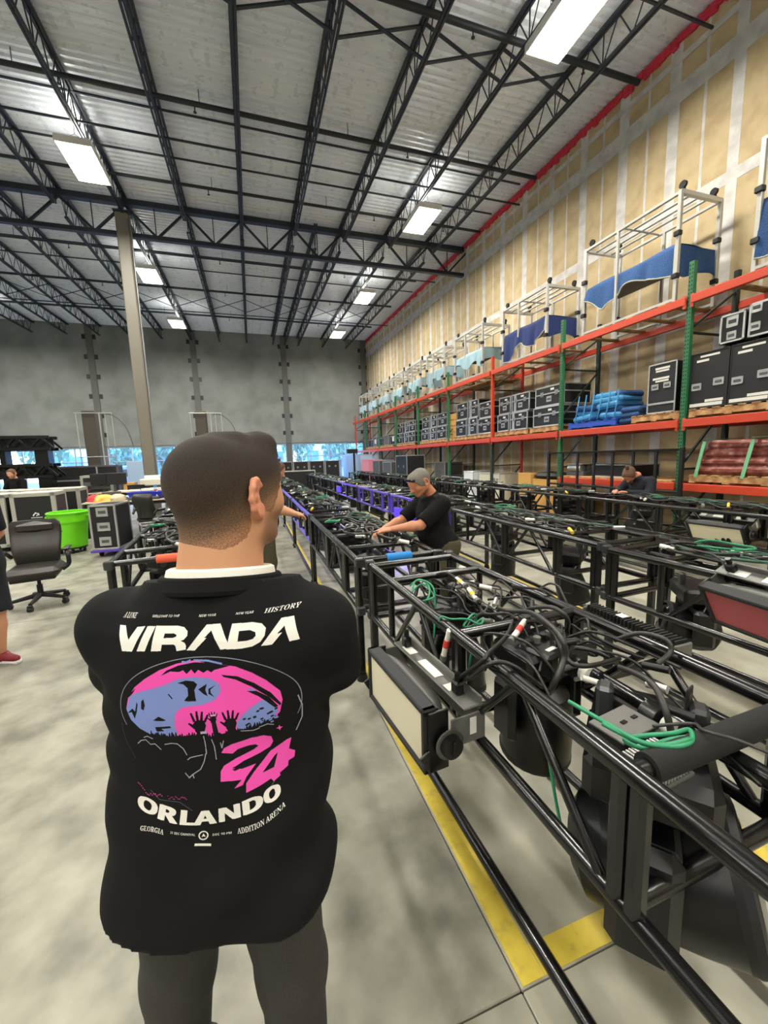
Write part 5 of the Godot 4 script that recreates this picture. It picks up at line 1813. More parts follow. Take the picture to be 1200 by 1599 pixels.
	case_thing("flat dark box lying on the front desk before the blue tub", V(-2.62, dt, -11.3), 0.0, V(0.7, 0.07, 0.14), M.case_grey, {"name": "flat_box", "cat": "box", "edge": 0.008, "edge_mat": M.case_grey})
	# on the second desk
	var d2 := 0.98
	for q in [[-4.2, "dark"], [-3.8, "wide"]]:
		var mo := thing("monitor", "%s computer monitor seen from behind on the second desk" % q[1], "monitor", V(q[0], d2, -13.6), 0.2)
		part("screen_back", bx(V(0.5, 0.34, 0.05), 0.014), M.plastic_black, mo, V(0, 0.36, 0))
		part("stand", bx(V(0.06, 0.2, 0.04), 0.006), M.plastic_black, mo, V(0, 0.1, -0.03))
		part("foot", bx(V(0.24, 0.015, 0.18), 0.005), M.plastic_black, mo, V(0, 0.008, -0.02))
	var pr := thing("printer", "cream office printer with a dark paper tray on the second desk", "printer", V(-2.9, d2, -13.6), 0.05)
	part("body", bx(V(0.58, 0.2, 0.42), 0.03), M.case_cream, pr, V(0, 0.22, 0))
	part("base", bx(V(0.54, 0.12, 0.4), 0.01), M.plastic_black, pr, V(0, 0.06, 0))
	part("paper_tray", MB.new().box(V(0, 0.36, -0.12), V(0.4, 0.12, 0.02), Basis(Vector3.RIGHT, -0.4), 0.004).mesh(), M.far_white, pr)
	for k in 4:
		single("paper_stack", bx(V(0.3, 0.03 + 0.012 * k, 0.22), 0.003), M.white_paper, "white paper stack on the second desk, %s from the left" % ORD[k], "paper", V(-3.55 + 0.28 * k, d2 + 0.015 + 0.006 * k, -13.3), 0.2 * k)
	var sp := thing("spray_bottle", "slim white spray bottle on the front desk near the tubs", "bottle", V(-2.35, dt, -11.45))
	part("body", MB.new().lathe([Vector2(0.0, 0.0), Vector2(0.04, 0.0), Vector2(0.042, 0.12), Vector2(0.016, 0.17), Vector2(0.016, 0.2), Vector2(0.0, 0.2)], 14).mesh(), M.far_white, sp)
	part("trigger", bx(V(0.07, 0.03, 0.025), 0.006), M.red_cloth, sp, V(-0.02, 0.215, 0))
	# plants by the window right of the column
	for k in 2:
		var pt := thing("potted_plant", ["leafy green potted plant right of the tan column", "small dark pot plant on the desk end by the window"][k], "plant", V(-2.2 + 0.35 * k, 0.95, -12.9))
		part("pot", MB.new().lathe([Vector2(0.0, 0.0), Vector2(0.06, 0.0), Vector2(0.085, 0.13), Vector2(0.075, 0.13), Vector2(0.06, 0.11), Vector2(0.0, 0.11)], 14).mesh(), M.plastic_black if k else M.case_cream, pt)
		var rr := RandomNumberGenerator.new()
		rr.seed = 3 + k
		var lf := MB.new()
		for i in 60 if k == 0 else 16:
			var a := rr.randf() * TAU
			var el := rr.randf_range(0.2, 1.3)
			var d := V(cos(a) * cos(el), sin(el), sin(a) * cos(el))
			var p := V(0, 0.12, 0) + d * rr.randf_range(0.12, 0.42 if k == 0 else 0.2)
			var sdv := d.cross(Vector3.UP).normalized() * 0.035
			var tip := p + d * 0.11 + V(0, -0.03, 0)
			lf.tri(p - sdv, p + sdv, tip)
			lf.tri(p + sdv, p - sdv, p - d * 0.04)
		var lv := part("foliage", lf.mesh(), M.leaf_green, pt)
		lv.set_meta("kind", "stuff")
	# black mesh chair before the front desk
	office_chair("black task chair tucked at the front desk beside the tall case", V(-2.35, 0, -10.6), 2.6)
	case_thing("dark wheeled trolley with a lilac box under the front desk", V(-2.05, 0, -9.45), 0.3, V(0.55, 0.5, 0.5), M.case_black, {"name": "trolley", "cat": "trolley", "edge": 0.03, "caster": 0.1, "labels": [[-0.1, 0.24, 0.28, 0.2]]})
	case_thing("grey filing box under the potted plants, right of the desks", V(-2.05, 0, -12.9), 0.0, V(0.75, 0.95, 0.55), M.case_grey, {"edge": 0.03})
	# taupe posts with white tubular guard frames
	for k in 2:
		var x: float = [-6.15, -1.98][k]
		var z: float = [-19.6, -19.6][k]
		var t := thing("lift_mast", "%s" % ["dark taupe mast with a white tubular frame, left of the tan column", "dark taupe mast with a white tubular frame, just above the standing man's head"][k], "mast", V(x, 0, z))
		part("mast", bx(V(0.46, 3.95, 0.4), 0.03), M.post_taupe, t, V(0, 1.975, 0))
		for s in [-1.0, 1.0]:
			part("frame_tube", tb(V(s * 0.4, 0, 0.25), V(s * 0.4, 3.85, 0.25), 0.02, 8), M.alu_white, t)
			part("frame_tube", tb(V(s * 0.12 + 0.72, 0, 0.25), V(s * 0.12 + 0.72, 3.85, 0.25), 0.015, 8), M.alu_white, t)
		for y in [3.85, 2.1]:
			part("cross_bar", tb(V(-0.45, y, 0.25), V(0.85, y, 0.25), 0.02, 8), M.alu_white, t)
		part("hose", cable_mesh([V(0.5, 3.8, 0.25), V(0.9, 3.75, 0.25), V(1.3, 3.3, 0.25), V(1.5, 2.5, 0.25)], 0.02), M.case_grey, t)
	# black truss stacked on carts, far left
	for k in 2:
		var y := 1.43 + 0.84 * k
		var t := thing("stacked_truss", "%s black truss of the two-high stack at the far left" % ["lower", "upper"][k], "truss", V(-8.95, 0, -15.2), 0.03)
		for a in [-1.0, 1.0]:
			for c2 in [0.03, 0.38]:
				part("chord", bx(V(6.2, 0.1, 0.08), 0.01), M.truss_black, t, V(0, y + c2, a * 0.3))
			for i in 10:
				var x0 := -3.0 + 0.62 * i
				part("brace", bar(V(x0, y + 0.03, a * 0.3), V(x0 + 0.31, y + 0.38, a * 0.3), 0.09, 0.05), M.truss_black, t)
				part("brace", bar(V(x0 + 0.31, y + 0.38, a * 0.3), V(x0 + 0.62, y + 0.03, a * 0.3), 0.09, 0.05), M.truss_black, t)
		part("deck_plate", bx(V(6.2, 0.36, 0.03), 0.004), M.truss_black, t, V(0, y + 0.2, 0.0))
		for i in 7:
			part("upright", bx(V(0.14 + 0.2 * (1 if i == 6 else 0), 0.44 + (0.98 if k == 0 else 0.0), 0.4), 0.01), M.truss_black, t, V(-2.95 + 0.96 * i, y - 0.22 - (0.49 if k == 0 else 0.0), 0))
	for k in 3:
		case_thing("black equipment trunk under the stacked trusses, %s from the right" % ORD[k], V(-6.6 - 1.5 * k, 0, -14.3), 0.05, V(1.4, 0.85, 0.7), M.case_black, {"edge": 0.03, "edge_mat": M.case_grey})


func build_back() -> void:
	# row of black double-door cases in front of the windows
	for k in 9:
		var x := 1.3 + k * 0.98
		if x > 5.3:
			break
		case_thing("tall black case with pale edges before the back windows, %s from the left" % ORD[k], V(x - 0.4, 0, -25.6), 0.0, V(0.94, 1.62, 0.8), M.case_black, {"edge": 0.05, "edge_mat": M.alu, "latches": [[-0.2, 1.25, 0], [0.2, 1.25, 0]], "group": "row of cases before the back windows"})
	case_thing("taller black case rising above the row before the back windows", V(1.1, 0, -24.2), 0.0, V(1.0, 1.85, 0.8), M.case_black, {"edge": 0.06, "edge_mat": M.alu})
	case_thing("low cream-fronted trolley in front of the row of black cases", V(2.3, 0, -21.6), 0.0, V(1.7, 1.15, 0.6), M.case_black, {"edge": 0.05, "edge_mat": M.alu_white, "name": "trolley", "cat": "trolley"})
	var st := thing("black_stand", "dark stand with a top box between the black row and the pale cabinets", "stand", V(5.6, 0, -22.6))
	part("pole", tb(V(0, 0.03, 0), V(0, 2.1, 0), 0.06, 10), M.plastic_black, st)
	part("foot", tb(V(0, 0, 0), V(0, 0.04, 0), 0.3, 16), M.plastic_black, st)
	part("head", bx(V(0.6, 0.25, 0.3), 0.03), M.plastic_black, st, V(-0.1, 2.1, 0))
	# left of the first row: dark boxes behind the man
	for k in 3:
		case_thing("dark low crate behind the standing man's head, %s from the left" % ORD[k], V(-0.4 + 0.62 * k, 0, -23.5), 0.0, V(0.58, 1.2, 0.6), M.case_black, {"edge": 0.04, "edge_mat": M.case_grey})


func tree(label: String, at: Vector3, h: float, r: float, sd: int) -> void:
	var t := thing("tree", label, "tree", at, 0.0, "trees outside the windows")
	part("trunk", tb(V(0, 0, 0), V(0.1, h * 0.6, 0), 0.14, 10), M.bark, t)
	var rr := RandomNumberGenerator.new()
	rr.seed = sd
	var m := MB.new()
	for i in 420:
		var d := V(rr.randfn(), rr.randfn() * 0.8, rr.randfn()).normalized() * r * pow(rr.randf(), 0.4)
		var p := V(0.1, h * 0.62, 0) + d
		var a := V(rr.randf_range(-1, 1), rr.randf_range(-1, 1), rr.randf_range(-1, 1)).normalized()
		var u := a.cross(Vector3.UP).normalized() * 0.11
		var w := a.cross(u).normalized() * 0.2
		m.quad(p - u - w, p + u - w, p + u + w, p - u + w)
	var f := part("foliage", m.mesh(), M.foliage, t)
	f.set_meta("kind", "stuff")
	for k in 6:
		var a := TAU * k / 6.0
		part("branch", tb(V(0.06, h * 0.4, 0), V(cos(a) * r * 0.6, h * 0.72, sin(a) * r * 0.6), 0.05, 6), M.bark, t)


func build_outside() -> void:
	var zb := -28.4
	var spots := [[-14.5, -36.0, 5.0, 1.6], [-10.6, -39.0, 4.6, 1.5], [-7.0, -36.5, 5.4, 1.6], [-3.4, -39.0, 4.2, 1.5], [0.4, -36.0, 5.2, 1.5], [4.2, -39.0, 5.6, 1.6], [7.6, -36.0, 4.8, 1.7], [11.4, -39.0, 5.2, 1.6]]
	var kind := ["at the far left behind the stacked trusses", "behind the pale blue board", "between the mast and the tan column", "just left of the tan column", "behind the standing man", "behind the row of black cases", "behind the pale cabinets", "at the right end of the windows"]
	for i in spots.size():
		var s: Array = spots[i]
		tree("loose green tree outside the windows %s" % kind[i], V(s[0], -0.3, s[1]), s[2], s[3], 50 + i)
	for i in 3:
		var t := thing("far_building", ["low white building with blue windows outside, left", "low white building with blue windows outside, centre", "low white building with blue windows outside, right"][i], "building", V(-12.0 + 11.0 * i, -0.3, -47.0))
		part("wall", bx(V(9.5, 4.2, 5.0), 0.02), M.far_white, t, V(0, 2.1, 0))
		part("roof", bx(V(9.9, 0.3, 5.4), 0.02), M.case_grey, t, V(0, 4.35, 0))
		for k in 5:
			part("window", bx(V(1.3, 1.9, 0.1), 0.01), M.far_blue, t, V(-3.6 + 1.8 * k, 2.0, 2.5))
	for i in 3:
		var t := thing("parked_van", ["blue van parked outside beside the tan column", "blue van parked outside behind the standing man", "white van parked outside at the left"][i], "van", V([-4.6, 0.4, -9.5][i], -0.3, -32.0), 0.0)
		var m: Material = [M.far_blue, M.far_blue, M.far_white][i]
		var rings := []
		for q in [[-1.9, 0.9, 0.5], [-1.85, 1.15, 0.45], [-1.1, 1.25, 0.4], [-0.7, 1.9, 0.4], [1.8, 2.0, 0.4], [1.95, 1.8, 0.4], [1.98, 0.6, 0.4]]:
			rings.append([V(q[0], q[2], -0.85), V(q[0], q[2], 0.85), V(q[0], q[1] - 0.1, 0.85), V(q[0], q[1], 0.72), V(q[0], q[1], -0.72), V(q[0], q[1] - 0.1, -0.85)])
		part("body", MB.new().loft(rings).mesh(), m, t)
		for sx in [-1.2, 1.25]:
			part("wheel", tb(V(sx, 0.34, 0.66), V(sx, 0.34, 0.9), 0.34, 18), M.rubber, t)
		part("side_window", bx(V(0.8, 0.5, 0.03), 0.01), M.glass_dark, t, V(-0.15, 1.5, 0.86))
		part("side_window", bx(V(1.2, 0.5, 0.03), 0.01), M.glass_dark, t, V(1.0, 1.5, 0.86))


# ---------------------------------------------------------------- people: tapered capsules joined by a smooth minimum, meshed as surface nets
# prim: [a, b, ra, rb, k] or {"ys", "cx", "cz", "hw", "hd", "n", "k"} (a stack of super-ellipses)
func net(prims: Array, cell: float, clips := [], color = null, bump = null) -> MB:
	var lo := Vector3(1e9, 1e9, 1e9)
	var hi := -lo
	for p in prims:
		if p is Dictionary:
			var n: int = p.ys.size()
			for i in n:
				lo = lo.min(Vector3(p.cx[i] - p.hw[i], p.ys[i], p.cz[i] - p.hd[i]))
				hi = hi.max(Vector3(p.cx[i] + p.hw[i], p.ys[i], p.cz[i] + p.hd[i]))
		else:
			var r := maxf(p[2], p[3])
			lo = lo.min(p[0].min(p[1]) - Vector3.ONE * r)
			hi = hi.max(p[0].max(p[1]) + Vector3.ONE * r)
	lo -= Vector3.ONE * cell * 4.0
	hi += Vector3.ONE * cell * 4.0
	var nx := int((hi.x - lo.x) / cell) + 2
	var ny := int((hi.y - lo.y) / cell) + 2
	var nz := int((hi.z - lo.z) / cell) + 2
	var F := PackedFloat32Array()
	F.resize(nx * ny * nz)
	F.fill(9.0)
	var sx := ny * nz
	for p in prims:
		if p is Dictionary:
			var k: float = p.k
			var cnt: int = p.ys.size()
			var e: float = p.n
			for j in ny:
				var y := lo.y + j * cell
				var dy := 0.0
				var yy := y
				if y < p.ys[0]:
					dy = p.ys[0] - y
					yy = p.ys[0]
				elif y > p.ys[cnt - 1]:
					dy = y - p.ys[cnt - 1]
					yy = p.ys[cnt - 1]
				if dy > k + cell * 4.0:
					continue
				var s := 0
				while s < cnt - 2 and p.ys[s + 1] < yy:
					s += 1
				var t: float = (yy - p.ys[s]) / maxf(1e-6, p.ys[s + 1] - p.ys[s])
				t = t * t * (3.0 - 2.0 * t) * 0.5 + t * 0.5
				var cx := lerpf(p.cx[s], p.cx[s + 1], t)
				var cz := lerpf(p.cz[s], p.cz[s + 1], t)
				var hw := lerpf(p.hw[s], p.hw[s + 1], t)
				var hd := lerpf(p.hd[s], p.hd[s + 1], t)
				var mn := minf(hw, hd)
				for i in nx:
					var ax := absf(lo.x + i * cell - cx) / hw
					var px := pow(ax, e)
					var at := i * sx + j * nz
					for q in nz:
						var az := absf(lo.z + q * cell - cz) / hd
						var d := (pow(px + pow(az, e), 1.0 / e) - 1.0) * mn
						if dy > 0.0:
							d = maxf(d, dy) if d < 0.0 else sqrt(d * d + dy * dy)
						var f := F[at + q]
						var h := k - absf(d - f)
						F[at + q] = minf(d, f) - (h * h * 0.25 / k if h > 0.0 else 0.0)
			continue
		var a: Vector3 = p[0]
		var b: Vector3 = p[1]
		var ra: float = p[2]
		var rb: float = p[3]
		var k: float = p[4] if p.size() > 4 else 0.03
		var mg := k + cell * 3.0 + maxf(ra, rb)
		var l2 := ((a.min(b) - Vector3.ONE * mg - lo) / cell).floor()
		var h2 := ((a.max(b) + Vector3.ONE * mg - lo) / cell).ceil()
		var ba := b - a
		var bb := maxf(1e-9, ba.length_squared())
		for i in range(maxi(0, int(l2.x)), mini(nx, int(h2.x) + 1)):
			for j in range(maxi(0, int(l2.y)), mini(ny, int(h2.y) + 1)):
				var at := i * sx + j * nz
				for q in range(maxi(0, int(l2.z)), mini(nz, int(h2.z) + 1)):
					var pa := Vector3(lo.x + i * cell, lo.y + j * cell, lo.z + q * cell) - a
					var h := clampf(pa.dot(ba) / bb, 0.0, 1.0)
					var d := (pa - ba * h).length() - lerpf(ra, rb, h)
					var f := F[at + q]
					var g := k - absf(d - f)
					F[at + q] = minf(d, f) - (g * g * 0.25 / k if g > 0.0 else 0.0)
	if clips.size() or bump != null:
		for i in nx:
			for j in ny:
				var at := i * sx + j * nz
				for q in nz:
					var f := F[at + q]
					if absf(f) > cell * 6.0 and clips.is_empty():
						continue
					if f > cell * 6.0:
						continue
					var w := Vector3(lo.x + i * cell, lo.y + j * cell, lo.z + q * cell)
					if bump != null:
						f += bump.call(w)
					for c in clips:   # [normal, offset]: keeps n.p < offset; optional third entry limits it to |x| beyond a value
						if c.size() > 2 and not c[2].call(w):
							continue
						f = maxf(f, c[0].dot(w) - c[1])
					F[at + q] = f
	var m := MB.new()
	var idx := PackedInt32Array()
	idx.resize(nx * ny * nz)
	idx.fill(-1)
	var lim := cell * 3.5
	var offs := [0, sx, nz, sx + nz, 1, sx + 1, nz + 1, sx + nz + 1]
	for i in nx - 1:
		for j in ny - 1:
			var at := i * sx + j * nz
			for q in nz - 1:
				var o := at + q
				if absf(F[o]) > lim:
					continue
				var neg := 0
				for c in 8:
					if F[o + offs[c]] < 0.0:
						neg += 1
				if neg == 0 or neg == 8:
					continue
				var acc := Vector3.ZERO
				var cnt := 0
				for e in 12:
					var e0: int = EA[e]
					var e1: int = EB[e]
					var f0 := F[o + offs[e0]]
					var f1 := F[o + offs[e1]]
					if (f0 < 0.0) == (f1 < 0.0):
						continue
					var t := f0 / (f0 - f1)
					acc += Vector3(e0 & 1, (e0 >> 1) & 1, e0 >> 2).lerp(Vector3(e1 & 1, (e1 >> 1) & 1, e1 >> 2), t)
					cnt += 1
				acc /= cnt
				var g := Vector3.ZERO
				for c in 8:
					var f := F[o + offs[c]]
					g += Vector3(f if c & 1 else -f, f if c & 2 else -f, f if c & 4 else -f)
				idx[o] = m.V.size()
				var pos := lo + (Vector3(i, j, q) + acc) * cell
				m.V.append(pos)
				m.N.append(g.normalized())
				m.U.append(Vector2.ZERO)
				if color != null:
					m.C.append(color.call(pos))
	for i in range(1, nx - 1):
		for j in range(1, ny - 1):
			var at := i * sx + j * nz
			for q in range(1, nz - 1):
				var o := at + q
				var f := F[o]
				if absf(f) > lim:
					continue
				var inside := f < 0.0
				for ax in 3:
					var st: int = [sx, nz, 1][ax]
					if (F[o + st] < 0.0) == inside:
						continue
					var u: int = [nz, 1, sx][ax]
					var v: int = [1, sx, nz][ax]
					var a := idx[o - u - v]
					var b := idx[o - v]
					var c := idx[o]
					var d := idx[o - u]
					if a < 0 or b < 0 or c < 0 or d < 0:
						continue
					if inside:
						m.I.append_array([a, c, b, a, d, c])
					else:
						m.I.append_array([a, b, c, a, c, d])
	# cut edges become straight, even hems
	if clips.size():
		var near := PackedInt32Array()
		var plane := PackedInt32Array()
		plane.resize(m.V.size())
		plane.fill(-1)
		for ci in clips.size():
			var c: Array = clips[ci]
			for i in m.V.size():
				if c.size() > 2 and not c[2].call(m.V[i]):
					continue
				if absf(c[0].dot(m.V[i]) - c[1]) < cell * 1.6:
					near.append(i)
					if absf(c[0].dot(m.V[i]) - c[1]) < cell * 0.8:
						plane[i] = ci
		for it in 4:
			var S := PackedVector3Array()
			S.resize(m.V.size())
			var W := PackedFloat32Array()
			W.resize(m.V.size())
			for t in range(0, m.I.size(), 3):
				for k in 3:
					var a := m.I[t + k]
					var b := m.I[t + (k + 1) % 3]
					S[a] += m.V[b]
					S[b] += m.V[a]
					W[a] += 1.0
					W[b] += 1.0
			for i in near:
				if W[i] > 0.0:
					m.V[i] = m.V[i].lerp(S[i] / W[i], 0.5)
					if plane[i] >= 0:
						var c: Array = clips[plane[i]]
						m.V[i] -= c[0] * (c[0].dot(m.V[i]) - c[1])
	# smooth normals from the faces, so that cut edges shade cleanly
	var NN := PackedVector3Array()
	NN.resize(m.V.size())
	for t in range(0, m.I.size(), 3):
		var a := m.I[t]
		var b := m.I[t + 1]
		var c := m.I[t + 2]
		var n := (m.V[c] - m.V[a]).cross(m.V[b] - m.V[a])
		NN[a] += n
		NN[b] += n
		NN[c] += n
	for i in NN.size():
		if NN[i].length_squared() > 1e-20:
			m.N[i] = NN[i].normalized()
	return m


const EA := [0, 2, 4, 6, 0, 1, 4, 5, 0, 1, 2, 3]
const EB := [1, 3, 5, 7, 2, 3, 6, 7, 4, 5, 6, 7]


func head_prims(x: Transform3D, ears := true) -> Array:
	var s := x.basis.get_scale().x
	var L := [
		[V(0, 0.03, 0.035), V(0, 0.035, -0.03), 0.082, 0.078, 0.02], [V(0, -0.005, 0.022), V(0, -0.01, -0.035), 0.074, 0.07, 0.02],
		[V(0, -0.035, -0.03), V(0, -0.055, -0.048), 0.062, 0.054, 0.02], [V(0, -0.075, -0.06), V(0, -0.092, -0.08), 0.034, 0.022, 0.02],
		[V(-0.048, -0.055, -0.005), V(-0.018, -0.088, -0.072), 0.027, 0.02, 0.02], [V(0.048, -0.055, -0.005), V(0.018, -0.088, -0.072), 0.027, 0.02, 0.02],
		[V(0, 0.014, -0.098), V(0, -0.028, -0.12), 0.009, 0.013, 0.012], [V(-0.012, -0.03, -0.108), V(0.012, -0.03, -0.108), 0.01, 0.01, 0.008],
		[V(-0.034, 0.026, -0.084), V(0.034, 0.026, -0.084), 0.014, 0.014, 0.014], [V(-0.042, -0.02, -0.066), V(-0.04, -0.022, -0.06), 0.026, 0.026, 0.02],
		[V(0.042, -0.02, -0.066), V(0.04, -0.022, -0.06), 0.026, 0.026, 0.02], [V(-0.018, -0.055, -0.098), V(0.018, -0.055, -0.098), 0.0085, 0.0085, 0.006], [V(-0.014, -0.065, -0.096), V(0.014, -0.065, -0.096), 0.008, 0.008, 0.006],
	]
	if ears:
		for sd in [-1.0, 1.0]:
			var pr := V(0, 0, 0)
			for i in 9:
				var a := -0.9 + i * 0.62
				var q := V(sd * (0.083 + 0.012 * clampf(sin(a) + 0.4, 0.0, 1.2)), 0.0 + 0.033 * cos(a), 0.014 + 0.02 * sin(a))
				if i > 0:
					L.append([pr, q, 0.0055, 0.0055, 0.006])
				pr = q
			L.append([V(sd * 0.084, -0.03, 0.004), V(sd * 0.085, -0.036, 0.006), 0.008, 0.007, 0.008])
			for q in [[0.016, 0.014], [0.0, 0.014], [-0.016, 0.01]]:
				L.append([V(sd * 0.079, q[0], q[1]), V(sd * 0.0855, q[0] * 1.25, q[1] + 0.004), 0.0125, 0.0085, 0.006])
	var out := []
	for p in L:
		out.append([x * p[0], x * p[1], p[2] * s, p[3] * s, p[4] * s])
	return out


func hand_prims(x: Transform3D, side: float, curl: float) -> Array:
	# wrist at the origin, fingers towards -z, back of the hand +y, thumb on side
	var L := []
	var ln := [0.07, 0.079, 0.074, 0.058]
	for i in 4:
		var px: float = (i - 1.5) * 0.0195 * -side
		L.append([V(px * 0.7, 0, -0.01), V(px, 0.002, -0.085), 0.0145, 0.0125, 0.012])
		var p := V(px, 0.002, -0.085)
		var a := 0.25 * curl
		var seg := [0.46, 0.31, 0.23]
		for k in 3:
			var d := V(px * 1.1, -sin(a), -cos(a)).normalized()
			var q: Vector3 = p + d * ln[i] * seg[k]
			L.append([p, q, 0.0098 - 0.0008 * k, 0.009 - 0.0008 * k, 0.004])
			p = q
			a += 0.55 * curl
	var tp := V(side * 0.024, -0.006, -0.025)
	var t1 := tp + V(side * 0.026, -0.012, -0.03)
	var t2 := t1 + V(side * 0.008, -0.012, -0.03)
	L.append([V(side * 0.01, 0, -0.012), tp, 0.016, 0.014, 0.012])
	L.append([tp, t1, 0.013, 0.0105, 0.008])
	L.append([t1, t2, 0.0105, 0.009, 0.004])
	var out := []
	for p in L:
		out.append([x * p[0], x * p[1], p[2], p[3], p[4]])
	return out


func aim(d: Vector3, up: Vector3) -> Basis:   # -z along d
	var z := -d.normalized()
	var x := up.cross(z).normalized()
	return Basis(x, z.cross(x), z)


func skin_color(hx: Transform3D, base: Color, stubble: float) -> Callable:
	var inv := hx.affine_inverse()
	var lin := base.srgb_to_linear()
	var dark := Color(0.33, 0.25, 0.2).srgb_to_linear()
	var red := Color(0.86, 0.5, 0.42).srgb_to_linear()
	return func(p: Vector3) -> Color:
		var q: Vector3 = inv * p
		var c := lin
		var jaw := smoothstep(-0.015, -0.05, q.y) * smoothstep(0.012, -0.03, q.z) * smoothstep(-0.125, -0.1, q.y)
		c = c.lerp(dark, jaw * stubble)
		var ear := smoothstep(0.079, 0.088, absf(q.x)) * smoothstep(0.08, 0.05, absf(q.y))
		c = c.lerp(red, ear * 0.45)
		var lip := smoothstep(0.024, 0.016, absf(q.x)) * smoothstep(0.012, 0.006, absf(q.y + 0.06)) * smoothstep(-0.085, -0.095, q.z)
		return c.lerp(red, lip * 0.6)


func make_person(label: String, at: Vector3, turn: float, J: Dictionary, O: Dictionary) -> Node3D:
	var t := thing("person", label, "person", at, turn, "")
	var g: float = O.get("girth", 1.0)
	var cell: float = O.get("cell", 0.014)
	var hx: Transform3D = J.headx
	var skin: Color = O.get("skin", rgb(204, 146, 112))
	var colr := skin_color(hx, skin, O.get("stubble", 0.3))
	var pel: Vector3 = (J.hiL + J.hiR) * 0.5
	var sh: Vector3 = (J.shL + J.shR) * 0.5
	# body under the clothes
	var P := [[J.hiL, J.hiR, 0.1 * g, 0.1 * g, 0.06], [pel + V(0, 0.05, -0.01), sh - V(0, 0.12, 0.01), 0.095 * g, 0.095 * g, 0.04], [J.shL.lerp(sh, 0.3), J.shR.lerp(sh, 0.3), 0.07, 0.07, 0.06], [J.neck, hx * V(0, -0.06, 0.022), 0.06, 0.056, 0.04]]
	for s in ["L", "R"]:
		P.append([J["sh" + s], J["el" + s], 0.05 * g, 0.043, 0.03])
		P.append([J["el" + s], J["el" + s].lerp(J["wr" + s], 0.3), 0.043, 0.046, 0.02])
		P.append([J["el" + s].lerp(J["wr" + s], 0.3), J["wr" + s], 0.046, 0.028, 0.02])
		P.append([J["hi" + s], J["kn" + s], 0.085 * g, 0.055, 0.04])
		P.append([J["kn" + s], J["kn" + s].lerp(J["an" + s], 0.35), 0.055, 0.056, 0.02])
		P.append([J["kn" + s].lerp(J["an" + s], 0.35), J["an" + s], 0.056, 0.036, 0.02])
	var body := net(P, cell, [], colr)
	var hp := head_prims(hx)
	hp.append([hx * V(0, -0.05, 0.022), J.neck, O.get("neck_r", 0.056), O.get("neck_r", 0.056) * 1.1, 0.03])
	body.add(net(hp, O.get("head_cell", 0.006), [], colr))
	if O.get("hands", true):
		for s in ["L", "R"]:
			var d: Vector3 = O["dir" + s] if O.has("dir" + s) else (J["wr" + s] - J["el" + s])
			var up: Vector3 = O.get("palm" + s, Vector3.UP)
			body.add(net(hand_prims(Transform3D(aim(d, up), J["wr" + s]), 1.0 if s == "L" else -1.0, O.get("curl", 1.0)), O.get("hand_cell", 0.005), [], colr))
	part("body", body.mesh(), M.skin, t)
	# hair
	if O.has("hair"):
		var sc := hx.basis.get_scale().x
		var H := []
		for p in head_prims(hx, false).slice(0, 2):
			H.append([p[0], p[1], p[2] + O.get("hair_grow", 0.007), p[3] + O.get("hair_grow", 0.007), 0.02])
		for e in O.get("hair_extra", []):
			H.append([hx * e[0], hx * e[1], e[2] * sc, e[3] * sc, 0.02])
		var na := (hx.basis * V(0, -0.87, -0.49)).normalized()
		var pa := hx * V(0, O.get("nape", -0.08), 0.085)
		var nb := (hx.basis * V(0, -0.38, -0.92)).normalized()
		var pb := hx * V(0, 0.03, -0.068)
		var hm := net(H, 0.006, [[na, na.dot(pa)], [nb, nb.dot(pb)]], O.get("hair_color", null))
		part("hair", hm.mesh(), O.hair, t)
	for e in O.get("hair_parts", []):
		part(e[0], net([[hx * e[1], hx * e[2], e[3], e[4], 0.01]], 0.006).mesh(), O.get("hair_part_mat", M.hair_brown), t)
	for s in [-1.0, 1.0]:
		var ey := MB.new().lathe([Vector2(0.0, -0.0115), Vector2(0.008, -0.0085), Vector2(0.0118, 0.0), Vector2(0.008, 0.0085), Vector2(0.0, 0.0115)], 10, hx * Transform3D(Basis(), V(s * 0.03, 0.006, -0.083)))
		part("eye", ey.mesh(), M.eye_dark, t)
		part("eyebrow", MB.new().tube(hx * V(s * 0.016, 0.028, -0.098), hx * V(s * 0.046, 0.03, -0.085), 0.005, 6).mesh(), M.eye_dark, t)
	# shirt
	var cut := 0.55 if O.get("sleeve", "short") == "short" else 1.0
	if O.has("shirt"):
		var S := []
		if O.has("torso"):
			S.append(O.torso)
		else:
			S = [[J.hiL, J.hiR, 0.112 * g, 0.112 * g, 0.08], [pel + V(0, 0.08, 0) + J.get("belly", V(0, 0, -0.03)), sh - V(0, 0.1, 0), 0.135 * g, 0.13 * g, 0.1], [J.shL.lerp(sh, 0.25), J.shR.lerp(sh, 0.25), 0.078, 0.078, 0.07], [J.neck - V(0, 0.03, 0), J.neck, 0.075, 0.062, 0.05]]
		var clips := [[J.get("hem_n", V(0, -1, 0)), J.get("hem_d", -(pel.y - 0.08))], [J.get("col_n", V(0, 1, 0)), J.get("col_d", J.neck.y + 0.012)]]
		for s in ["L", "R"]:
			var c1: Vector3 = J["sh" + s].lerp(J["el" + s], 0.85 if cut < 1.0 else 1.0)
			S.append([J["sh" + s], c1, O.get("arm_a", 0.066 * g), O.get("arm_b", 0.062 * g), 0.05])
			if cut >= 1.0:
				S.append([J["el" + s], J["wr" + s], 0.058 * g, 0.042, 0.03])
			elif not O.has("torso"):
				var n: Vector3 = (J["el" + s] - J["sh" + s]).normalized()
				var sgn := -1.0 if s == "L" else 1.0
				var c0: Vector3 = c1
				clips.append([n, n.dot(c1) + 0.012, func(w: Vector3) -> bool: return (w - c0).length() < 0.11 * g])
		var sm := net(S, O.get("cloth_cell", cell), clips, null, O.get("shirt_bump", null))
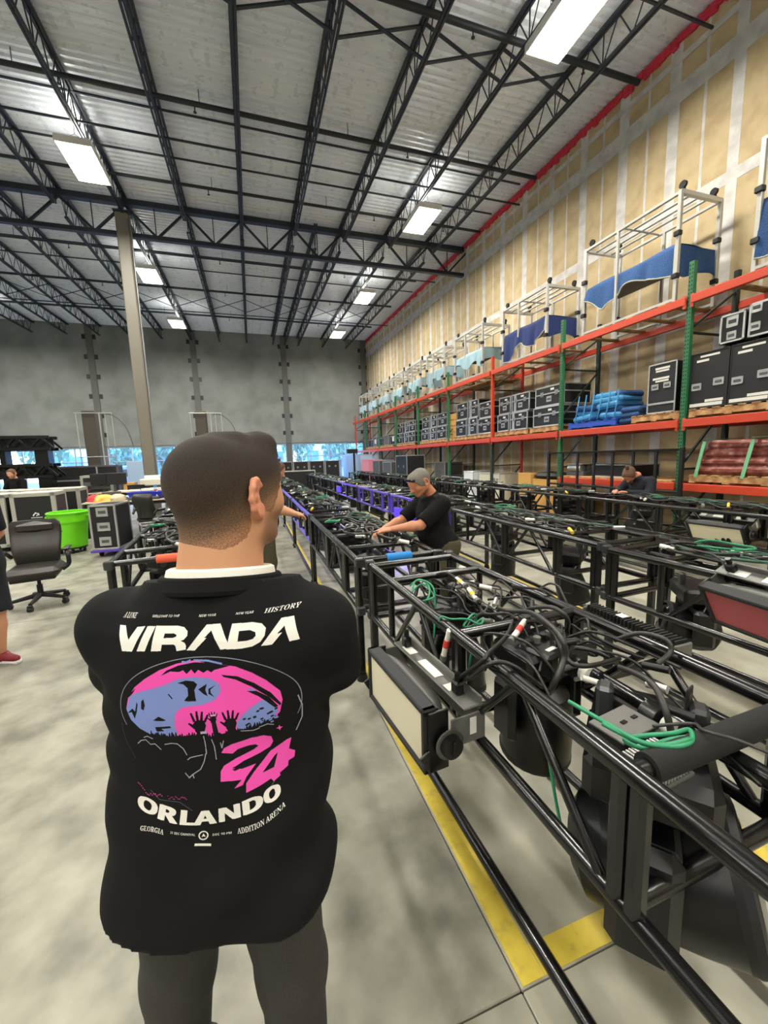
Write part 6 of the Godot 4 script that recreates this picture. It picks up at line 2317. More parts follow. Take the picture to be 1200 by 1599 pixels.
		if O.has("print_mat"):
			split_print(t, sm, O)
		else:
			part("shirt", sm.mesh(), O.shirt, t)
	# trousers
	if O.has("pants"):
		var T := [[J.hiL, J.hiR, 0.108 * g, 0.108 * g, 0.06]]
		var sh0: bool = O.get("shorts", false)
		var tc := [[V(0, 1, 0), pel.y + 0.06]]
		for s in ["L", "R"]:
			T.append([J["hi" + s], J["kn" + s], 0.1 * g, 0.082 if not sh0 else 0.1, 0.05])
			if not sh0:
				T.append([J["kn" + s], J["an" + s] - V(0, 0.02, 0), 0.08, 0.068, 0.04])
		tc.append([V(0, -1, 0), -((J.knL.y + 0.0) if sh0 else 0.03)])
		part("trousers" if not sh0 else "shorts", net(T, O.get("cloth_cell", cell), tc).mesh(), O.pants, t)
	# shoes
	for s in ["L", "R"]:
		var an: Vector3 = J["an" + s]
		var fd: Vector3 = J.get("foot" + s, V(0, 0, -1))
		var b := V(an.x, 0.045, an.z)
		var up := net([[b - fd * 0.06, b + fd * 0.02, 0.042, 0.045, 0.02], [b + fd * 0.02, b + fd * 0.15 - V(0, 0.008, 0), 0.045, 0.034, 0.02], [b - fd * 0.03, an, 0.045, 0.046, 0.03]], 0.01, [[V(0, -1, 0), -0.018], [V(0, 1, 0), an.y + 0.0]])
		part("shoe", up.mesh(), O.get("shoe", M.plastic_black), t)
		var so := net([[V(b.x, 0.02, b.z) - fd * 0.062, V(b.x, 0.02, b.z) + fd * 0.155, 0.048, 0.042, 0.02]], 0.009, [[V(0, -1, 0), -0.001], [V(0, 1, 0), 0.026]])
		part("sole", so.mesh(), O.get("sole", M.rubber), t)
	return t


func split_print(t: Node3D, m: MB, O: Dictionary) -> void:
	# the back of the shirt carries the print: planar coordinates in the wearer's own axes
	var r: Rect2 = O.print_rect
	for i in m.V.size():
		m.U[i] = Vector2((m.V[i].x - r.position.x) / r.size.x, 1.0 - (m.V[i].y - r.position.y) / r.size.y)
	var A := PackedInt32Array()
	var B := PackedInt32Array()
	for k in range(0, m.I.size(), 3):
		var a := m.I[k]
		var b := m.I[k + 1]
		var c := m.I[k + 2]
		var back := m.N[a].z + m.N[b].z + m.N[c].z > 0.6
		var cc := (m.V[a] + m.V[b] + m.V[c]) / 3.0
		if back and r.grow(-0.004).has_point(Vector2(cc.x, cc.y)):
			B.append_array([a, b, c])
		else:
			A.append_array([a, b, c])
	m.I = A
	var am := m.mesh()
	m.I = B
	var arr := []
	arr.resize(Mesh.ARRAY_MAX)
	arr[Mesh.ARRAY_VERTEX] = m.V
	arr[Mesh.ARRAY_NORMAL] = m.N
	arr[Mesh.ARRAY_TEX_UV] = m.U
	arr[Mesh.ARRAY_INDEX] = B
	am.add_surface_from_arrays(Mesh.PRIMITIVE_TRIANGLES, arr)
	am.surface_set_material(0, O.shirt)
	am.surface_set_material(1, O.print_mat)
	part("shirt", am, null, t)


func build_people() -> void:
	# ---- the standing man seen from behind ----
	var ps := deg_to_rad(17.9)
	var hs := 1.1
	var hx := Transform3D(Basis(Vector3.UP, deg_to_rad(-29)).rotated(Vector3.RIGHT, 0.02).scaled(Vector3.ONE * hs), V(0.05, 1.648, -0.03))
	var hinv := hx.affine_inverse()
	var hd := rgb(82, 66, 53).srgb_to_linear()
	var hl := rgb(140, 110, 86).srgb_to_linear()
	var sk := rgb(206, 152, 116).srgb_to_linear()
	var hair_col := func(p: Vector3) -> Color:
		var q: Vector3 = hinv * p
		var e := -0.87 * (q.y + 0.104) - 0.49 * (q.z - 0.085)
		var d := smoothstep(0.0, -0.1, e)
		var c := sk.lerp(hl, smoothstep(0.0, 0.4, d)).lerp(hd, smoothstep(0.3, 1.0, d))
		var top := smoothstep(-0.02, 0.08, q.y)
		return c.lerp(rgb(42, 34, 28).srgb_to_linear(), top * 0.85)
	var torso := {
		"ys": [0.62, 0.72, 0.82, 0.94, 1.05, 1.15, 1.25, 1.34, 1.39, 1.425, 1.455, 1.48, 1.51],
		"cx": [-0.035, -0.03, -0.02, -0.012, -0.004, 0.0, 0.01, 0.018, 0.022, 0.024, 0.027, 0.028, 0.03],
		"cz": [0.0, 0.0, 0.0, -0.005, -0.01, -0.01, 0.0, 0.005, 0.005, 0.002, 0.0, -0.003, -0.005],
		"hw": [0.262, 0.26, 0.256, 0.25, 0.244, 0.238, 0.236, 0.236, 0.226, 0.203, 0.172, 0.146, 0.122],
		"hd": [0.165, 0.16, 0.152, 0.142, 0.137, 0.136, 0.137, 0.135, 0.128, 0.118, 0.108, 0.1, 0.092],
		"n": 2.5, "k": 0.04}
	var bump := func(w: Vector3) -> float:
		# folds of the cloth: a long diagonal towards the right hip, softer ones at the waist and under the arms
		var low := smoothstep(1.18, 0.82, w.y)
		var a := sin((w.y * 0.8 - w.x * 0.75) * 34.0 + 1.0) * 0.0075 * low * smoothstep(-0.2, 0.12, w.x)
		var b := sin((w.y * 1.0 + w.x * 0.5) * 27.0) * 0.0042 * low
		var c := sin(w.y * 60.0 + w.x * 25.0) * 0.004 * smoothstep(0.14, 0.26, absf(w.x - 0.01)) * smoothstep(0.95, 1.2, w.y) * smoothstep(1.36, 1.2, w.y)
		return a + b + c
	var J := {
		"headx": hx, "neck": V(0.03, 1.49, 0.0), "shL": V(-0.205, 1.376, 0.0), "shR": V(0.238, 1.358, 0.0), "elL": V(-0.238, 1.262, -0.06), "elR": V(0.248, 1.25, -0.06),
		"wrL": V(0.05, 1.235, -0.22), "wrR": V(-0.03, 1.21, -0.2), "hiL": V(-0.115, 0.86, 0.0), "hiR": V(0.085, 0.86, 0.0), "knL": V(-0.17, 0.46, -0.01), "knR": V(0.115, 0.46, -0.01),
		"anL": V(-0.19, 0.09, 0.03), "anR": V(0.13, 0.09, 0.03), "col_n": V(0, 0.97, -0.22).normalized(), "col_d": 1.435}
	J.hem_n = V(0.0, -1.0, 0.0)
	J.hem_d = -0.732
	var pm := mat("shirt_print", Color.WHITE, 0.9, 0.0, 0.3)
	var rect := Rect2(-0.235, 0.935, 0.5, 0.53)
	pm.albedo_texture = print_texture(rect)
	var hem_drop := func(_w: Vector3) -> bool: return true
	var o := {"girth": 1.12, "cell": 0.014, "head_cell": 0.0038, "hand_cell": 0.006, "skin": rgb(206, 152, 116), "stubble": 0.55, "neck_r": 0.08, "hair": M.hair_dark, "hair_color": hair_col, "hair_grow": 0.006, "nape": -0.104,
		"hair_extra": [[V(0, -0.03, 0.023), V(0, -0.1, 0.026), 0.076, 0.0775], [V(0.03, 0.088, -0.058), V(-0.02, 0.09, -0.055), 0.03, 0.03], [V(0.02, 0.1, -0.01), V(0.0, 0.1, 0.02), 0.022, 0.02], [V(0.035, 0.1, -0.072), V(0.02, 0.105, -0.07), 0.018, 0.018]],
		"shirt": M.shirt_black, "torso": torso, "sleeve": "long", "arm_a": 0.078, "arm_b": 0.066, "cloth_cell": 0.0085, "shirt_bump": bump, "print_mat": pm, "print_rect": rect, "pants": M.jeans, "palmL": V(0, 0.3, -1), "palmR": V(0, 0.3, -1)}
	var man := make_person("person with cropped dark hair seen from behind in a black printed shirt, arms folded", V(-0.108, 0, -0.917), -ps, J, o)
	# collar band, white tee at the neck, jeans details
	var cx := Transform3D(Basis(Vector3.RIGHT, -0.2), V(0.03, 1.474, 0.0))
	part("collar", MB.new().lathe([Vector2(0.128, -0.026), Vector2(0.131, -0.018), Vector2(0.125, 0.004), Vector2(0.121, 0.008), Vector2(0.115, 0.008), Vector2(0.115, -0.02)], 40, cx, 0.88).mesh(), M.shirt_black, man)
	part("tee_collar", MB.new().lathe([Vector2(0.104, -0.03), Vector2(0.114, 0.0), Vector2(0.11, 0.02), Vector2(0.103, 0.024), Vector2(0.097, 0.018), Vector2(0.096, -0.03)], 40, cx, 0.88).mesh(), M.tee_white, man)
	# ---- the man in the black tee working at the first row ----
	var h2 := Transform3D(Basis(Vector3.UP, deg_to_rad(12)) * Basis(Vector3.RIGHT, deg_to_rad(-32)), V(-0.03, 1.475, -0.22))
	var J2 := {
		"headx": h2, "neck": V(0.0, 1.36, -0.1), "shL": V(-0.2, 1.27, -0.07), "shR": V(0.2, 1.27, -0.09), "elL": V(-0.22, 1.1, -0.3), "elR": V(0.2, 1.09, -0.32), "wrL": V(-0.1, 1.065, -0.53), "wrR": V(0.1, 1.04, -0.54),
		"hiL": V(-0.1, 0.86, 0.02), "hiR": V(0.1, 0.86, 0.02), "knL": V(-0.13, 0.47, -0.02), "knR": V(0.13, 0.47, -0.02), "anL": V(-0.14, 0.09, 0.02), "anR": V(0.14, 0.09, 0.02), "belly": V(0, 0.04, -0.09), "hem_d": -0.62, "col_n": V(0, 0.88, -0.47).normalized(), "col_d": 1.245}
	make_person("person with grey hair in a black tee leaning over the near truss row", V(1.7, 0, -3.5), PI / 2, J2,
		{"girth": 1.2, "cell": 0.013, "head_cell": 0.005, "hand_cell": 0.005, "skin": rgb(204, 138, 104), "stubble": 0.15, "hair": M.hair_grey, "hair_grow": 0.006, "shirt": M.shirt_black, "pants": M.trouser_olive, "curl": 0.9, "palmL": V(-0.3, 1, 0), "palmR": V(0.3, 1, 0), "hair_parts": [["sunglasses", V(-0.06, 0.075, -0.083), V(0.06, 0.075, -0.083), 0.018, 0.018]], "hair_part_mat": M.glass_dark})
	# ---- the person half hidden behind the standing man ----
	var h3 := Transform3D(Basis(Vector3.RIGHT, deg_to_rad(-25)), V(0.0, 1.6, -0.16))
	var J3 := {
		"headx": h3, "neck": V(0, 1.46, -0.05), "shL": V(-0.19, 1.38, -0.04), "shR": V(0.19, 1.38, -0.04), "elL": V(-0.22, 1.14, -0.14), "elR": V(0.22, 1.14, -0.14), "wrL": V(-0.12, 1.06, -0.36), "wrR": V(0.14, 1.06, -0.36),
		"hiL": V(-0.1, 0.92, 0.0), "hiR": V(0.1, 0.92, 0.0), "knL": V(-0.12, 0.5, -0.02), "knR": V(0.12, 0.5, -0.02), "anL": V(-0.13, 0.09, 0.02), "anR": V(0.13, 0.09, 0.02), "hem_d": -0.82}
	make_person("person in black tee and olive trousers half hidden behind the standing man", V(0.1, 0, -5.05), -PI / 2, J3,
		{"girth": 1.0, "cell": 0.016, "head_cell": 0.008, "hand_cell": 0.006, "hair": M.hair_brown, "shirt": M.shirt_black, "pants": M.trouser_olive})
	# ---- the worker with a hair bun behind the third row ----
	var h4 := Transform3D(Basis(Vector3.UP, deg_to_rad(18)) * Basis(Vector3.RIGHT, deg_to_rad(-58)), V(0.02, 1.3, -0.32))
	var J4 := {
		"headx": h4, "neck": V(0, 1.28, -0.17), "shL": V(-0.2, 1.18, -0.1), "shR": V(0.2, 1.18, -0.12), "elL": V(-0.25, 0.99, -0.2), "elR": V(0.24, 1.0, -0.28), "wrL": V(-0.06, 1.02, -0.42), "wrR": V(0.1, 1.03, -0.5),
		"hiL": V(-0.1, 0.76, 0.1), "hiR": V(0.1, 0.76, 0.1), "knL": V(-0.13, 0.42, -0.12), "knR": V(0.13, 0.42, -0.12), "anL": V(-0.14, 0.09, 0.02), "anR": V(0.14, 0.09, 0.02), "hem_d": -0.62, "col_n": V(0, 0.75, -0.66).normalized(), "col_d": 1.09}
	make_person("person with a hair bun and dark hooded top bending over the third truss row", V(6.2, 0, -5.0), PI / 2, J4,
		{"girth": 1.1, "cell": 0.015, "head_cell": 0.007, "hand_cell": 0.006, "skin": rgb(206, 140, 110), "stubble": 0.6, "hair": M.hair_brown, "hair_grow": 0.01, "hair_parts": [["bun", V(0, 0.125, 0.05), V(0, 0.15, 0.06), 0.03, 0.028], ["beard", V(0, -0.1, -0.075), V(0, -0.165, -0.07), 0.042, 0.028]], "shirt": M.shirt_navy, "sleeve": "long", "pants": M.jeans})
	# ---- the person at the left photo edge ----
	var h5 := Transform3D(Basis(), V(0, 1.64, -0.02))
	var J5 := {
		"headx": h5, "neck": V(0, 1.5, 0.0), "shL": V(-0.19, 1.42, 0.0), "shR": V(0.19, 1.42, 0.0), "elL": V(-0.24, 1.16, 0.02), "elR": V(0.24, 1.16, 0.02), "wrL": V(-0.14, 0.98, 0.16), "wrR": V(0.14, 0.98, 0.16),
		"hiL": V(-0.1, 0.92, 0.0), "hiR": V(0.1, 0.92, 0.0), "knL": V(-0.12, 0.49, -0.01), "knR": V(0.12, 0.49, -0.01), "anL": V(-0.12, 0.09, 0.03), "anR": V(0.12, 0.09, 0.03), "belly": V(0, 0.04, -0.07), "hem_d": -0.8}
	make_person("person in dark tee, shorts and red-white sneakers cut off by the left photo edge", V(-2.3, 0, -4.2), -PI / 2 - 0.5, J5,
		{"girth": 1.12, "cell": 0.015, "head_cell": 0.007, "hand_cell": 0.006, "hair": M.hair_brown, "shirt": M.shirt_navy, "pants": M.shorts_navy, "shorts": true, "shoe": M.shoe_red, "sole": M.shoe_white})
	# ---- the far person behind the pale cases ----
	var h6 := Transform3D(Basis(Vector3.UP, 0.3) * Basis(Vector3.RIGHT, deg_to_rad(-20)), V(0.0, 1.6, -0.1))
	var J6 := {
		"headx": h6, "neck": V(0, 1.46, -0.02), "shL": V(-0.2, 1.38, 0.0), "shR": V(0.2, 1.38, 0.0), "elL": V(-0.26, 1.15, -0.08), "elR": V(0.26, 1.15, -0.08), "wrL": V(-0.16, 1.08, -0.3), "wrR": V(0.16, 1.08, -0.3),
		"hiL": V(-0.1, 0.9, 0.0), "hiR": V(0.1, 0.9, 0.0), "knL": V(-0.12, 0.48, 0), "knR": V(0.12, 0.48, 0), "anL": V(-0.12, 0.09, 0.02), "anR": V(0.12, 0.09, 0.02)}
	make_person("person in black bending over the pale cases at the far left", V(-6.05, 0, -13.3), PI - 0.35, J6,
		{"girth": 1.1, "cell": 0.02, "head_cell": 0.009, "hand_cell": 0.008, "skin": rgb(206, 150, 120), "hair": M.hair_brown, "shirt": M.shirt_black, "pants": M.jeans})


# ---------------------------------------------------------------- the print on the shirt
var img: Image
var irect: Rect2
const ISZ := 1024


func cp(x: float, y: float) -> Vector2:   # design sheet coordinates to picture pixels
	var w := 1.0 - 2.19346e-06 * x - 6.7834e-05 * y
	var u := (0.000355288 * x - 1.16222e-05 * y - 0.549869) / w + 0.385
	var v := (-1.52886e-05 * x - 0.000468636 * y + 1.48345) / w
	return Vector2((u - irect.position.x) / irect.size.x * ISZ, (1.0 - (v - irect.position.y) / irect.size.y) * ISZ)


func fill_poly(pts: Array, col: Color, raw := false) -> void:   # even-odd scan lines, with soft ends
	var P := PackedVector2Array()
	for p in pts:
		P.append(Vector2(p[0], p[1]) if raw else cp(p[0], p[1]))
	fill_px(P, col)


func fill_px(P: PackedVector2Array, col: Color) -> void:
	var y0 := 1e9
	var y1 := -1e9
	for p in P:
		y0 = minf(y0, p.y)
		y1 = maxf(y1, p.y)
	var n := P.size()
	for y in range(maxi(0, int(y0)), mini(ISZ, int(y1) + 2)):
		var fy := y + 0.5
		var xs := []
		for i in n:
			var a := P[i]
			var b := P[(i + 1) % n]
			if (a.y <= fy) != (b.y <= fy):
				xs.append(a.x + (fy - a.y) / (b.y - a.y) * (b.x - a.x))
		xs.sort()
		for k in range(0, xs.size() - 1, 2):
			var xa := clampi(roundi(xs[k]), 0, ISZ)
			var xb := clampi(roundi(xs[k + 1]), 0, ISZ)
			if xb > xa:
				img.fill_rect(Rect2i(xa, y, xb - xa, 1), col)


func stroke(pts: Array, w: float, col: Color) -> void:
	for i in pts.size() - 1:
		var a := cp(pts[i][0], pts[i][1])
		var b := cp(pts[i + 1][0], pts[i + 1][1])
		var d := (b - a).normalized()
		var nn := Vector2(-d.y, d.x) * w * 0.5
		fill_px(PackedVector2Array([a - d * w * 0.3 + nn, b + d * w * 0.3 + nn, b + d * w * 0.3 - nn, a - d * w * 0.3 - nn]), col)


func letters(txt: String, font: Font, place: Callable, col: Color) -> void:
	# rasterizes lettering: glyph triangles come from a TextMesh, place maps (x 0..1 along the line, y 0..1 up) to the sheet
	var tm := TextMesh.new()
	tm.font = font
	tm.font_size = 64
	tm.text = txt
	tm.depth = 0.0
	tm.pixel_size = 0.01
	var a := tm.get_mesh_arrays()
	if a.is_empty():
		return
	var vs: PackedVector3Array = a[Mesh.ARRAY_VERTEX]
	if vs.is_empty():
		return
	var idx = a[Mesh.ARRAY_INDEX]
	var ii: PackedInt32Array = idx if idx != null else PackedInt32Array(range(vs.size()))
	var lo := Vector3(1e9, 1e9, 0)
	var hi := -lo
	for v in vs:
		lo = lo.min(v)
		hi = hi.max(v)
	var d := hi - lo
	for t in range(0, ii.size(), 3):
		var P := PackedVector2Array()
		for c in 3:
			var v := vs[ii[t + c]]
			var q: Vector2 = place.call((v.x - lo.x) / d.x, (v.y - lo.y) / d.y)
			P.append(cp(q.x, q.y))
		fill_px(P, col)


func print_texture(rect: Rect2) -> ImageTexture:
	irect = rect
	img = Image.create(ISZ, ISZ, false, Image.FORMAT_RGB8)
	var bk := M.shirt_black.albedo_color as Color
	img.fill(bk)
	var wh := rgb(238, 234, 226)
	var pk := rgb(247, 88, 186)
	var bl := rgb(128, 146, 208)
	var bold := SystemFont.new()
	bold.font_names = PackedStringArray(["Droid Sans"])
	bold.font_weight = 700
	var serif := SystemFont.new()
	serif.font_names = PackedStringArray(["Droid Serif"])
	serif.font_weight = 700
	# --- VIRADA ---
	fill_poly([[105, 186], [148, 181], [190, 238], [226, 178], [274, 170], [219, 292], [155, 298]], wh)
	fill_poly([[287, 169], [334, 166], [294, 284], [246, 288]], wh)
	fill_poly([[336, 164], [455, 160], [490, 166], [512, 184], [513, 204], [500, 220], [484, 226], [506, 236], [513, 250], [513, 268], [466, 276], [458, 252], [448, 244], [386, 246], [382, 278], [328, 282]], wh)
	fill_poly([[392, 196], [440, 194], [456, 200], [456, 208], [440, 214], [390, 216]], bk)
	fill_poly([[517, 272], [605, 154], [676, 149], [742, 266], [690, 269], [634, 180], [604, 212], [616, 212], [560, 272]], wh)
	fill_poly([[736, 152], [838, 150], [884, 160], [908, 182], [906, 216], [886, 244], [848, 262], [800, 268], [720, 270]], wh)
	fill_poly([[776, 186], [828, 184], [858, 196], [862, 212], [848, 226], [820, 232], [774, 234]], bk)
	fill_poly([[890, 264], [978, 148], [1040, 148], [1080, 258], [1028, 262], [998, 184], [966, 214], [990, 212], [944, 264]], wh)
	# small lines above it
	var row := func(x0: float, x1: float, yb: float, h: float, sl: float, slope: float) -> Callable:
		return func(u: float, v: float) -> Vector2: return Vector2(lerpf(x0, x1, u) + v * sl, yb - v * h + u * slope)
	letters("A LUNE", serif, row.call(112.0, 200.0, 152.0, 26.0, 10.0, -10.0), wh)
	letters("WELCOME TO THE", bold, row.call(302.0, 452.0, 128.0, 11.0, 3.0, -8.0), wh)
	letters("NEW YEAR", bold, row.call(558.0, 646.0, 119.0, 11.0, 3.0, -4.0), wh)
	letters("NEW YEAR", bold, row.call(748.0, 836.0, 112.0, 11.0, 3.0, -2.0), wh)
	letters("HISTORY", serif, row.call(888.0, 1062.0, 115.0, 20.0, 8.0, 0.0), wh)
	# --- the great oval ---
	var oval := func(cx: float, cy: float, rx: float, ry: float, a0: float, a1: float, n: int) -> Array:
		var o := []
		for i in n + 1:
			var a := lerpf(a0, a1, float(i) / n)
			o.append([cx + cos(a) * rx, cy + sin(a) * ry])
		return o
	stroke(oval.call(618.0, 580.0, 470.0, 278.0, -PI * 1.12, 0.32, 70), 3.0, rgb(150, 152, 168))
	stroke([[150, 680], [152, 720], [172, 790], [222, 866]], 2.0, rgb(74, 74, 84))
	# pink arch and blue body
	fill_poly([[186, 590], [200, 530], [240, 470], [300, 420], [380, 370], [470, 335], [560, 318], [620, 330], [700, 340], [770, 352], [850, 390], [920, 440], [985, 510], [996, 560], [980, 640], [900, 670], [780, 690], [640, 722], [480, 724], [330, 722], [260, 690], [212, 650]], pk)
	fill_poly([[186, 596], [212, 520], [270, 490], [360, 462], [430, 436], [480, 412], [560, 402], [640, 408], [690, 440], [694, 480], [670, 520], [600, 548], [500, 560], [462, 590], [455, 660], [470, 722], [330, 722], [260, 690], [212, 650]], bl)
	fill_poly([[800, 610], [850, 570], [900, 540], [960, 570], [975, 620], [940, 660], [860, 690], [770, 690], [772, 650]], bl)
	fill_poly([[830, 470], [860, 480], [880, 500], [850, 500]], bl)
	for q in [[560, 318, 700, 336], [500, 326, 540, 318]]:
		stroke([[q[0], q[1]], [(q[0] + q[2]) / 2.0, q[1] + 2], [q[2], q[3]]], 7.0, bl)
	# dark arcs, lashes and marks
	fill_poly([[390, 398], [420, 370], [480, 344], [560, 328], [640, 330], [740, 348], [664, 366], [650, 378], [630, 366], [610, 380], [584, 364], [566, 384], [548, 362], [524, 386], [506, 366], [486, 376], [440, 374]], bk)
	fill_poly([[700, 392], [780, 404], [860, 446], [940, 510], [990, 580], [984, 590], [930, 530], [850, 466], [770, 420], [712, 404]], bk)
	fill_poly([[826, 486], [870, 490], [930, 530], [975, 590], [960, 596], [920, 556], [880, 520]], bk)
	fill_poly([[200, 520], [246, 474], [232, 500], [204, 530]], bk)
	fill_poly([[476, 434], [520, 420], [560, 424], [578, 440], [562, 470], [566, 500], [570, 528], [530, 530], [508, 526], [530, 500], [528, 460], [506, 440]], bk)
	fill_poly([[582, 466], [626, 438], [618, 470], [630, 502], [610, 492]], bk)
	fill_poly([[668, 446], [644, 468], [646, 486], [664, 508], [634, 490], [634, 464]], bk)
	fill_poly([[278, 540], [290, 528], [298, 560], [290, 588], [276, 580]], bk)
	fill_poly([[250, 548], [256, 560], [250, 600], [236, 640], [220, 606], [192, 616], [224, 586], [240, 600]], bk)
	fill_poly([[340, 638], [372, 614], [412, 632], [392, 638]], bk)
	fill_poly([[350, 674], [430, 664], [436, 674], [384, 682], [398, 694], [356, 698]], bk)
	stroke([[428, 494], [440, 508], [446, 516]], 5.0, bk)
	fill_poly([[210, 650], [250, 700], [320, 722], [440, 728], [520, 716], [560, 736], [640, 724], [640, 760], [200, 760]], bk)
	var rr := RandomNumberGenerator.new()
	rr.seed = 9
	# crowd along the lower rim
	var x := 240.0
	while x < 990.0:
		var yb := 724.0 - maxf(0.0, (x - 700.0)) * 0.26
		var h := rr.randf_range(6.0, 30.0)
		fill_poly([[x - 7, yb + 20], [x - 5, yb - h * 0.4], [x - rr.randf_range(0, 4), yb - h], [x + rr.randf_range(1, 5), yb - h * 0.9], [x + 6, yb], [x + 8, yb + 20]], bk)
		x += rr.randf_range(7.0, 14.0)
	fill_poly([[640, 722], [780, 700], [900, 672], [985, 640], [1000, 700], [960, 800], [640, 800]], bk)
	for i in 26:
		var px := rr.randf_range(800, 960)
		var py := rr.randf_range(580, 700)
		fill_poly([[px, py], [px + 14, py - 5], [px + 18, py + 3], [px + 4, py + 8]], bk if i % 3 else bl)
	# raised hands
	for q in [[585.0, 690.0, 1.0, -0.03], [655.0, 640.0, 0.5, -0.12], [742.0, 680.0, 0.92, 0.05]]:
		var sx: float = q[2]
		var cx: float = q[0]
		var cy: float = q[1]
		fill_poly([[cx - 22 * sx, cy], [cx + 24 * sx, cy], [cx + 50 * sx + 10, cy + 130], [cx + 5, cy + 135]], bk)
		fill_poly([[cx - 24 * sx, cy + 6], [cx - 34 * sx, cy - 40 * sx], [cx - 14 * sx, cy - 62 * sx], [cx + 24 * sx, cy - 58 * sx], [cx + 32 * sx, cy - 30 * sx], [cx + 22 * sx, cy + 6]], bk)
		for f in 4:
			var fx := cx + (-26.0 + f * 17.0) * sx
			var tx := fx + (-18.0 + f * 12.0) * sx
			var ty: float = cy - (98.0 + [0.0, 10.0, 8.0, -8.0][f]) * sx
			fill_poly([[fx - 7 * sx, cy - 50 * sx], [tx - 5 * sx, ty], [tx + 5 * sx, ty - 2], [fx + 8 * sx, cy - 50 * sx]], bk)
		fill_poly([[cx - 30 * sx, cy - 10 * sx], [cx - 60 * sx, cy - 40 * sx], [cx - 54 * sx, cy - 46 * sx], [cx - 24 * sx, cy - 30 * sx]], bk)
	fill_poly([[584, 694], [616, 690], [618, 704], [586, 708]], rgb(190, 176, 206))
	fill_poly([[640, 602], [668, 598], [668, 606], [642, 610]], rgb(206, 190, 210))
	# pale outlines of heads and arms in the crowd
	var gr := rgb(176, 172, 184)
	for q in [[[242, 780], [262, 760], [290, 752], [316, 776], [340, 770], [372, 800]], [[394, 770], [430, 762], [460, 764], [490, 790], [508, 826]], [[512, 852], [526, 840], [560, 832], [590, 826]], [[606, 820], [598, 860], [580, 900], [540, 926], [522, 944], [500, 920]], [[640, 740], [652, 780], [660, 850]], [[600, 720], [606, 760], [610, 820]], [[520, 944], [540, 926], [546, 944]], [[700, 750], [690, 790], [684, 760]], [[280, 740], [300, 730], [330, 742]], [[790, 700], [850, 704], [880, 696]], [[880, 690], [920, 680], [950, 690]]]:
		stroke(q, 3.6, gr)
	stroke([[1070, 560], [1088, 620], [1084, 700], [1056, 760]], 4.0, gr)
	stroke([[1030, 800], [950, 1000], [880, 1096]], 2.0, rgb(130, 130, 140))
	stroke([[310, 1020], [360, 1066], [470, 1070], [540, 1110]], 2.0, rgb(110, 108, 116))
	# --- 24 ---
	fill_poly([[686, 818], [700, 792], [740, 772], [840, 745], [900, 742], [936, 756], [944, 786], [930, 812], [880, 836], [800, 866], [756, 892], [740, 898], [790, 906], [860, 888], [812, 952], [796, 990], [752, 1004], [790, 962], [684, 964], [684, 912], [700, 884], [760, 850], [850, 812], [872, 796], [858, 786], [820, 788], [770, 802], [744, 824]], pk)
	fill_poly([[742, 906], [790, 892], [810, 884], [790, 900], [756, 914]], bk)
	fill_poly([[812, 1034], [812, 984], [850, 930], [930, 836], [1010, 796], [1032, 792], [1020, 850], [1050, 872], [1046, 906], [1018, 914], [1016, 940], [976, 964], [980, 978], [946, 1000], [934, 982], [880, 1008]], pk)
	fill_poly([[892, 942], [950, 866], [966, 852], [948, 926]], bk)
	fill_poly([[976, 700], [981, 712], [994, 716], [982, 722], [978, 734], [973, 721], [960, 717], [972, 712]], pk)
	# small pink captions left
	for i in 16:
		var dx := 236.0 + i * 9.0
		var dy := 992.0 + minf(i, 6.0) * 8.0 + rr.randf_range(-6.0, 6.0)
		fill_poly([[dx, dy], [dx + 6, dy + 2], [dx + 5, dy + 8], [dx - 1, dy + 6]], rgb(206, 70, 150))
	for i in 18:
		var dx := 404.0 + i * 6.0
		var dy := 1040.0 + rr.randf_range(0.0, 16.0)
		fill_poly([[dx, dy], [dx + 5, dy], [dx + 5, dy + 4], [dx, dy + 4]], rgb(190, 64, 140))
	# --- ORLANDO along an arc ---
	var arc := func(x0: float, x1: float, h: float, drop: float, base: float) -> Callable:
		return func(u: float, v: float) -> Vector2:
			var s := u * 2.0 - 1.0
			var yy := base - drop * (s * s) - drop * 0.28 * s
			var slope := -drop * 2.0 * s / ((x1 - x0) * 0.5)
			return Vector2(lerpf(x0, x1, u) + v * h * slope * 0.5, yy - v * h)
	var o_t := ["O", "R", "L", "A", "N", "D", "O"]
	var ox := [[0.0, 0.155], [0.165, 0.31], [0.325, 0.43], [0.42, 0.575], [0.59, 0.735], [0.75, 0.885], [0.89, 1.0]]
	for i in 7:
		var pl: Callable = arc.call(226.0, 988.0, 70.0, 84.0, 1180.0)
		var xa: float = ox[i][0]
		var xb: float = ox[i][1]
		for sh in 4:
			var dx: float = [0.0, 10.0, 0.0, 10.0][sh]
			var dy: float = [0.0, 0.0, 2.0, 2.0][sh]
			letters(o_t[i], bold, func(u: float, v: float) -> Vector2: return pl.call(lerpf(xa, xb - 0.012, u), v) + Vector2(dx, dy), wh)
	letters("GEORGIA", serif, arc.call(262.0, 392.0, 22.0, -6.0, 1222.0), wh)
	letters("31 DEC CARNIVAL", bold, row.call(428.0, 556.0, 1222.0, 11.0, 0.0, 14.0), wh)
	letters("DEC 10 PM", bold, row.call(644.0, 740.0, 1242.0, 11.0, 0.0, -6.0), wh)
	var tail := func(u: float, v: float) -> Vector2: return Vector2(lerpf(772.0, 1010.0, u) - v * 4.0, 1236.0 - 92.0 * u * u - 14.0 * u - v * 26.0)
	letters("ADDITION ARENA", serif, tail, wh)
	var ringo: Array = oval.call(598.0, 1236.0, 22.0, 20.0, 0.0, TAU, 20)
	stroke(ringo, 5.0, wh)
	fill_poly([[588, 1244], [598, 1226], [610, 1244], [598, 1240]], wh)
	fill_poly([[556, 1272], [638, 1278], [638, 1290], [554, 1284]], wh)
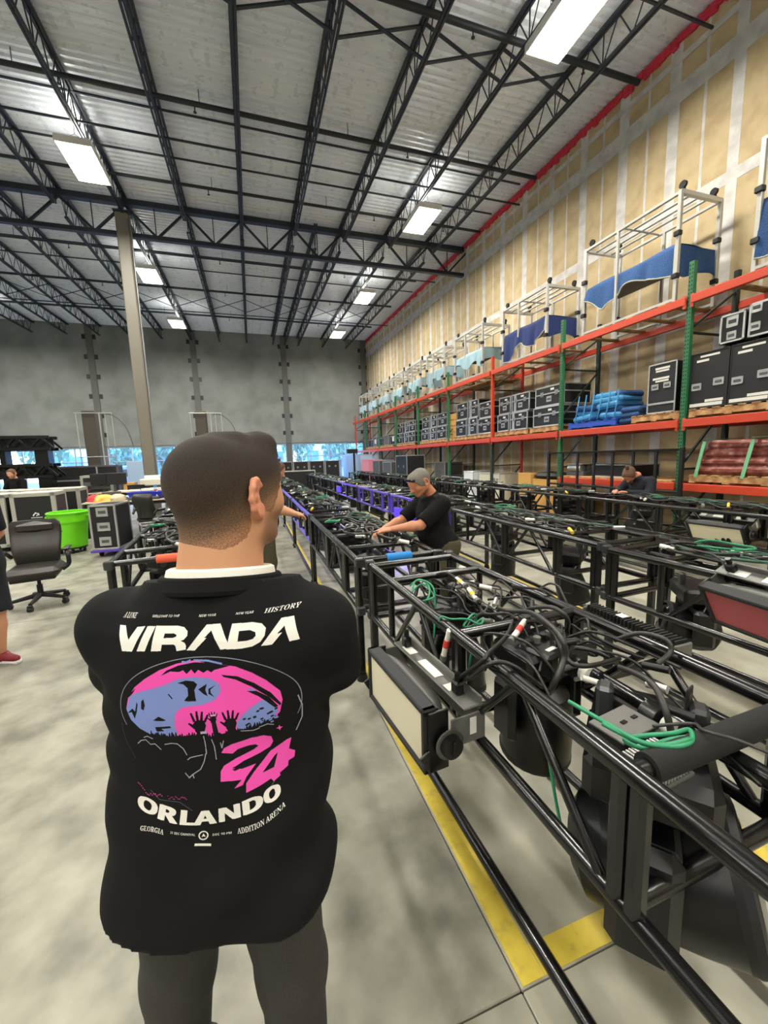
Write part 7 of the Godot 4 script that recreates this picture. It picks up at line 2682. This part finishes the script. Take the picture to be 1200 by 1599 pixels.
	img.resize(ISZ, ISZ)
	return ImageTexture.create_from_image(img)


func build_details() -> void:
	# small things crowding the desks on the left
	var r := RandomNumberGenerator.new()
	r.seed = 31
	var dt := 0.86
	var d2 := 0.98
	var jar := MB.new().lathe([Vector2(0.0, 0.0), Vector2(0.045, 0.0), Vector2(0.05, 0.02), Vector2(0.05, 0.1), Vector2(0.036, 0.12), Vector2(0.036, 0.14), Vector2(0.0, 0.14)], 14).mesh()
	var roll := MB.new().lathe([Vector2(0.025, 0.0), Vector2(0.055, 0.0), Vector2(0.055, 0.05), Vector2(0.025, 0.05), Vector2(0.025, 0.0)], 16).mesh()
	var spots := [["tape_roll", "black tape roll on the front desk, left of the blue tub", roll, M.fixture_black, -3.15, dt, -11.8], ["tape_roll", "white tape roll on the front desk, behind the blue tub", roll, M.tape_white, -2.9, dt, -11.82], ["jar", "red jar on the second desk near the monitors", jar, M.red_cloth, -4.45, d2, -13.3],
		["jar", "cream jar on the second desk beside the printer", jar, M.case_cream, -2.55, d2, -13.35], ["jar", "blue jar on the second desk in front of the printer", jar, M.sleeve_blue, -2.75, d2, -13.25], ["jar", "black jar at the back of the front desk", jar, M.plastic_black, -2.3, dt, -11.85]]
	for q in spots:
		single(q[0], q[2], q[3], q[1], "jar" if q[0] == "jar" else "tape", V(q[4], q[5], q[6]))
	var boxes := [["brown carton on the left end of the second desk", M.cardboard, V(0.3, 0.22, 0.25), -3.5, d2, -13.75], ["grey drawer box behind the cloths on the front desk", M.case_grey, V(0.4, 0.2, 0.25), -3.45, dt, -11.82], ["black tool case open on the second desk", M.case_black, V(0.4, 0.16, 0.3), -3.25, d2, -13.4], ["purple carton at the far right of the front desk", M.purple_tub, V(0.25, 0.25, 0.25), -2.0, dt, -11.28]]
	for q in boxes:
		var s: Vector3 = q[2]
		var t := thing("small_box", q[0], "box", V(q[3], q[4], q[5]), r.randf_range(-0.3, 0.3))
		part("body", bx(s, 0.006), q[1], t, V(0, s.y / 2, 0))
		part("lid", bx(V(s.x + 0.012, 0.02, s.z + 0.012), 0.004), q[1], t, V(0, s.y - 0.004, 0))
	var hp := thing("cable_heap", "heap of dark cables on the second desk between monitors and papers", "cable", V(-4.2, d2, -13.3))
	for k in 7:
		var pts := []
		for i in 12:
			var a := TAU * i / 6.0 + k
			var rad := r.randf_range(0.08, 0.2)
			pts.append(V(cos(a) * rad * 1.5, 0.02 + 0.02 * k + r.randf_range(0, 0.02), sin(a) * rad))
		part("cable", cable_mesh(pts, 0.012, 6, 4), M.cable_black, hp)
	# pocket outline and belt loops are hidden by the shirt; a castor under the near truss and a floor cord
	var w := thing("floor_caster", "small black castor standing on the floor under the near truss", "caster", V(1.62, 0, -2.62))
	part("wheel", MB.new().tube(V(-0.02, 0.05, 0), V(0.02, 0.05, 0), 0.05, 16).mesh(), M.rubber, w)
	part("fork", bx(V(0.06, 0.07, 0.05), 0.008), M.fixture_grey, w, V(0, 0.09, 0))
	part("stem", tb(V(0, 0.12, 0), V(0, 0.2, 0), 0.012, 8), M.fixture_grey, w)
	# aluminium-topped cases and a ladder-like frame beside the left truss row
	for k in 2:
		case_thing(["black low trunk under the left truss row, near end", "black low trunk under the left truss row, second"][k], V(-0.95 - 0.3 * k, 0, -6.2 - 2.6 * k), 0.08, V(0.42, 0.4, 0.8), M.case_black, {"edge": 0.025})
